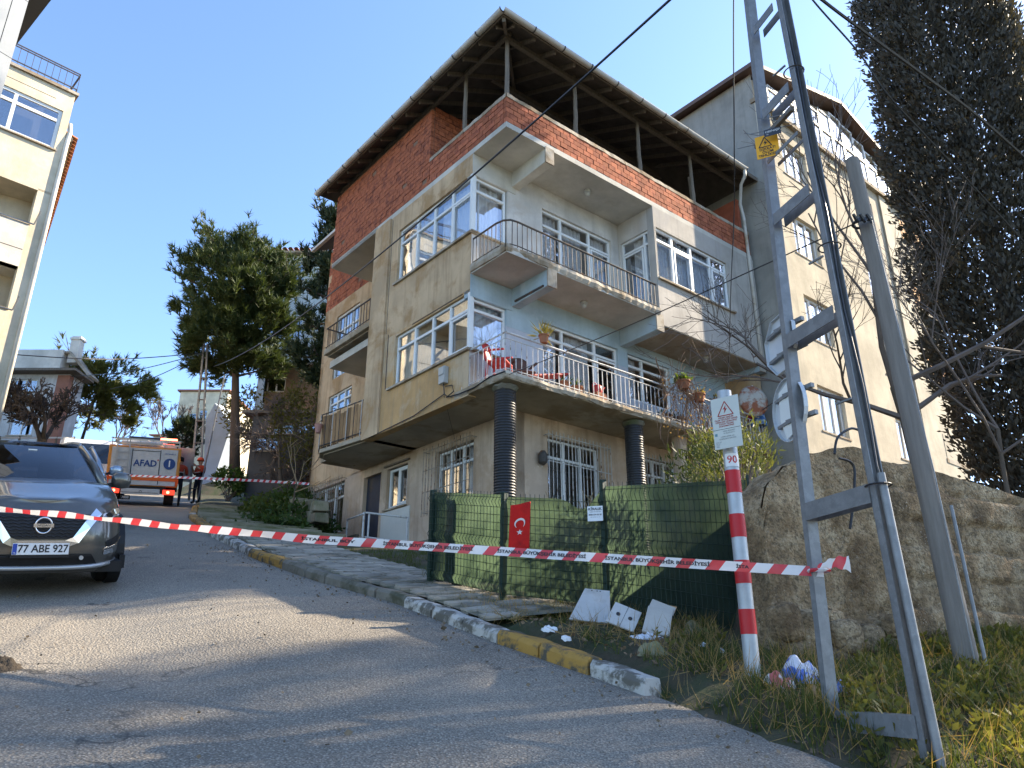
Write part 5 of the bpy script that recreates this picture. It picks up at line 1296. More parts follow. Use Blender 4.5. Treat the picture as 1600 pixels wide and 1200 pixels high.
# glazed penthouse under the gable
MB().box(-.05, NW + .1, -.14, .1, 15.52 - NB, 15.66 - NB).build('penthouse_sill', M_edge, nb)
xs_ = [.75, 1.6, 2.35, 3.1, 3.85, 4.6, 5.35, 6.1, 6.85, 7.6, 8.4]
for a, c in zip(xs_, xs_[1:]): bwin(nb, 'b', -.04, a, c, 15.68 - NB, min(gab(a), gab(c)) - .22, [], 16.6 - NB, fw=.06, sill=False)
b = MB(); N = 16
for i in range(N): a, c = NW * i / N, NW * (i + 1) / N; b.quad((a, .12, 15.5 - NB), (c, .12, 15.5 - NB), (c, .12, gab(c) - .05), (a, .12, gab(a) - .05))
b.build('gable_wall', M_beige, nb)
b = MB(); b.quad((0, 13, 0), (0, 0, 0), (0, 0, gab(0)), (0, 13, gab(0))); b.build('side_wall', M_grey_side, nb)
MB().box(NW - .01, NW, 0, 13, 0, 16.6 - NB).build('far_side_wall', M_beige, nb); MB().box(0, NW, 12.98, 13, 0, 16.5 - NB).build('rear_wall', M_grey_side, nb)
for (a0, z0, a1, z1) in ((-.3, gab(0) - .02, 5.1, gab(5.1) + .06), (5.1, gab(5.1) + .06, NW + .3, gab(NW) - .02)):
    b = MB(); vs_ = [(a0, -.3, z0), (a1, -.3, z1), (a1, 13.2, z1), (a0, 13.2, z0)]; b.add([(x, y, z + .14) for x, y, z in vs_] + vs_, [(0, 1, 2, 3), (7, 6, 5, 4), (0, 4, 5, 1), (1, 5, 6, 2), (2, 6, 7, 3), (3, 7, 4, 0)]); b.build('roof', M_brownm, nb)
M_or = mat('orange_paint', (.55, .25, .07), .8, .1, 3, .1, 30)
for z in (6.2, 8.9, 11.6, 14.2):
    MB().box(NW - 1.6, NW + .9, -.02, 1.6, z - NB, z + .14 - NB).build('balcony_slab', M_edge, nb)
    MB().box(NW - 1.55, NW + .85, -.01, .1, z + .14 - NB, z + .95 - NB).build('balcony_front', M_or if z > 7 else M_beige, nb)
# low annexe behind the wall
ax = on_vert(1600, 735, (6, 14), (14, 17.5)); an_ = thing('annexe', 'low plain grey annexe roof behind the retaining wall', 'building', (7.6, 13.8, -.9), R(24))
MB().box(0, 9, 0, 5, 0, 3.55).build('wall', mat('annexe_grey', (.42, .42, .38), .85, .08, 2, .1, 30), an_); MB().box(-.3, 9.3, -.35, 5, 3.55, 3.7).build('roof', M_brownm, an_)

# ---- cream block across the street
Q = atY(118, 150, 20.0); QA = R(46)
M_cream = plaster('plaster_cream', (.66, .57, .42), (.60, .51, .37), .62, None, .12); M_creamw = plaster('plaster_cream_pale', (.70, .65, .56), (.64, .58, .48), .62, None, .12)
QB = 3.0
cb = thing('cream_block', 'cream apartment block with roof railing on the left edge', 'building', (Q.x, Q.y, QB), QA)
CW = -12.0; zq = lambda z: z - QB; TZ = Q.z
wh = [(x0, x0 + 2.5, zq(15.25), zq(16.72)) for x0 in (-3.0, -6.2, -9.4)]
wh = [(-2.75, -.22, zq(15.25), zq(16.72)), (-6.2, -3.6, zq(15.25), zq(16.72)), (-10.2, -7.2, zq(15.25), zq(16.72))]
wmesh('b', 0, .3, CW, 0, zq(13.75), zq(TZ), wh).build('wall', M_cream, cb)
for h in wh: bwin(cb, 'b', .05, h[0], h[1], h[2], h[3], [h[0] + 1.25], h[3] - .4, fw=.1)
def band(z0, z1, m): MB().box(CW, -.36, -.02, .25, zq(z0), zq(z1)).build('balcony_parapet', m, cb)
for (z0, z1) in ((11.05, 12.45), (8.2, 9.65), (5.3, 6.8)):
    band(z0, z1, M_creamw if z1 > 10 else M_cream); MB().box(CW, -.34, -.05, .27, zq(z1), zq(z1 + .05)).build('coping', M_edge, cb); MB().box(CW, -.3, 0.0, 1.5, zq(z0), zq(z0 + .12)).build('balcony_floor', M_creamw, cb)
    MB().box(CW, -.37, -.024, -.021, zq(z0 + .55), zq(z0 + .57)).build('groove', M_railk, cb)
    b = MB(); b.bar((-1.6, -.03, zq(z1 + .02)), (-.3, -.35, zq(z1 - .1)), .03, .03); b.bar((-.3, -.35, zq(z1 - .1)), (-.25, -.5, zq(z1 + .3)), .03, .03); b.build('clothes_bracket', M_galv, cb)
MB().box(CW, 0, 1.5, 1.7, 0, zq(13.75)).build('recessed_wall', M_creamw, cb); MB().box(CW, 0, .0, 1.5, zq(13.68), zq(13.75)).build('soffit', M_cream, cb)
MB().box(-.36, 0, 0.0, .3, 0, zq(13.75)).build('corner_pier', M_cream, cb); MB().box(-.02, 0, .3, 9, 0, zq(TZ)).build('side_wall', M_cream, cb); MB().box(CW, 0, 8.9, 9, 0, zq(TZ)).build('rear_wall', M_cream, cb)
MB().box(CW, .08, -.08, 9, zq(TZ), zq(TZ + .1)).build('roof_slab', M_edge, cb)
MB().box(CW, -.5, -.003, -.0005, zq(TZ - .42), zq(TZ - .40)).build('groove', M_railk, cb)
b = MB().tube([(.06, .06, zq(16.4)), (.1, .04, zq(16.1)), (.07, -.03, zq(15.5)), (.05, -.05, 0)], .07, 8); b.build('downpipe', M_creamw, cb, smooth_=True)
rl = MB()
for z in (TZ + .25, TZ + .78, TZ + .86): rl.bar((CW, .0, zq(z)), (.0, .0, zq(z)), .03, .03); rl.bar((0, 0, zq(z)), (0, 6, zq(z)), .03, .03)
rlo = rl.build('roof_railing', M_railk, cb); me = MB().bar((0, 0, 0), (0, 0, .72), .014, .014).mesh('baluster', M_railk)
for i in range(34): link_mesh('baluster', me, rlo, (-i * .19, 0, zq(TZ + .1)))
# laundry drying on the second parapet
for i in range(2): tag(MB().grid(lambda u, v: (u * .35, .03 * sin(u * 8), -v * .5), 6, 2).build('laundry', M_white, loc=tuple(Vector((Q.x, Q.y, 0)) + Vector((cos(QA), sin(QA), 0)) * (-1.9 - i * .45) + Vector((sin(QA), -cos(QA), 0)) * .35 + Vector((0, 0, 10.75)))), ('white washing hanging nearest the corner of the cream block', 'white washing hanging at the left picture edge on the cream block')[i], 'laundry', 'washing on the cream block balcony')
# ---- tile-roofed house behind it
T0, T1 = atY(113, 224, 20.9), None; T1 = atY(63, 388, 20.9 * (775 / 991) / (619 / 1050)); T1.z = T0.z
td = (T1 - T0); tl = td.length; ta = math.atan2(td.y, td.x)
th_ = thing('tile_roofed_house', 'house with red tile eave showing behind the cream block', 'house', (T0.x, T0.y, 4.0), ta)
M_tile = mat('clay_tile', (.42, .17, .08), .85, .2, 4, .3, 30, rn=.25)
zt0 = T0.z - 4.0
MB().box(-.1, tl, .45, 6, 0, zt0 - .1).build('wall', M_cream, th_)
MB().add([(-.3, 0, zt0), (tl, 0, zt0), (tl, 4, zt0 + 1.4), (-.3, 4, zt0 + 1.4)], [(0, 1, 2, 3)]).build('roof_deck', M_wood_old, th_)
MB().box(-.3, tl, .02, .06, zt0 - .12, zt0 + .02).build('eave_board', M_wood_old, th_)
b = MB(); n = 9
for k in (0, 1):
    for i in range(n): an2 = pi * i / (n - 1); b.v.append((.1 * cos(an2), -.12 + .6 * k, .09 * sin(an2) + .2 * k))
for i in range(n - 1): b.f.append((i, i + 1, n + i + 1, n + i)); b.m.append(0)
tm = b.mesh('roof_tile', M_tile)
for i in range(int(tl / .22)): link_mesh('roof_tile', tm, th_, (-.2 + i * .22, 0, zt0 + .02))
# ---- grey clad building at the upper left corner
K = atY(24, 72, 9.6); M_clad = mat('grey_cladding', (.27, .29, .31), .55, .08, 2, .05, 30); KA = math.atan2(-.62, 1.0)
gk = thing('grey_clad_building', 'grey panel clad building corner with overhanging eave at the upper left', 'building', (K.x, K.y, 2.0), KA)
kc = 15.0 - 2.0
MB().box(-.3, -.005, -6, 0, 0, kc).build('wall', M_room, gk)
for i in range(11):
    for j, (y0, y1) in enumerate(((0, -.22), (-.22, -.5), (-.5, -1.4), (-1.4, -2.6), (-2.6, -4.2), (-4.2, -6))):
        MB().box(-.004, .02, y1 + .006, y0 - .006, kc - 1.18 * (i + 1) + .006, kc - 1.18 * i - .006).build('cladding_panel', M_clad, gk)
E0, E1 = atY(22, 75, 13.0), atY(22, 75, 13.0); E1 = atY(80, -4, 13.0 * (915 / 939) / (983 / 913)); ez = E0.z
dv = Vector((E1.x - E0.x, E1.y - E0.y, 0)); sv = Vector((dv.y, -dv.x, 0)).normalized(); sv = sv if sv.x < 0 else -sv
b = MB(); P = [E0, E0 + dv * 1.6, E0 + dv * 1.6 + sv * 3, E0 + sv * 3]; b.prism([(p.x, p.y) for p in P], ez, ez + .25)
o = b.build('eave', mat('eave_grey', (.20, .18, .17), .7, .1, 2, .05, 30)); o.parent = gk; o.matrix_parent_inverse = (Matrix.Translation(gk.location) @ Matrix.Rotation(KA, 4, 'Z')).inverted()
# ---- far left house with chimney
def far_house(name, label, Y, x0, x1, ytop, ybot, depth, m, wins, roof_m=None, rz=0, over=.35, rise=0.0, cat='house', z_drop=1.0):
    A, B = atY(x0, ybot, Y), atY(x1, ybot, Y); zt = atY((x0 + x1) / 2, ytop, Y).z; zb = A.z - z_drop; w = B.x - A.x
    t = thing(name, label, cat, (A.x, Y, zb), rz)
    hs = []
    for (wx0, wx1, wy0, wy1, tr) in wins:
        p, q = atY(wx0, wy0, Y), atY(wx1, wy1, Y); hs.append((p.x - A.x, q.x - A.x, q.z - zb, p.z - zb, tr))
    wmesh('b', 0, .25, 0, w, 0, zt - zb, [h[:4] for h in hs]).build('front_wall', m, t)
    for h in hs: bwin(t, 'b', .08, h[0], h[1], h[2], h[3], [h[0] + (h[1] - h[0]) * k / h[4] for k in range(1, h[4])], None, fw=.06)
    b = MB(); b.quad((0, depth, 0), (0, 0, 0), (0, 0, zt - zb), (0, depth, zt - zb)); b.build('side_wall', m, t); b = MB(); b.quad((w, 0, 0), (w, depth, 0), (w, depth, zt - zb), (w, 0, zt - zb)); b.build('side_wall', m, t)
    r_ = MB(); vs_ = [(-over, -over, zt - zb + .02), (w + over, -over, zt - zb + .02), (w + over, depth, zt - zb + rise), (-over, depth, zt - zb + rise)]
    r_.add(vs_ + [(x, y, z + .12) for x, y, z in vs_], [(3, 2, 1, 0), (4, 5, 6, 7), (0, 1, 5, 4), (1, 2, 6, 5), (2, 3, 7, 6), (3, 0, 4, 7)]); r_.build('roof', roof_m or M_brownm, t)
    return t, w, zt - zb
M_shade_white = plaster('plaster_far_white', (.55, .55, .55), (.45, .43, .42), .6, None, .3)
M_redbr = mat('reddish_pier', (.30, .14, .10), .9, .2, 3, .2, 30)
t, w, h = far_house('white_house', 'whitewashed old house with dark eave at the far left', 34, -60, 84, 585, 705, 1.2, M_shade_white, [(22, 55, 592, 612, 2), (20, 48, 640, 680, 2)], M_wood_old, over=.5)
MB().box(w - .55, w + .03, -.04, .3, 0, h - .05).build('brick_pier', M_redbr, t)
MB().box(w - 3.2, w - .9, .5, 1.2, h + .1, h + 1.5).build('attic_room', M_creamw, t)
b = MB(); b.add([(w - 3.6, .6, h + 1.5), (w - .6, .6, h + 1.45), (w + .6, .6, h + .2), (w + .6, 1.5, h + .2), (w - .6, 1.5, h + 1.45), (w - 3.6, 1.5, h + 1.5)], [(0, 1, 4, 5), (1, 2, 3, 4)]); o = b.build('attic_roof', M_edge, t); o.modifiers.new('s', 'SOLIDIFY').thickness = .12
ch = MB().box(w - .75, w - .3, .7, 1.1, h + .9, h + 2.3).box(w - .8, w - .25, .65, 1.15, h + 2.12, h + 2.22); ch.build('chimney', M_creamw, t)
# ---- grey house behind the pine
M_gg = plaster('plaster_green_grey', (.46, .49, .48), (.42, .44, .43), .62, None, .15)
t, w, h = far_house('green_grey_house', 'pale green grey house with white windows behind the pine', 36, 398, 560, 400, 640, 7, M_gg, [(426, 474, 407, 440, 3), (420, 470, 495, 530, 2), (520, 545, 425, 470, 2)], M_edge, rise=.8)
b = MB()
for k in (0, 1):
    for i in range(7): an2 = pi * i / 6; b.v.append((.12 * cos(an2), -.5 + .8 * k, .1 * sin(an2) + .12 * k))
for i in range(6): b.f.append((i, i + 1, 7 + i + 1, 7 + i)); b.m.append(0)
tm2 = b.mesh('roof_tile', M_tile)
for i in range(14): link_mesh('roof_tile', tm2, t, (-.2 + i * .3, 0, h + .16))
M_shack = mat('shack_grey', (.085, .085, .09), .9, .3, 2, .3, 20); M_brwall = mat('brown_plaster', (.20, .13, .085), .9, .2, 2, .2, 20)
far_house('brown_lean_to', 'brown lean-to wall with small windows behind the bare branches', 31, 408, 520, 575, 700, 3, M_brwall, [(418, 445, 590, 612, 2)], M_wood_old, rise=.3)
far_house('dark_shed', 'dark grey garden shed with square windows below the pine', 28.5, 385, 505, 650, 742, 2.5, M_shack, [(400, 434, 683, 704, 2), (428, 458, 660, 678, 2), (465, 495, 662, 682, 2)], M_wood_old, rise=.25)
# ---- whitewashed stair wall
P = [atY(px, py, 33) for px, py in ((316, 757), (322, 655), (336, 630), (362, 662), (333, 752))]
t = thing('stair_wall', 'blue white painted stair wall beside the distant pole', 'wall', tuple(P[0])); b = MB()
b.add([tuple(p - P[0]) for p in P] + [tuple(p - P[0] + Vector((.3, .5, 0))) for p in P], [(0, 1, 2, 3, 4)[::-1], (5, 6, 7, 8, 9)] + [(i, (i + 1) % 5, 5 + (i + 1) % 5, 5 + i) for i in range(5)]); b.build('face', mat('bluewash', (.42, .50, .62), .85, .12, 2, .2, 30), t)
# ---- far cream building at the head of the street
far_house('distant_flats', 'distant cream flats with a red roof band at the top of the street', 62, 268, 345, 612, 700, 10, M_cream, [(292, 306, 645, 660, 1), (312, 322, 640, 655, 1), (278, 286, 648, 660, 1)], M_redbr, over=.2, z_drop=9)
far_house('distant_low_house', 'distant low house with red roof behind the rescue truck', 66, 236, 270, 682, 705, 8, M_creamw, [(244, 252, 688, 696, 1)], M_tile, over=.3, rise=1.2, z_drop=9)
# garden wall at far left behind the cars
P0_, P1_ = atY(-40, 715, 27), atY(110, 712, 30)
t = thing('garden_wall', 'low stone garden wall with rail behind the parked cars', 'wall', (P0_.x, P0_.y, P0_.z - 1.5)); dw = P1_ - P0_
MB().bar((0, 0, .9), (dw.x, dw.y, dw.z + .9), .3, 1.8).build('masonry', M_stone, t); MB().bar((0, 0, 2.25), (dw.x, dw.y, dw.z + 2.25), .06, .06).build('rail', M_white, t)
for i in range(6): f = i / 5; MB().bar((dw.x * f, dw.y * f, dw.z * f + 1.75), (dw.x * f, dw.y * f, dw.z * f + 2.3), .06, .06).build('rail_post', M_wood_old, t)

# ---- distant lattice pole
dpz = FP.z - 1.5
fpole = thing('distant_steel_pole', 'distant galvanised ladder pole standing beside the steps', 'pole', (FP.x, FP.y, dpz)); H_ = FPT.z + .3 - dpz; tilt = FPT.x - FP.x
for sd in (-1, 1): MB().bar((sd * .2, 0, 0), (tilt + sd * .07, 0, H_), .07, .07).build('leg', M_galv, fpole)
for i in range(7):
    f = (i + .5) / 7.2; MB().bar((tilt * f - .2 + .13 * f, -.03, H_ * f), (tilt * f + .2 - .13 * f, -.03, H_ * f), .1, .02).build('batten', M_galv, fpole)
o = MB().tube([(0, 0, 0), (.35, 0, 5.0)], .03, 6).build('thin_post', M_galv, loc=tuple(atY(312, 760, 28.5) - Vector((0, 0, .5)))); tag(o, 'thin leaning post right of the distant ladder pole', 'post')
for l, (px, py, Y) in (('high overhead wire at left from distant pole to cream block', (-20, 551, 22)), ('middle sagging wire at left above the small pine', (112, 588, 34)), ('lowest sagging wire at left ending in the small pine', (172, 608, 34)), ('faint far wire towards the distant flats', (170, 600, 60))):
    e = atY(px, py, Y); a = Vector((FPT.x, FPT.y, FPT.z - .1)) if 'faint' not in l else atY(268, 628, 62); m = a.lerp(e, .5) - Vector((0, 0, .25)); wire(l, [a, m, e], .018 if 'faint' not in l else .025)
# ================================================================ trees and plants
M_bark = mat('bark', (.10, .075, .055), .95, .3, 5, .8, 25, stretch=(4, 4, 1)); M_twig = mat('bare_twigs', (.13, .10, .085), .9, .3, 4, .3, 30); M_dry = mat('dry_stems', (.30, .21, .12), .9, .3, 5, .2, 30)
M_pine = leafmat('pine_needles', (.045, .072, .028), .5, .25); M_pine2 = leafmat('conifer_dark', (.03, .05, .028), .4, .2); M_cyp = leafmat('cypress_leaves', (.062, .060, .056), .45, .15)  # cypress leaf colour is greyed to carry the veiling haze
M_olea = leafmat('oleander_leaves', (.11, .135, .055), .5, .35); M_bush = leafmat('olive_bush', (.10, .10, .035), .5, .35); M_weed = leafmat('weed_green', (.062, .088, .026), .55, .4); M_straw = leafmat('straw', (.27, .20, .10), .5, .3); M_ivy = leafmat('ivy', (.04, .075, .02), .5, .3)
def rv(r_): 
    while True:
        v = Vector((r_.uniform(-1, 1), r_.uniform(-1, 1), r_.uniform(-1, 1)))
        if .01 < v.length < 1: return v
def tri_leaf(b, p, d, L, w, r_):
    x = d.cross(rv(r_)).normalized() * w; o = len(b.v); b.v += [tuple(p - x), tuple(p + x), tuple(p + d * L)]; b.f.append((o, o + 1, o + 2)); b.m.append(0)
def quad_leaf(b, p, d, L, w, r_, m=0):
    x = d.cross(rv(r_)).normalized() * w; o = len(b.v); b.v += [tuple(p), tuple(p + d * L * .45 - x), tuple(p + d * L), tuple(p + d * L * .45 + x)]; b.f.append((o, o + 1, o + 2, o + 3)); b.m.append(m)
def limb(b, p, d, L, r0, r1, r_, n=5, wob=.15, sides=6):
    pts = [Vector(p)]; d = Vector(d).normalized()
    for i in range(n): d = (d + rv(r_) * wob).normalized(); pts.append(pts[-1] + d * L / n)
    b.tube(pts, [r0 + (r1 - r0) * i / n for i in range(n + 1)], sides, cap=False); return pts, d
def pine(name, label, base, H, crown_z, crown_r, seed, m, tufts=1000, needle=.24, nw=.022, lean=(0, 0), n_per=11, group=None, shape=None, dense=0):
    r_ = random.Random(seed); t = thing(name, label, 'tree', tuple(base), group=group)
    b = MB(); pts = [Vector((lean[0] * i / 8 + .05 * noise.noise((i, seed, 0)), lean[1] * i / 8, H * .93 * i / 8 - .3)) for i in range(9)]
    b.tube(pts, [.2 * H / 9 * (1 - .82 * i / 8) for i in range(9)], 9)
    leaf = MB()
    nl = 26
    tips = []
    for k in range(nl):
        z = crown_z + (H - crown_z) * (k / nl) ** .9 * .95; an = k * 2.4 + r_.uniform(-.4, .4); f = (z - crown_z) / (H - crown_z)
        prof = shape(f) if shape else (sin(pi * (.18 + .75 * f)) ** .7)
        L = crown_r * prof * r_.uniform(.75, 1.05); d = Vector((cos(an), sin(an), .15 + .45 * f)); p0 = Vector((lean[0] * z / H, lean[1] * z / H, z))
        pp, _ = limb(b, p0, d, L, .05 * H / 9, .012, r_, 5, .18, 5)
        for q in range(5):
            f2 = r_.uniform(.35, 1); i = min(4, int(f2 * 5)); pq = pp[i].lerp(pp[i + 1], f2 * 5 - i); dd = (d + rv(r_) * .9); p2, _ = limb(b, pq, dd, L * .35, .018, .006, r_, 3, .25, 4); tips += p2[1:]
        tips += pp[2:]
    b.build('trunk', M_bark, t, smooth_=True)
    cl = []
    for k in range(dense):
        z = crown_z + (H - crown_z) * (.04 + .93 * r_.random()); f = (z - crown_z) / (H - crown_z); an = r_.uniform(0, 2 * pi); rr = crown_r * (shape(f) if shape else 1) * sqrt(r_.random()) * .93
        cl.append(Vector((lean[0] * z / H + rr * cos(an), lean[1] * z / H + rr * sin(an), z)))
    for k in range(tufts):
        p = (r_.choice(cl) + Vector((r_.gauss(0, .2), r_.gauss(0, .2), r_.gauss(0, .16))) * (crown_r / 3)) if (cl and r_.random() < .8) else r_.choice(tips) + rv(r_) * (crown_r * .16); ax = (Vector((p.x, p.y, .6 * (p.z - crown_z))) .normalized() + rv(r_) * .8 + Vector((0, 0, .35))).normalized()
        for q in range(n_per): d = (ax + rv(r_) * 1.05).normalized(); tri_leaf(leaf, p + ax * r_.uniform(-.1, .12), d, needle * r_.uniform(.7, 1.2), nw, r_)
    leaf.build('crown', m, t); return t
def gpt(px, py, Y): return atY(px, py, Y)
pb_ = gpt(368, 742, 30); z_top = gpt(345, 385, 30).z
pine('pine_tree', 'large rounded pine left of the house behind the rescue truck', pb_, z_top - pb_.z, gpt(365, 588, 30).z - pb_.z, 2.8, 3, M_pine, 6600, .32, .026, (-1.15, 0), 12, shape=lambda f: .62 + .42 * sin(pi * min(1, f * 1.1)) if f < .75 else .95 * sqrt(max(.02, 1 - ((f - .6) / .42) ** 2)), dense=135)
pb2 = gpt(492, 760, 27); pine('conifer_tree', 'tall dark conifer squeezed against the left side of the house', pb2, gpt(505, 325, 27).z - pb2.z, 3.4, 1.75, 8, M_pine2, 2600, .3, .03, (.2, 0), 11, shape=lambda f: .95 - .35 * f, dense=70)
pb3 = gpt(118, 715, 38); pine('small_pine', 'small spreading pine between the white house and the truck', pb3, gpt(120, 578, 38).z - pb3.z, gpt(120, 655, 38).z - pb3.z, 2.9, 13, leafmat('pine_sunlit', (.10, .115, .035), .5, .3), 1700, .34, .03, (.5, 0), 11, dense=45)
pb4 = gpt(283, 725, 33); pine('young_pine', 'small dark young pine beside the truck and the distant pole', pb4, gpt(283, 660, 33).z - pb4.z, .5, .75, 15, M_pine2, 260, .3, .03, (0, 0), 10)
# cypresses: dense columns of small scale-leaf sprays
def cypress_mesh(H, rad, seed, n):
    r_ = random.Random(seed); b = MB()
    def R_(z, an): f = z / H; base = min(1, .55 + f * 3.0) * (1 if f < .7 else sqrt(max(.01, 1 - ((f - .7) / .31) ** 2))); return rad * base * (1 + .22 * noise.noise((cos(an) * 2.2, sin(an) * 2.2, z * .45 + seed)) + .22 * noise.noise((cos(an) * 5, sin(an) * 5, z * 1.1)) + .12 * noise.noise((cos(an) * 11, sin(an) * 11, z * 3)))
    for k in range(n):
        z = H * r_.random() ** .9; an = r_.uniform(0, 2 * pi); q = 1 - .55 * r_.random() ** 2.2; rr = R_(z, an) * q
        p = Vector((rr * cos(an), rr * sin(an), z + .8)); ax = (Vector((cos(an), sin(an), 1.5)) + rv(r_) * .7).normalized()
        for j in range(6): quad_leaf(b, p + rv(r_) * .2, (ax + rv(r_) * .8).normalized(), r_.uniform(.10, .22), r_.uniform(.022, .045), r_)
    return b
def cypress(label, base, H, rad, seed, n):
    t = thing('cypress_tree', label, 'tree', tuple(base), group='tall cypresses on the right')
    cypress_mesh(H, rad, seed, n).build('crown', M_cyp, t); MB().tube([(0, 0, -.5), (0, 0, H * .4), (.1, 0, H * .85)], [.32, .22, .05], 8).build('trunk', M_bark, t); return t
cypress('huge dark cypress towering at the right edge', (11.75, 16.4, 1.4), 22.5, 1.72, 2, 24000)
cypress('added unseen cypress out of view on the right that shades the street', (18.2, 13.3, 1.6), 22, 1.4, 5, 8000)  # unseen tree, added to cast shade across the road
# bare branching trees
def bare(name, label, base, H, r0, seed, levels, m, spread=.55, kids=(3, 4), lean=(0, 0, 1), first=.35, group=None, minr=.004, up=.25, dead=None):
    r_ = random.Random(seed); b = MB(); t = thing(name, label, 'tree', tuple(base), group=group); tr = MB()
    pts, d = limb(tr, (0, 0, -.2), lean, H * first, r0, r0 * .7, r_, 6, .07, 8); tr.build('trunk', M_bark, t, smooth_=True)
    def rec(p, d, L, r, lv):
        pp, dd = limb(b, p, d, L, r, max(minr, r * .45), r_, 4 if lv > 1 else 3, .22, 5 if lv > 1 else 3)
        if lv <= 0: return
        for k in range(r_.randint(*kids)):
            f = r_.uniform(.3, 1); i = min(len(pp) - 2, int(f * (len(pp) - 1))); q = pp[i].lerp(pp[i + 1], f * (len(pp) - 1) - i)
            rec(q, (dd + rv(r_) * spread * 1.6 + Vector((0, 0, up))).normalized(), L * r_.uniform(.5, .78), max(minr, r * .5), lv - 1)
    for k in range(r_.randint(4, 5)): rec(pts[-1 - (k % 2)], (d * .5 + rv(r_) * 1.0 + Vector((0, 0, .35))).normalized(), H * r_.uniform(.28, .4), r0 * .55, levels)
    b.build('branches', m, t); return t
bt = gpt(1462, 770, 13.6); bt.z = ground(bt.x, bt.y); bare('bare_tree', 'leafless tree with many fine twigs behind the timber pole', bt, 9.6, .11, 21, 4, M_twig, .6, (3, 4), (-.10, 0, 1), .38, minr=.0042, up=.12)
bt = gpt(1575, 800, 13.2); bt.z = ground(bt.x, bt.y); bare('bare_tree', 'second leafless tree at the right edge in front of the cypress', bt, 8.0, .05, 24, 4, M_twig, .6, (2, 4), (.02, 0, 1), .36, minr=.004, up=.25)
bt = gpt(52, 715, 27); bare('bare_tree', 'dark spreading bare tree in front of the white house', bt, 3.3, .17, 31, 4, mat('dark_twigs', (.06, .052, .048), .9, .3, 4, .3, 30), .65, (4, 5), (.25, 0, 1), .28, minr=.016, up=.1)
bt = gpt(175, 715, 58); bare('bare_tree', 'small far bare tree above the white van', bt, 5.2, .12, 35, 4, M_twig, .5, (3, 4), (0, 0, 1), .3, minr=.018, up=.4)
bt = gpt(247, 712, 56); bare('bare_tree', 'small far bare tree above the rescue truck', bt, 5.2, .12, 37, 4, M_twig, .5, (3, 4), (0, 0, 1), .3, minr=.018, up=.4)
bt = gpt(440, 742, 26.5); bare('bare_tree', 'tangled bare shrub below the large pine', bt, 4.2, .07, 41, 4, M_twig, .75, (4, 5), (-.2, 0, 1), .25, minr=.009, up=0)
bt = gpt(452, 826, 19.2); bare('bare_sapling', 'thin pale bare sapling on the bank beside the steps', bt, 3.0, .028, 44, 2, M_dry, .8, (2, 3), (.1, 0, 1), .45, minr=.007, up=.1)
# bushes
def bush(name, label, base, rx, ry, rz, n, L, w, m, seed, stems=True, cat='shrub', up=.5, stuff=None):
    r_ = random.Random(seed); t = thing(name, label, cat, tuple(base)); b = MB(); cl = []
    for k in range(max(8, n // 40)):
        v = rv(r_); v = v.normalized() * (v.length ** .45); c = Vector((v.x * rx, v.y * ry, rz + v.z * rz)); cl.append(c)
    for k in range(n):
        c = r_.choice(cl) + Vector((r_.gauss(0, rx * .16), r_.gauss(0, ry * .16), r_.gauss(0, rz * .16))); d = (rv(r_) + Vector((c.x / rx * .5, c.y / ry * .5, up))).normalized(); quad_leaf(b, c, d, L * r_.uniform(.6, 1.2), w * r_.uniform(.7, 1.2), r_)
    b.build('foliage', m, t)
    if stems:
        s_ = MB()
        for c in cl[:40]: limb(s_, (r_.uniform(-.1, .1) * rx, r_.uniform(-.1, .1) * ry, -.1), c, c.length, .015, .004, r_, 4, .12, 4)
        s_.build('stems', M_twig, t)
    return t
ob = gpt(1160, 790, 8.3); bush('oleander_shrub', 'pale leafed oleander bush behind the end of the fence', ob + Vector((0, .3, -.2)), .46, .5, .62, 2600, .10, .0085, M_olea, 51, up=.8)
ob = gpt(1105, 800, 9.6); bush('oleander_shrub', 'dark leafed oleander bush behind the striped post', ob + Vector((0, 0, -.3)), .5, .5, .62, 1500, .11, .012, leafmat('oleander_dark', (.035, .055, .02), .4, .3), 53, up=.6)
bush('olive_bush', 'yellowish olive bush against the house side below the conifer', gpt(470, 700, 26) - Vector((0, 0, .6)), 1.0, .9, 1.5, 2600, .17, .03, M_bush, 55, up=.3)
bush('olive_bush', 'pale yellow green bush between pine trunk and stair wall', gpt(390, 665, 31) - Vector((0, 0, .5)), 1.1, .9, 1.0, 1500, .2, .04, leafmat('bush_yellow', (.16, .15, .05), .5, .35), 57, up=.3)
bush('garden_shrub', 'green leafy shrub at the foot of the stair wall', gpt(358, 766, 28) - Vector((0, 0, .3)), .55, .5, .6, 900, .2, .035, leafmat('shrub_green', (.06, .12, .03), .5, .35), 59)
for i, (px, py, Y, rx, rz, l) in enumerate(((428, 832, 17.5, .8, .35, 'dark ivy mound on the bank above the landing'), (455, 822, 19, 1.0, .6, 'ivy mound against the left house wall'), (440, 790, 21, 1.2, .55, 'sunlit ivy mound under the sapling'), (428, 782, 23, .8, .4, 'ivy mound beside the stone border'), (458, 800, 22, .8, .6, 'ivy mound in the corner below the conifer'))):
    p = gpt(px, py, Y); p.z = ground(p.x, p.y) - .1; bush('ivy_mound', l, p, rx, .9, rz, 1500, .15, .04, M_ivy if i != 2 else M_weed, 70 + i, False, 'ivy')
# bare pale stems behind the fence
for i, (px, l) in enumerate(((872, 'bare pale shrub behind the fence left of the notice plate'), (905, 'taller bare pale shrub in front of the barred window'))):
    p = gpt(px, 800, 9.6 + i * .3); bare('bare_shrub', l, p - Vector((0, 0, .6)), 1.15 + i * .15, .012, 90 + i, 2, M_dry, .5, (2, 3), (0, 0, 1), .3, minr=.006, up=.6)

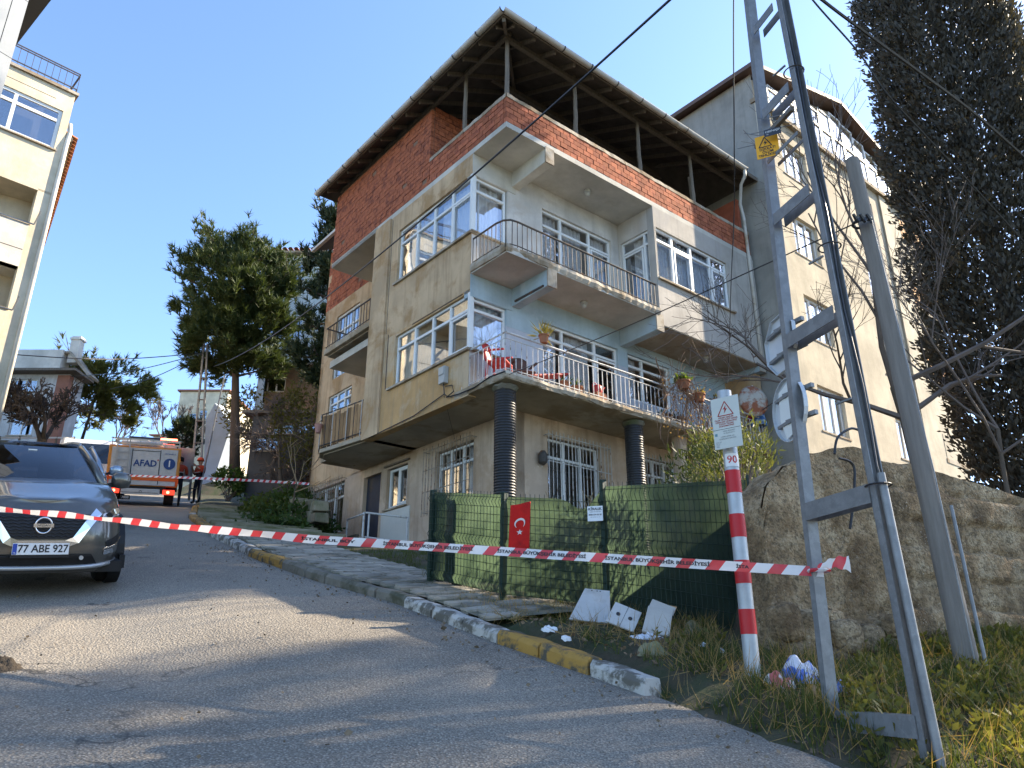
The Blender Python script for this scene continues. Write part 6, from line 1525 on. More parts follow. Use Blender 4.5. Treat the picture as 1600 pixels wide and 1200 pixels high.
# ---- weeds, straw and litter on the verge: uncountable ground cover
def scatter(n, fn, seed):
    r_ = random.Random(seed); k = 0; tries = 0
    while k < n and tries < n * 30:
        tries += 1; x, y = r_.uniform(-3.6, 6.5), r_.uniform(2.4, 12); 
        dk_, _ = poly_d(KERB, x, y)
        if dk_ < .1: continue
        wd_, _ = poly_d(WALL, x, y)
        if x > 1.75 and wd_ < .03: continue
        if fn(x, y, dk_, r_): k += 1
def fence_side(x, y):          # metres in front of the fence line
    best = 9
    for A_, B_ in zip(fp, fp[1:]):
        d_ = Vector((B_.x - A_.x, B_.y - A_.y)); n_ = Vector((d_.y, -d_.x)).normalized(); 
        if A_.x - .1 <= x <= B_.x + .1: best = n_.dot(Vector((x - A_.x, y - A_.y)))
    return best
green = MB(); straw = MB(); leafy = MB()
def gz(x, y): return ground(x, y)
def f_green(x, y, d, r_):
    px, py = proj((x, y, gz(x, y))); dens = .0
    fs = fence_side(x, y)
    if px > 1010: dens = .95 if d > .06 else .6
    elif fs > -.15 and fs < .25: dens = .8
    elif y < 8.2: dens = .25 + .5 * (noise.noise((x * 2, y * 2, 3)) > .1)
    elif y > 8.2 and fs < 0: dens = .35
    elif d > 1.35 and y < 12: dens = .5
    if d < .18 and px < 940: return False
    if noise.noise((x * 2.3, y * 2.3, 9)) < -.2 + .3 * (1 - dens) or r_.random() > dens: return False
    p = Vector((x, y, gz(x, y) - .01)); h = r_.uniform(.04, .13) * (1.5 if px > 1080 else 1)
    for q in range(3): tri_leaf(green, p + Vector((r_.uniform(-.02, .02), r_.uniform(-.02, .02), 0)), (Vector((0, 0, 1)) + rv(r_) * .55).normalized(), h * r_.uniform(.6, 1.2), .004, r_)
    return True
scatter(12000, f_green, 1)
def f_straw(x, y, d, r_):
    px, py = proj((x, y, gz(x, y))); fs = fence_side(x, y)
    if px > 1330 and r_.random() > .75: return False
    if px < 700 and d < .5: return False
    if fs < -.1 and x < 1.8: return False
    if y > 8.3: return False
    if px < 1030 and noise.noise((x * 1.9, y * 1.9, 2)) < -.1: return False
    p = Vector((x, y, gz(x, y) + r_.uniform(0, .03))); tall = r_.random() < (.5 if px > 1050 else .12)
    d_ = (Vector((0, 0, .9 if tall else .12)) + rv(r_)).normalized(); tri_leaf(straw, p, d_, r_.uniform(.10, .26), .0032, r_); return True
scatter(9500, f_straw, 2)
def f_leafy(x, y, d, r_):
    px, py = proj((x, y, gz(x, y)))
    if px < 1325 or px > 1800: 
        if not (1000 < px < 1130 and r_.random() < .12): return False
    if noise.noise((x * 2.8, y * 2.8, 6)) < -.15: return False
    c = Vector((x, y, gz(x, y))); n = r_.randint(4, 8)
    for q in range(n):
        an = r_.uniform(0, 2 * pi); d_ = Vector((cos(an), sin(an), r_.uniform(.3, 1.3))).normalized(); quad_leaf(leafy, c + Vector((0, 0, r_.uniform(0, .10))), d_, r_.uniform(.03, .09), r_.uniform(.006, .02), r_)
    return True
scatter(1000, f_leafy, 3)
def f_litter(x, y, d, r_):
    px, py = proj((x, y, gz(x, y)))
    if px < 760 or y > 8: return False
    p = Vector((x, y, gz(x, y) + .008)); quad_leaf(dead, p, (Vector((r_.uniform(-1, 1), r_.uniform(-1, 1), .25))).normalized(), r_.uniform(.02, .06), r_.uniform(.006, .02), r_); return True
dead = MB(); scatter(3200, f_litter, 8)
tag(dead.build('dead_leaves', mat('dead_leaf', (.17, .115, .07), .95, .6, 14, 0)), 'brown dead leaves strewn over the verge soil', 'leaves', kind='stuff')
tag(green.build('verge_grass', M_weed), 'green grass tufts along the verge and kerb', 'grass', kind='stuff'); tag(straw.build('dry_grass', M_straw), 'dry straw and dead grass on the verge', 'grass', kind='stuff'); tag(leafy.build('broadleaf_weeds', leafmat('weed_bright', (.12, .13, .045), .6, .45)), 'bright green broadleaf weeds at the lower right', 'weeds', kind='stuff')
# weeds behind the fence and at the left road edge, fallen leaves
g2 = MB(); r_ = random.Random(5)
for k in range(2600):
    x, y = r_.uniform(-1.5, 2.2), r_.uniform(7.2, 11); 
    if fence_side(x, y) > -.1: continue
    p = Vector((x, y, gz(x, y))); tri_leaf(g2, p, (Vector((0, 0, 1)) + rv(r_) * .5).normalized(), r_.uniform(.06, .3), .006, r_)
for k in range(900):
    y = r_.uniform(3, 7); x = interp(LEFT, y) - r_.uniform(-.08, .5); p = Vector((x, y, plane(x, y))); tri_leaf(g2, p, (Vector((0, 0, .6)) + rv(r_) * .7).normalized(), r_.uniform(.03, .1), .006, r_)
tag(g2.build('garden_weeds', leafmat('garden_weed', (.07, .085, .03), .5, .35)), 'thin weeds in the garden strip and at the road edge', 'weeds', kind='stuff')
lit = MB(); r_ = random.Random(6)
for k in range(700):
    y = r_.uniform(3.5, 12); x = interp(KERB, y) - abs(r_.gauss(0, .35)) - .03 if r_.random() < .6 else r_.uniform(interp(LEFT, y), interp(KERB, y)); sz = r_.uniform(.004, .014) * (1.8 if r_.random() < .06 else 1)
    p = Vector((x, y, plane(x, y) + .012)); quad_leaf(lit, p, (Vector((0, 0, .15)) + Vector((r_.uniform(-1, 1), r_.uniform(-1, 1), 0))).normalized(), sz * 2.5, sz, r_)
tag(lit.build('street_litter', mat('leaf_litter', (.16, .12, .08), .9, .5, 9, 0)), 'leaf litter and grit scattered on the asphalt', 'litter', kind='stuff')
bank = MB(); r_ = random.Random(9)
for k in range(5200):
    y = r_.uniform(22, 31); x = interp(KERB, y) + r_.uniform(2.7, 8.5); p = Vector((x, y, gz(x, y))); quad_leaf(bank, p, (rv(r_) + Vector((0, 0, .5))).normalized(), r_.uniform(.1, .28), .04, r_)
tag(bank.build('leaf_litter_bank', mat('bank_leaves', (.10, .055, .035), .95, .5, 5, 0)), 'brown fallen leaves covering the bank under the pine', 'leaves', kind='stuff')
# soil heap with green bag at left edge
hp_ = on_ground(12, 1045, 0.0)
b = MB(); b.grid(lambda u, v: (lambda th, q: (hp_.x + .24 * q * cos(th) - .12, hp_.y + .15 * q * sin(th), plane(hp_.x + .24 * q * cos(th) - .12, hp_.y + .15 * q * sin(th)) - .02 + .1 * (1 - q ** 1.3) * (1 + .6 * noise.noise((cos(th) * 3 * q, sin(th) * 3 * q, 2))) + .03 * noise.noise((q * cos(th) * 11, q * sin(th) * 11, 7))))(2 * pi * u, 1 - v), 36, 12)
tag(b.build('soil_heap', mat('damp_soil', (.045, .035, .025), .95, .4, 8, .9, 25, bd=.03), smooth_=True), 'small heap of dark soil and leaves at the left road edge', 'soil')
crumple('plastic_bag', 'pale green plastic scrap on the soil heap', 'bag', 2, 1010, .12, .08, .08, bagmat('bag_green', (.35, .6, .5), (.5, .65, .58)), 77)
crumple('paper_scrap', 'flat grey paper scrap on the asphalt at lower left', 'rubbish', 35, 1082, .1, .06, .015, M_platew, 79)
# ================================================================ vehicles
def carpaint(name, c, metal=.55, rough=.28):
    if name in MATS: return MATS[name]
    t = NT(name); v = t.obj(); cc = t.mix(t.math('MULTIPLY', t.noise(v, 3.5, 5), .25), c, sc(c, .7)); dirt = t.ramp(t.noise(v, 9, 5, .7), [(.45, 0.), (.75, .25)]); cc = t.mix(dirt, cc, (.16, .14, .12))
    p = t.principled(cc, rough, metal, .5); p.inputs['Coat Weight'].default_value = .8; p.inputs['Coat Roughness'].default_value = .06; MATS[name] = t.m; return t.m
M_tyre = mat('tyre_rubber', (.015, .015, .016), .85, .2, 9, .2, 60); M_rim = flat('alloy_rim', (.35, .36, .37), .35, .9); M_trim = mat('black_trim', (.012, .012, .013), .55, .2, 8, .1, 60); M_chrome = flat('chrome', (.62, .63, .65), .15, 1.0)
M_cglass = glass('car_glass', refl=.10, alpha=.25); M_lamp = glass('headlamp_glass', refl=.2, alpha=.7); M_lampin = flat('lamp_reflector', (.6, .62, .65), .2, .9); M_skid = flat('silver_skid', (.4, .41, .42), .4, .6)
def slope_matrix(origin, heading):
    n = Vector((.06, -.262 if origin.y < 8 else -.24, 1)).normalized(); f = Vector((heading[0], heading[1], 0)); f = (f - n * f.dot(n)).normalized(); Y = -f; X = Y.cross(n).normalized()
    return Matrix((X, Y, n)).transposed()
def place(t, origin, M3): t.matrix_world = Matrix.Translation(origin) @ M3.to_4x4(); t.location = origin; t.rotation_euler = M3.to_euler()
WX, LY, NE = .925, 2.2, 5.0
def ztop(y):
    if y < -2.1: return .90
    if y < -.85: return .90 + .17 * smooth(-2.15, -.9, y)
    return 1.07 + .02 * (y + .85) / 3
def slice_k(t):   # width and length factors up the side
    pts = [(0, .90, .945), (.1, .965, .975), (.25, .995, .995), (.45, 1, 1), (.65, .995, .992), (.82, .975, .975), (.93, .945, .95), (1, .90, .925)]
    for (a, b_, c), (d, e, f) in zip(pts, pts[1:]):
        if t <= d: k = (t - a) / (d - a); return b_ + (e - b_) * k, c + (f - c) * k
    return pts[-1][1:]
def front_y(x, z):
    t = min(1, max(0, (z - .2) / (.9 - .2))); kw, kl = slice_k(t); return -LY * kl * max(0, 1 - (abs(x) / (WX * kw)) ** NE) ** (1 / NE)
def suv(name, label, paint, origin, M3, detail=True):
    t = thing(name, label, 'car', tuple(origin)); place(t, origin, M3)
    b = MB(); N = 64; T = [0, .06, .15, .3, .45, .6, .74, .86, .94, 1]
    ring = lambda tt: [(lambda c, s_: (WX * slice_k(tt)[0] * math.copysign(abs(c) ** (2 / NE), c), LY * slice_k(tt)[1] * math.copysign(abs(s_) ** (2 / NE), s_)))(cos(2 * pi * i / N), sin(2 * pi * i / N)) for i in range(N)]
    for tt in T:
        for (x, y) in ring(tt): b.v.append((x, y, .2 + tt * (ztop(y) - .2)))
    for k in range(len(T) - 1):
        for i in range(N): b.f.append((k * N + i, k * N + (i + 1) % N, (k + 1) * N + (i + 1) % N, (k + 1) * N + i)); b.m.append(0)
    # crowned top: pair opposite ring vertices
    top = (len(T) - 1) * N; M_ = 10; rows = []
    for i in range(N // 2 + 1):
        l, r_ = (N // 2 - i + N // 4 * 0) % N, i % N
    left = [(N // 4 + i) % N for i in range(N // 2 + 1)]; right = [(N // 4 - i) % N for i in range(N // 2 + 1)]
    idx = []
    for l, r_ in zip(left, right):
        a, c = Vector(b.v[top + l]), Vector(b.v[top + r_]); row = []
        for m_ in range(M_ + 1):
            if m_ == 0: row.append(top + l)
            elif m_ == M_: row.append(top + r_)
            else:
                f = m_ / M_; p = a.lerp(c, f); w_ = abs(a.x - c.x); crown = .05 * min(1, w_ / 1.2) * (1 - (2 * f - 1) ** 4)
                crease = .012 * math.exp(-((abs(2 * f - 1) - .62) / .07) ** 2) if p.y < -.8 else 0
                b.v.append((p.x, p.y, p.z + crown + crease)); row.append(len(b.v) - 1)
        idx.append(row)
    for r0, r1 in zip(idx, idx[1:]):
        for m_ in range(M_):
            q = (r0[m_], r1[m_], r1[m_ + 1], r0[m_ + 1]); q = tuple(dict.fromkeys(q))
            if len(q) > 2: b.f.append(q); b.m.append(0)
    body = b.build('body', paint, t); smooth_angle(body, 38)
    # greenhouse
    gl = lambda a, c, d, e, bulge, n=10: MB().grid(lambda u, v: tuple((Vector(a).lerp(Vector(c), u)).lerp(Vector(e).lerp(Vector(d), u), v) + Vector(bulge) * (1 - (2 * u - 1) ** 2) * (.6 + .4 * sin(pi * v))), n, 6)
    wsb, wst, rb0, rt = .79, .60, .76, .57
    A, B_, C_, D_ = (-wsb, -.86, 1.06), (wsb, -.86, 1.06), (wst, -.05, 1.50), (-wst, -.05, 1.50)
    E_, F_ = (rt, 1.65, 1.49), (-rt, 1.65, 1.49); G_, H_ = (rb0, 2.02, 1.08), (-rb0, 2.02, 1.08)
    o = gl(A, B_, C_, D_, (0, -.13, .03)).build('windscreen', M_cglass, t); smooth_angle(o, 80)
    gl(B_, G_, E_, C_, (.04, 0, 0)).build('side_glass', M_cglass, t, smooth_=True); gl(H_, A, D_, F_, (-.04, 0, 0)).build('side_glass', M_cglass, t, smooth_=True); gl(G_, H_, F_, E_, (0, .08, 0)).build('rear_glass', M_cglass, t, smooth_=True)
    o = MB().grid(lambda u, v: tuple(Vector(D_).lerp(Vector(C_), u).lerp(Vector(F_).lerp(Vector(E_), u), v) + Vector((0, -.1 * (1 - v) * (1 - (2 * u - 1) ** 2), .055 * (1 - (2 * u - 1) ** 4) * (.7 + .3 * sin(pi * v))))), 12, 8).build('roof', paint, t); smooth_angle(o, 80)
    for p, q in ((A, D_), (B_, C_), (H_, F_), (G_, E_)):
        m_ = (Vector(p) + Vector(q)) / 2 + Vector((.02 if p[0] > 0 else -.02, -.02, .01)); MB().tube([p, m_, q], [.05, .042, .04], 8).build('pillar', paint, t, smooth_=True)
    for sx in (-1, 1):
        MB().tube([(sx * .60, .0, 1.50), (sx * .61, .15, 1.555), (sx * .61, .8, 1.57), (sx * .6, 1.5, 1.55), (sx * .58, 1.65, 1.50)], .018, 8).build('roof_rail', M_skid, t, smooth_=True)
        MB().bar((sx * .86, -.62, 1.05), (sx * .98, -.6, 1.08), .04, .05).build('mirror_arm', M_trim, t)
        mb = MB(); mb.lathe([(.02, -.10), (.075, -.085), (.092, -.02), (.09, .05), (.06, .09), (.02, .1)], 14); mb.v = [(v[0] * 1.35 + sx * 1.04, v[1] * .75 - .62, v[2] + 1.12) for v in mb.v]; mb.build('mirror', paint, t, smooth_=True)
        MB().box(sx * .905 - .03, sx * .905 + .03, -1.8, 1.85, .2, .34).build('sill', M_trim, t)
        for y in (-1.33, 1.32):
            MB().tube([(sx * .80, y, .0 + .36), (sx * .935, y, .36)], .40, 26).build('wheel_arch', M_trim, t)
            w = MB(); w.tube([(sx * .70, y, .345), (sx * .735, y, .345), (sx * .90, y, .345), (sx * .945, y, .345)], [.32, .345, .345, .31], 30); wo = w.build('wheel', M_tyre, t); smooth_angle(wo, 50)
            r_ = MB(); r_.disc((sx * .945, y, .345), (1, 0, 0), .20, 20, .01)
            for k in range(5): a = 2 * pi * k / 5; r_.bar((sx * .952, y, .345), (sx * .952, y + .2 * cos(a), .345 + .2 * sin(a)), .05, .02)
            ro = r_.build('rim', M_rim, wo)
    MB().box(-.86, .86, -2.0, 2.0, .19, .3).build('underbody', M_trim, t)
    MB().box(-.7, .7, -.3, 1.6, .5, 1.0).build('cabin_interior', flat('cabin_dark', (.02, .02, .022), .9), t)
    if not detail: return t
    def patch(name, pts, m, off=.012, thick=.02, dens=6, parent=t):
        """panel laid on the nose following its curve; pts = outline (x,z)"""
        n = len(pts); b = MB(); c = (sum(p[0] for p in pts) / n, sum(p[1] for p in pts) / n); fine = []
        for i in range(n):
            p, q = pts[i], pts[(i + 1) % n]
            for k in range(dens): f = k / dens; fine.append((p[0] + (q[0] - p[0]) * f, p[1] + (q[1] - p[1]) * f))
        m_ = len(fine)
        for sc_ in (1.0, .66, .33):
            for p in fine: x, z = c[0] + (p[0] - c[0]) * sc_, c[1] + (p[1] - c[1]) * sc_; b.v.append((x, front_y(x, z) - off, z))
        b.v.append((c[0], front_y(*c) - off, c[1]))
        for r0 in (0, 1):
            for i in range(m_): b.f.append((r0 * m_ + i, r0 * m_ + (i + 1) % m_, (r0 + 1) * m_ + (i + 1) % m_, (r0 + 1) * m_ + i)); b.m.append(0)
        for i in range(m_): b.f.append((2 * m_ + i, 2 * m_ + (i + 1) % m_, 3 * m_)); b.m.append(0)
        base = len(b.v)
        for p in fine: b.v.append((p[0], front_y(*p) - off + thick, p[1]))
        for i in range(m_): b.f.append((base + i, base + (i + 1) % m_, (i + 1) % m_, i)); b.m.append(0)
        return b.build(name, m, parent)
    gr = patch('grille', [(-.50, .80), (.50, .80), (.30, .555), (-.30, .555)], M_trim, .012)
    for k in range(7):
        z = .585 + k * .031; hw_ = .30 + (z - .555) * .8; pts = [(x, front_y(x, z) - .022 + 0, z + .007 * (1 if i % 2 else -1)) for i, x in enumerate([-hw_ + 2 * hw_ * j / 18 for j in range(19)])]
        MB().tube(pts, .0045, 4).build('grille_bar', flat('grille_gloss', (.03, .03, .032), .25), gr)
    vpts = [(-.545, .835), (-.43, .70), (-.325, .545), (-.25, .515), (.25, .515), (.325, .545), (.43, .70), (.545, .835)]
    vb = MB(); pr = []
    for (x, z) in vpts:
        s_ = 1 if x > 0 else -1; wd = .035
        pr.append((Vector((x - s_ * wd * .9, 0, z + .028)), Vector((x + s_ * wd * .8, 0, z - .028))))
    for a, c in pr:
        for q, o_ in ((a, .02), (a, .036), (c, .036), (c, .02)): vb.v.append((q.x, front_y(q.x, q.z) - o_, q.z))
    for k in range(len(pr) - 1):
        for j in range(4): vb.f.append((k * 4 + j, k * 4 + (j + 1) % 4, k * 4 + 4 + (j + 1) % 4, k * 4 + 4 + j)); vb.m.append(0)
    vb.build('chrome_v', M_chrome, t)
    yb = front_y(0, .69) - .035; bg = MB().ring((0, yb, .69), (0, 1, 0), .078, .011, 28, k=6).build('badge', M_chrome, t, smooth_=True)
    MB().box(-.095, .095, yb - .012, yb + .004, .672, .708).build('badge_bar', M_chrome, bg); lettering('NISSAN', .03, M_trim, bg, (0, yb - .0135, .69), (pi / 2, 0, 0), xscale=1.25)
    for sx in (-1, 1):
        hl = patch('headlight', [(sx * .57, .735), (sx * .60, .80), (sx * .74, .86), (sx * .885, .90), (sx * .895, .84), (sx * .80, .775)], M_lampin, .008)
        patch('lens', [(sx * .56, .73), (sx * .595, .805), (sx * .74, .868), (sx * .893, .91), (sx * .905, .835), (sx * .80, .768)], M_lamp, .022, .014, parent=hl)
        for (x, z, r_) in ((.66, .785, .035), (.77, .825, .032)): MB().disc((sx * x, front_y(sx * x, z) - .02, z), (0, 1, 0), r_, 16, .03).build('projector', M_trim if r_ > .033 else M_chrome, hl)
        MB().tube([(sx * x, front_y(sx * x, z) - .026, z) for x, z in ((.585, .745), (.68, .765), (.80, .785), (.89, .85))], .009, 5).build('daylight_strip', M_white, hl)
        patch('side_intake', [(sx * .64, .52), (sx * .84, .60), (sx * .86, .56), (sx * .80, .49), (sx * .66, .46)], M_trim, .006)
        MB().tube([(sx * .62, front_y(.62, .50) - .01, .45), (sx * .76, front_y(.76, .47) - .012, .475), (sx * .86, front_y(.86, .52) - .01, .535)], .012, 6).build('intake_trim', M_chrome, t)
        patch('fog_lamp', [(sx * .63, .385), (sx * .63, .43), (sx * .74, .445), (sx * .75, .40)], M_lampin, .012)
    patch('lower_intake', [(-.58, .285), (-.50, .40), (.50, .40), (.58, .285)], M_trim, .008)
    MB().disc((.40, front_y(.4, .36) - .02, .365), (0, 1, 0), .022, 14, .02).build('tow_cover', M_skid, t)
    MB().tube([(x, front_y(x, .27) - .016, .262 + .03 * (abs(x) / .8) ** 3) for x in [-.82 + 1.64 * k / 16 for k in range(17)]], .024, 8).build('skid_trim', M_skid, t, smooth_=True)
    # number plate
    yp = front_y(0, .46) - .03; pl = MB().box(-.265, .265, yp - .008, yp, .403, .517).build('number_plate', M_platew, t, bevel=.003)
    MB().box(-.262, -.222, yp - .0095, yp - .008, .407, .513).build('blue_strip', flat('plate_blue', (.02, .06, .32), .5), pl); lettering('77 ABE 927', .105, M_ink, pl, (.02, yp - .0105, .46), (pi / 2, 0, 0), xscale=.94, bold=.002)
    MB().box(-.275, .275, yp - .004, yp + .01, .372, .402).build('plate_holder', M_trim, pl); lettering('TR', .022, M_platew, pl, (-.242, yp - .011, .42), (pi / 2, 0, 0))
    MB().bar((-.62, -.93, 1.085), (.05, -.86, 1.12), .018, .014).build('wiper', M_trim, t); MB().bar((-.1, -.95, 1.09), (.6, -.88, 1.10), .018, .014).build('wiper', M_trim, t)
    MB().box(-.05, .05, -.32, -.28, 1.42, 1.45).build('toll_tag', M_white, t); MB().ring((.36, -.35, 1.02), (0, 1, .4), .17, .014, 20).build('steering_wheel', M_trim, t)
    for sx in (-.36, .36): MB().box(sx - .22, sx + .22, .1, .25, .9, 1.3).build('seat', flat('seat_dark', (.03, .03, .032), .9), t, bevel=.05)
    return t
hd = Vector((.60, -.80)); hd.normalize()
pt_ = on_ground(163, 906, 0.0); M3 = slope_matrix(pt_, hd); og = pt_ - M3 @ Vector((.82, -1.30, 0))
suv('parked_suv', 'dark grey parked SUV facing downhill with plate 77 ABE 927', carpaint('paint_graphite', (.095, .09, .08), .45), og + M3 @ Vector((.08, 0, 0)), M3).scale = (.88, 1, .95)
pc2 = Vector((-9.0, 14.9, 0)); pc2.z = plane(pc2.x, pc2.y); suv('parked_car', 'pale blue silver car roof showing behind the dark SUV', carpaint('paint_silver_blue', (.30, .36, .44)), pc2, slope_matrix(pc2, (.5, -.87)), False)
# ---- white van seen from the front
def van(label, origin, M3):
    t = thing('white_van', label, 'van', tuple(origin)); place(t, origin, M3); pw = carpaint('paint_white', (.62, .64, .66), 0, .35)
    prof = [(-2.3, .45), (-2.35, .85), (-2.2, 1.15), (-1.5, 1.35), (-.75, 2.05), (-.4, 2.2), (2.4, 2.2), (2.5, 1.2), (2.5, .45)]
    b = MB(); n = len(prof)
    for x, k in ((-.93, .96), (-.8, 1), (.8, 1), (.93, .96)):
        for (y, z) in prof: b.v.append((x, y * k, .45 + (z - .45) * k))
    for k in range(3):
        for i in range(n): b.f.append((k * n + i, k * n + (i + 1) % n, (k + 1) * n + (i + 1) % n, (k + 1) * n + i)); b.m.append(0)
    b.f += [tuple(range(n))[::-1], tuple(range(3 * n, 4 * n))]; b.m += [0, 0]
    b.build('body', pw, t, bevel=.03)
    MB().add([(-.78, -1.48, 1.385), (.78, -1.48, 1.385), (.70, -.78, 2.06), (-.70, -.78, 2.06)], [(0, 1, 2, 3)]).build('windscreen', flat('van_glass', (.012, .018, .03), .08, 0, .8), t)
    MB().box(-.7, .7, -2.40, -2.33, .5, .75).build('bumper', M_trim, t); MB().box(-.45, .45, -2.37, -2.28, .9, 1.05).build('grille', M_trim, t)
    for sx in (-1, 1):
        MB().box(sx * .72 - .16, sx * .72 + .16, -2.33, -2.22, .88, 1.12).build('headlight', M_lampin, t, bevel=.03); MB().box(sx * 1.05 - .1, sx * 1.05 + .1, -1.3, -1.15, 1.35, 1.65).build('mirror', M_trim, t, bevel=.03)
        for y in (-1.5, 1.5): MB().tube([(sx * .70, y, .34), (sx * .92, y, .34)], .34, 22).build('wheel', M_tyre, t)
    return t
vo = atY(136, 752, 27.5); vo.z = plane(vo.x, vo.y); van('white van facing downhill between the SUV and the rescue truck', vo, slope_matrix(vo, (.46, -.89)))
# ---- rescue truck seen from behind
to_ = on_ground(219, 783, 0.0); to_ = atY(219, 783, 26.0); to_.z = plane(to_.x, to_.y); tm3 = slope_matrix(to_, (.40, -.92))
tr = thing('rescue_truck', 'orange and white rescue truck with roof ladder parked uphill', 'truck', tuple(to_)); place(tr, to_, tm3)
M_or2 = carpaint('paint_orange', (.62, .24, .03), 0, .4); M_tw = carpaint('panel_grey_white', (.50, .51, .52), 0, .4); M_dk = M_trim; M_bl = flat('deep_blue', (.015, .055, .20), .4)
SX = 1.13
MB().box(-SX, SX, .02, 3.2, .66, 2.02).build('box_body', M_or2, tr, bevel=.03)
MB().box(-SX + .1, SX - .1, -.02, .03, .70, 1.95).build('rear_panel', M_tw, tr, bevel=.008)
for x in (-.40, .48): MB().box(x - .012, x + .012, -.028, -.02, .74, 1.92).build('door_gap', M_dk, tr)
MB().box(-.39, .47, -.027, -.02, 1.86, 1.88).build('door_gap', M_dk, tr)
MB().box(-SX + .1, SX - .1, -.031, -.0205, .86, 1.03).build('orange_stripe', flat('stripe_orange', s(215, 95, 35), .5), tr); MB().box(-SX + .1, SX - .1, -.0315, -.0205, 1.03, 1.06).build('blue_line', M_bl, tr)
b = MB(); b.v.append((.04, -.033, 1.06)); 
for i in range(13): a = pi + pi * i / 12; b.v.append((.04 + .36 * cos(a), -.033, 1.06 + .10 * sin(a)))
for i in range(12): b.f.append((0, i + 1, i + 2)); b.m.append(0)
b.build('panel_curve', M_tw, tr)
lettering('AFAD', .30, M_bl, tr, (.03, -.034, 1.44), (pi / 2, 0, 0), bold=.008, xscale=.95); lettering('İSTANBUL', .075, M_bl, tr, (.80, -.034, 1.80), (pi / 2, 0, 0))
dc = MB().disc((.79, -.03, 1.46), (0, 1, 0), .19, 32, .012).build('number_disc', M_bl, tr); lettering('1', .3, M_platew, dc, (.79, -.0385, 1.46), (pi / 2, 0, 0), bold=.006)
MB().box(.40, .44, -.034, -.02, 1.55, 1.60).build('emblem', M_redsign, tr)
M_tail = NT('tail_lamp'); M_tail.principled((.45, .02, .015), .3, 0, .5); M_tail.p.inputs['Emission Color'].default_value = (1, .06, .03, 1); M_tail.p.inputs['Emission Strength'].default_value = .5; M_tail = M_tail.m
M_hot = NT('brake_lamp'); M_hot.principled((.6, .05, .03), .3, 0, .5); M_hot.p.inputs['Emission Color'].default_value = (1, .12, .06, 1); M_hot.p.inputs['Emission Strength'].default_value = 5; M_hot = M_hot.m
for sx in (-1, 1):
    MB().box(sx * (SX - .05) - .05, sx * (SX - .05) + .05, -.03, .02, .72, 1.08).build('corner_lamp', flat('amber_lamp', s(220, 80, 25), .35), tr, bevel=.01)
    tl_ = MB().box(sx * .86 - .19, sx * .86 + .19, -.06, .0, .40, .57).build('tail_lamp', M_tail, tr, bevel=.015); MB().disc((sx * .84, -.065, .49), (0, 1, 0), .05, 14, .02).build('bulb', M_hot, tl_)
    for y in (.75, 3.9): 
        w = MB().tube([(sx * .72, y, .42), (sx * 1.03, y, .42)], .42, 24).build('wheel', M_tyre, tr); MB().disc((sx * 1.03, y, .42), (1, 0, 0), .22, 16, .02).build('rim', M_rim, w)
    MB().box(sx * 1.0 - .12, sx * 1.0 + .12, .3, 1.2, .5, .66).build('mudguard', M_dk, tr)
MB().box(-.62, .58, -.08, -.02, .38, .58).build('bumper', M_tw, tr, bevel=.01); MB().box(-.75, .75, .0, 3, .42, .66).build('chassis', M_dk, tr)
MB().box(-.6, .55, -.085, -.078, .44, .455).build('bumper_slot', M_dk, tr); o = MB().ring((-.02, -.085, .48), (0, 1, 0), .035, .006, 16, k=4).build('maker_badge', M_dk, tr)
pl = MB().box(-.62, -.32, -.06, -.05, .2, .34).build('number_plate', M_trim, tr); lettering('7808', .11, M_platew, pl, (-.47, -.063, .27), (pi / 2, 0, 0))
ld = MB(); [ld.bar((x, -.09, .62), (x, -.09, 2.25), .035, .03) for x in (-.88, -.50)]; ldo = ld.build('ladder', M_skid, tr)
for k in range(6): MB().bar((-.88, -.09, .8 + k * .25), (-.50, -.09, .8 + k * .25), .025, .025).build('rung', M_skid, ldo)
rk = MB(); [rk.bar((-SX + .05, y, z), (SX - .05, y, z), .03, .03) for y in (0, 1, 2, 3) for z in (2.12, 2.26)]; [rk.bar((x, 0, 2.26), (x, 3, 2.26), .03, .03) for x in (-SX + .05, 0, SX - .05)]; rko = rk.build('roof_rack', M_skid, tr)
for x in (-1.05, -.6, -.2, .2, .6, 1.05): MB().bar((x, 0, 2.02), (x, 0, 2.28), .025, .025).build('rack_post', M_skid, rko)
MB().box(-.8, .5, .4, 2.8, 2.05, 2.2).build('roof_load', M_tw, tr, bevel=.04)
MB().box(-.95, .95, 3.3, 5.2, .6, 2.2).build('cab', M_tw, tr, bevel=.08); MB().bar((1.1, 3.9, 1.5), (1.35, 3.8, 2.0), .03, .03).build('mirror_arm', M_dk, tr); MB().box(1.28, 1.44, 3.75, 3.8, 1.6, 2.0).build('mirror', M_dk, tr, bevel=.02)
MB().add([(1.0, 3.4, .8), (1.62, 2.95, .8), (1.62, 2.95, 2.1), (1.0, 3.4, 2.1)], [(0, 1, 2, 3), (3, 2, 1, 0)]).build('open_door', M_tw, tr)
lb = MB().box(-.75, .35, 3.3, 3.55, 2.28, 2.42).build('light_bar', flat('light_bar_dark', (.02, .03, .06), .3), tr, bevel=.02); MB().box(.35, .95, 3.3, 3.55, 2.281, 2.419).build('red_beacon', M_hot, lb, bevel=.02)

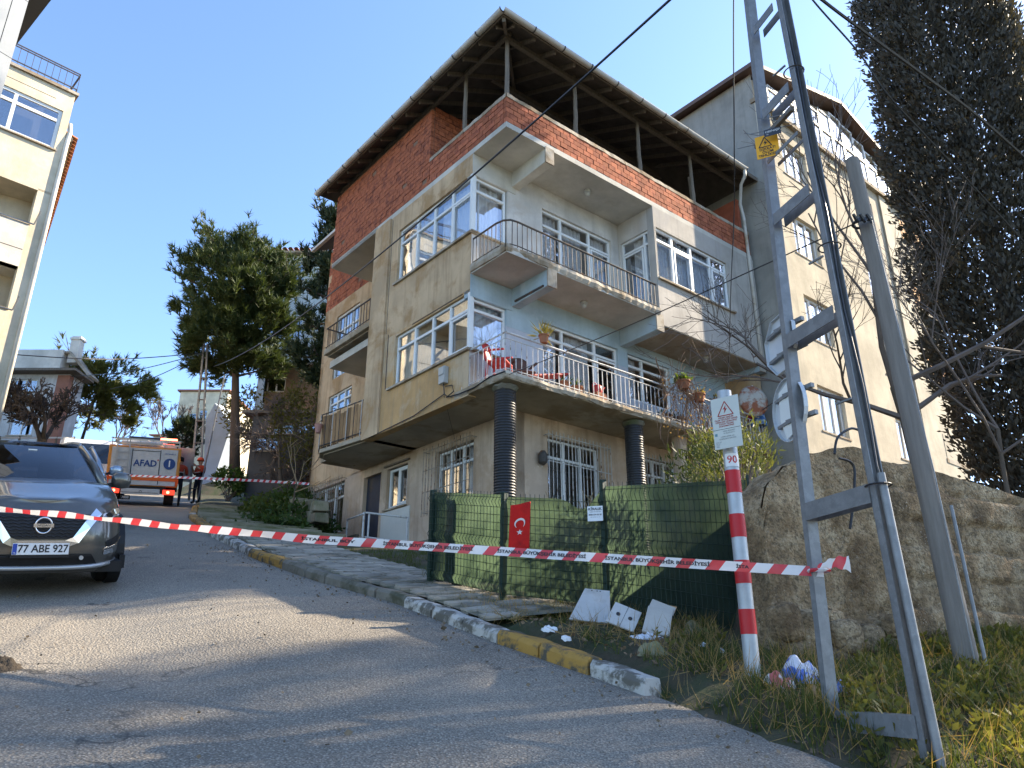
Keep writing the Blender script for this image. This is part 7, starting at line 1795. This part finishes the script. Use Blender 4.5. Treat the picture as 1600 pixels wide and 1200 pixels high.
# ================================================================ people
M_navy = mat('overall_navy', (.012, .014, .022), .9, .3, 8, .2, 40); M_orj = mat('jacket_orange', (.42, .06, .03), .85, .2, 6, .2, 40); M_skin = flat('skin', (.42, .24, .16), .6); M_boot = flat('boots', (.012, .012, .012), .7)
def person(label, base, rz, joints, H=1.76, helmet=None):
    """continuous skinned body from joints (unit: metres, feet at z=0, facing -Y)"""
    t = thing('person', label, 'person', tuple(base), rz)
    V_, E_, R_ = [], [], []
    def chain(pts, prev=None):
        for (p, r_) in pts:
            V_.append(p); R_.append(r_)
            if prev is not None: E_.append((prev, len(V_) - 1))
            prev = len(V_) - 1
        return prev
    chain([((0, 0, .95), (.15, .11))]); 
    ch = chain([((0, .0, 1.12), (.15, .11)), ((0, .01, 1.32), (.17, .12)), ((0, .01, 1.44), (.12, .09))], 0)
    hd_ = chain([((0, 0, 1.52), (.055, .055)), ((0, -.02, 1.60), (.08, .09)), ((0, -.03, 1.70), (.078, .09))], ch)
    for sx in (-1, 1):
        j = joints['L' if sx < 0 else 'R']
        chain([((sx * .1, 0, .90), (.085, .085)), (j['knee'], (.062, .062)), (j['ankle'], (.045, .045)), ((j['ankle'][0], j['ankle'][1] - .15, .04), (.045, .035))], 0)
        a = chain([((sx * .2, .01, 1.42), (.07, .07)), (j['elbow'], (.052, .052)), (j['wrist'], (.035, .035))], ch)
        hx = Vector(j['wrist']) - Vector(j['elbow']); hx.normalize(); w = Vector(j['wrist'])
        pm = chain([(tuple(w + hx * .07), (.035, .02))], a)
        for k in range(4): chain([(tuple(w + hx * .12 + Vector((.022 * (k - 1.5), 0, 0))), (.010, .010)), (tuple(w + hx * (.165 - .01 * abs(k - 1.2)) + Vector((.022 * (k - 1.5), -.01, -.01))), (.008, .008))], pm)
        chain([(tuple(w + hx * .06 + Vector((-.045 * sx, -.01, .01))), (.011, .011)), (tuple(w + hx * .1 + Vector((-.055 * sx, -.02, .01))), (.009, .009))], pm)
    me = bpy.data.meshes.new('body'); me.from_pydata(V_, E_, []); o = bpy.data.objects.new('body', me); col.objects.link(o)
    md = o.modifiers.new('k', 'SKIN'); md.use_smooth_shade = True
    for i, sv_ in enumerate(me.skin_vertices[0].data): sv_.radius = R_[i]; sv_.use_root = (i == 0)
    o.modifiers.new('s', 'SUBSURF').levels = 2; o.modifiers['s'].render_levels = 2
    dg = bpy.context.evaluated_depsgraph_get(); dg.update(); m2 = bpy.data.meshes.new_from_object(o.evaluated_get(dg)); bpy.data.objects.remove(o)
    m2.materials.clear()
    for m in (M_navy, M_orj, M_skin, M_boot): m2.materials.append(m)
    wr = [Vector(joints[k]['wrist']) for k in 'LR']
    for p in m2.polygons:
        c = p.center
        if c.z > 1.5: p.material_index = 2
        elif min((c - w).length for w in wr) < .17 and c.z > .5: p.material_index = 2 if min((c - w).length for w in wr) < .12 or True else 0
        elif c.z > 1.2: p.material_index = 1
        elif c.z < .12: p.material_index = 3
        else: p.material_index = 0
        p.use_smooth = True
    link_mesh('body', m2, t)
    if helmet: 
        h = MB(); h.lathe([(.125, 0), (.128, .03), (.118, .08), (.08, .125), (.02, .14)], 18, (0, -.03, 1.68)); h.v = [(v[0] * .92, v[1] * 1.08, v[2]) for v in h.v]; h.lathe([(.14, -.005), (.14, .005)], 18, (0, -.045, 1.685)); h.build('helmet', helmet, t, smooth_=True)
    else:
        h = MB(); h.lathe([(.09, -.06), (.1, .0), (.095, .06), (.06, .1), (.01, .11)], 16, (0, .0, 1.69)); h.build('hair', flat('hair_black', (.008, .007, .007), .8), t, smooth_=True)
    for sx in (-1, 1): MB().disc((sx * .03, -.115, 1.655), (0, 1, 0), .011, 8, .01).build('eye', M_boot, t)
    MB().box(-.012, .012, -.135, -.10, 1.60, 1.645).build('nose', M_skin, t, bevel=.006)
    for sx in (-1, 1): MB().box(sx * .082 - .008, sx * .082 + .008, -.03, .01, 1.60, 1.66).build('ear', M_skin, t, bevel=.006)
    MB().box(-.025, .025, -.112, -.10, 1.565, 1.573).build('mouth', flat('lips', (.25, .1, .08), .6), t)
    MB().box(-.155, .155, -.125, .13, 1.20, 1.225).build('reflective_band', M_platew, t, bevel=.01)
    return t
st = {'knee': (-.11, -.03, .5), 'ankle': (-.12, .02, .09), 'elbow': (-.27, .02, 1.16), 'wrist': (-.16, -.22, 1.34)}
sr = {'knee': (.11, -.03, .5), 'ankle': (.13, .03, .09), 'elbow': (.27, -.05, 1.16), 'wrist': (.06, -.26, 1.42)}
def stand(px, py, Y): p = atY(px, py, Y); return p
p = stand(307, 773, 29.0); p.z = plane(p.x, p.y) + .08
person('person in orange helmet and red navy jacket standing on the steps', p, R(-25), {'L': st, 'R': sr}, helmet=flat('helmet_orange', s(230, 85, 40), .35))
p = stand(274, 779, 27.2); p.z = plane(p.x, p.y) + .02
person('person in orange jacket leaning into the open truck door', p, R(200), {'L': {'knee': (-.11, -.05, .5), 'ankle': (-.12, .05, .09), 'elbow': (-.25, -.16, 1.2), 'wrist': (-.2, -.40, 1.3)}, 'R': {'knee': (.11, -.02, .5), 'ankle': (.12, .02, .09), 'elbow': (.27, -.12, 1.2), 'wrist': (.22, -.36, 1.35)}})
# ================================================================ things on the balconies and at the entrance
M_terra = mat('terracotta', (.32, .13, .07), .85, .2, 5, .2, 40); M_redp = mat('red_plastic', (.42, .035, .03), .45, .15, 4, .05, 40); M_brp = mat('brown_plastic', (.10, .05, .035), .5, .2, 4, .05, 40)
def on_b(px, py, b_):          # house coordinates of a pixel on the plane b = const
    r_ = ray(px, py); o = Vector((HC.x, HC.y, 0)); P = r_ * ((o.dot(V) + b_) / r_.dot(V)); d_ = P - o; return d_.dot(U), P.z
def pot(label, a, b_, z, r_, h, seed, leaf=M_bush, n=60, L=.16, w=.018, up=1.0, m=None, spread=1.0):
    t = thing('plant_pot', label, 'plant', tuple(hw(a, b_, z)), PH); MB().lathe([(r_ * .68, 0), (r_ * .95, h * .85), (r_ * 1.08, h * .86), (r_ * 1.08, h), (r_ * .9, h), (r_ * .85, h * .9)], 16).build('pot', m or M_terra, t, smooth_=False)
    q = random.Random(seed); b = MB()
    for k in range(n): c = Vector((q.uniform(-1, 1) * r_ * .7, q.uniform(-1, 1) * r_ * .7, h * .9)); d_ = (Vector((0, 0, up)) + rv(q) * spread).normalized(); quad_leaf(b, c + d_ * q.uniform(0, .12), d_, L * q.uniform(.5, 1.2), w, q)
    b.build('leaves', leaf, t); return t
a0, z0 = on_b(850, 545, -.02)
pot('terracotta pot with spiky yellow plant on the first floor rail', a0, -.02, 5.93, .10, .17, 1, leafmat('spiky_yellow', (.28, .25, .08), .4, .4), 70, .26, .012, .7, None, 1.1)
a1, z1 = on_b(1068, 600, -.06)
pot('wide terracotta pot with green leaves on the rail above the vine', a1, -.05, 5.95, .16, .2, 2, leafmat('pot_green', (.12, .20, .04), .4, .4), 110, .14, .035, .8)
pot('terracotta trough on the rail right of the vine', a1 + .55, -.04, 5.78, .15, .18, 3, leafmat('pot_dry', (.2, .17, .08), .4, .4), 80, .12, .02, .6)
pot('small terracotta pot at the far end of the first floor rail', a1 + 1.25, -.03, 5.82, .13, .16, 4, M_bush, 30, .1, .015)
pot('orange pot on the balcony end beside the dish', 8.15, .25, 5.9, .12, .2, 12, M_bush, 20, .1, .012, m=M_redp)
# hanging dead vine
q = random.Random(17); b = MB(); vt = thing('dead_vine', 'dried brown vine hanging over the first floor railing', 'plant', tuple(hw(a1, -.05, 5.9)), PH)
for k in range(58):
    x = q.gauss(.1, .42); y = q.uniform(-.16, .05); z = q.uniform(-.1, .35) - .3 * x; pts = [Vector((x, y, z))]; L = q.uniform(.4, 2.0); d_ = Vector((q.gauss(.1, .5), 0, -.6)).normalized()
    for i in range(12): d_ = (d_ + Vector((q.gauss(0, .35), q.gauss(0, .12), q.gauss(-.14, .22)))).normalized(); d_.y *= .5; pts.append(pts[-1] + d_ * L / 12)
    b.tube(pts, [(.006 if k % 6 else .017)] * 12 + [.003], 4, cap=False)
for k in range(50):
    pts = [Vector((q.gauss(-.1, .45), q.uniform(-.12, .05), q.uniform(-.5, .45)))]; d_ = rv(q); d_.y *= .25
    for i in range(7): d_ = (d_ + rv(q) * .6).normalized(); d_.y *= .4; pts.append(pts[-1] + d_ * .10)
    b.tube(pts, .005, 4, cap=False)
b.build('stems', mat('vine_stems', (.20, .12, .075), .9, .3, 5, .2, 30), vt)
lf = MB()
for k in range(120): c = Vector((q.uniform(-.9, .9), q.uniform(-.14, .02), q.uniform(-1.2, .2))); quad_leaf(lf, c, rv(q).normalized(), .06, .02, q)
lf.build('dry_leaves', leafmat('dry_vine_leaf', (.24, .16, .07), .4, .3), vt)
# chairs and pots behind the railing
def chair(label, a, b_, rz, m):
    t = thing('garden_chair', label, 'chair', tuple(hw(a, b_, 5.15)), PH + rz)
    MB().box(-.21, .21, -.2, .2, .38, .42).build('seat', m, t, bevel=.015); 
    bk = MB(); bk.grid(lambda u, v: (-.21 + .42 * u, .2 + .08 * v - .05 * (1 - (2 * u - 1) ** 2), .42 + .42 * v * (1 - .12 * (2 * u - 1) ** 2)), 8, 5); o = bk.build('backrest', m, t, smooth_=True); o.modifiers.new('s', 'SOLIDIFY').thickness = .02
    for sx in (-1, 1):
        for sy in (-1, 1): MB().bar((sx * .2, sy * .2, 0), (sx * .18, sy * .17, .4), .04, .04).build('leg', m, t)
        MB().bar((sx * .23, -.18, .6), (sx * .23, .22, .62), .05, .025).build('armrest', m, t)
    return t
chair('red plastic chair behind the balcony railing at the corner', .35, .62, R(30), M_redp)
chair('brown plastic chair behind the balcony railing', 1.05, .75, R(-20), M_brp)
t = thing('folding_table', 'red folding table lying tilted behind the balcony railing', 'table', tuple(hw(1.25, .3, 5.16)), PH); MB().bar((-.5, 0, .12), (.55, .05, .42), .34, .03).build('top', M_redp, t)
for x in (-.3, .3): MB().bar((x, -.1, 0), (x + .2, .12, .35), .025, .025).build('leg', M_brp, t)
t = thing('watering_can', 'small red watering can standing by the balcony door', 'can', tuple(hw(2.95, .85, 5.95)), PH)
t.location = hw(2.85, .45, 5.16 + .3); MB().lathe([(.09, 0), (.1, .02), (.1, .16), (.07, .19)], 16).build('body', M_redp, t, smooth_=True); MB().tube([(.09, 0, .05), (.17, 0, .14), (.22, 0, .2)], [.022, .018, .015], 8).build('spout', M_redp, t); MB().ring((-.07, 0, .16), (0, 1, 0), .07, .01, 16).build('handle', M_redp, t)
t2 = thing('plant_stand', 'brown crate under the red watering can', 'crate', tuple(hw(2.85, .45, 5.16)), PH); MB().box(-.16, .16, -.14, .14, 0, .29).build('box', M_terra, t2, bevel=.01)
for i, (a, b_, r_, l) in enumerate(((1.75, .3, .11, 'brown flower pot behind the rail below the spiky plant'), (2.15, .35, .13, 'larger brown flower pot left of the crate'), (4.95, .4, .15, 'dark brown pot behind the rail left of the vine'), (5.35, .35, .17, 'square brown tub behind the rail under the vine'))):
    pot(l, a, b_, 5.16, r_, .26, 30 + i, M_ivy, 24, .12, .015, m=M_terra if i < 2 else M_brp)
# rusty dish and blue parasol at the right end
dp_ = hw(7.85, -.05, 6.28); t = thing('satellite_dish', 'rusty satellite dish at the right end of the balcony', 'dish', tuple(dp_), PH)
dsh = MB(); dsh.grid(lambda u, v: (.36 * v * cos(2 * pi * u), -.10 * (1 - v * v), .42 * v * sin(2 * pi * u)), 28, 6)
o = dsh.build('bowl', mat('rusty_dish', (.42, .38, .32), .6, .15, 4, .2, 40, c2=(.28, .09, .04), s2=3.2, t2=.5, w2=.05), t, smooth_=True); o.rotation_euler = (R(-8), 0, R(-38)); o.modifiers.new('s', 'SOLIDIFY').thickness = .012
MB().tube([(0, .02, -.3), (.02, .05, -.9)], .022, 8).build('mast', M_railk, t); MB().tube([(.05, -.1, -.3), (.2, -.45, -.1), (.3, -.5, .0)], .012, 6).build('arm', M_railk, t); MB().box(.27, .35, -.55, -.47, -.02, .06).build('receiver', M_white, t)
t = thing('folded_parasol', 'folded blue and white parasol beside the rusty dish', 'parasol', tuple(hw(8.25, .1, 5.3)), PH)
bp_ = MB(); bp_.grid(lambda u, v: ((.05 + .13 * (1 - v) * (1 + .25 * sin(2 * pi * u * 6))) * cos(2 * pi * u) - .12 * v, (.05 + .13 * (1 - v) * (1 + .25 * sin(2 * pi * u * 6))) * sin(2 * pi * u), .45 + .95 * v), 36, 8)
tt = NT('parasol_stripes'); f = tt.math('FRACT', tt.math('MULTIPLY', tt.sep(tt.obj())[2], 7)); tt.principled(tt.mix(tt.math('GREATER_THAN', f, .6), (.05, .16, .42), (.30, .42, .55)), .8, 0, .2); bp_.build('canopy', tt.m, t, smooth_=True); MB().tube([(0, 0, 0), (-.12, 0, 1.5)], .018, 8).build('pole', M_white, t)
# wall pot hung on the plank balcony
t = thing('hanging_pot', 'pink pot hung on the plank balcony corner', 'pot', tuple(hw(-.32, 6.95, 5.62)), PH); MB().lathe([(.06, -.1), (.1, .1), (.11, .12), (.09, .12)], 12).build('pot', mat('pink_plastic', (.40, .20, .16), .6, .1, 4, 0), t); MB().ring((.06, 0, .16), (0, 1, 0), .06, .006, 12, k=4).build('hook', M_railk, t)
# entrance railing
def on_a(px, py, a):
    r_ = ray(px, py); o = Vector((HC.x, HC.y, 0)); P = r_ * ((o.dot(U) + a) / r_.dot(U)); return P
pr = [on_a(543, 812, .75), on_a(573, 801, .3), on_a(637, 809, .9)]
er = thing('entrance_railing', 'white pipe railing in front of the entrance door', 'railing', (pr[1].x, pr[1].y, pr[1].z - .9)); eo = -er.location
def rp(a, b_, z=0): return (a.x + eo.x, a.y + eo.y, a.z + eo.z + z)
for z in (0, -.55):
    for i in (0, 1): MB().tube([rp(pr[i], 0, z), rp(pr[i + 1], 0, z)], .022, 8).build('rail', M_railw, er, smooth_=True)
for p_, o_ in ((pr[0], 0), (pr[1], -.06), (pr[1], .06), (pr[2], 0)): MB().tube([(p_.x + eo.x + o_, p_.y + eo.y, p_.z + eo.z + .01), (p_.x + eo.x + o_, p_.y + eo.y, p_.z + eo.z - 1.2)], .022, 8).build('rail_post', M_railw, er, smooth_=True)
# landing slab in front of the house corner
ls = [on_ground(402, 850, .1), on_ground(520, 872, .1), on_ground(545, 850, .1), on_ground(450, 838, .1)]
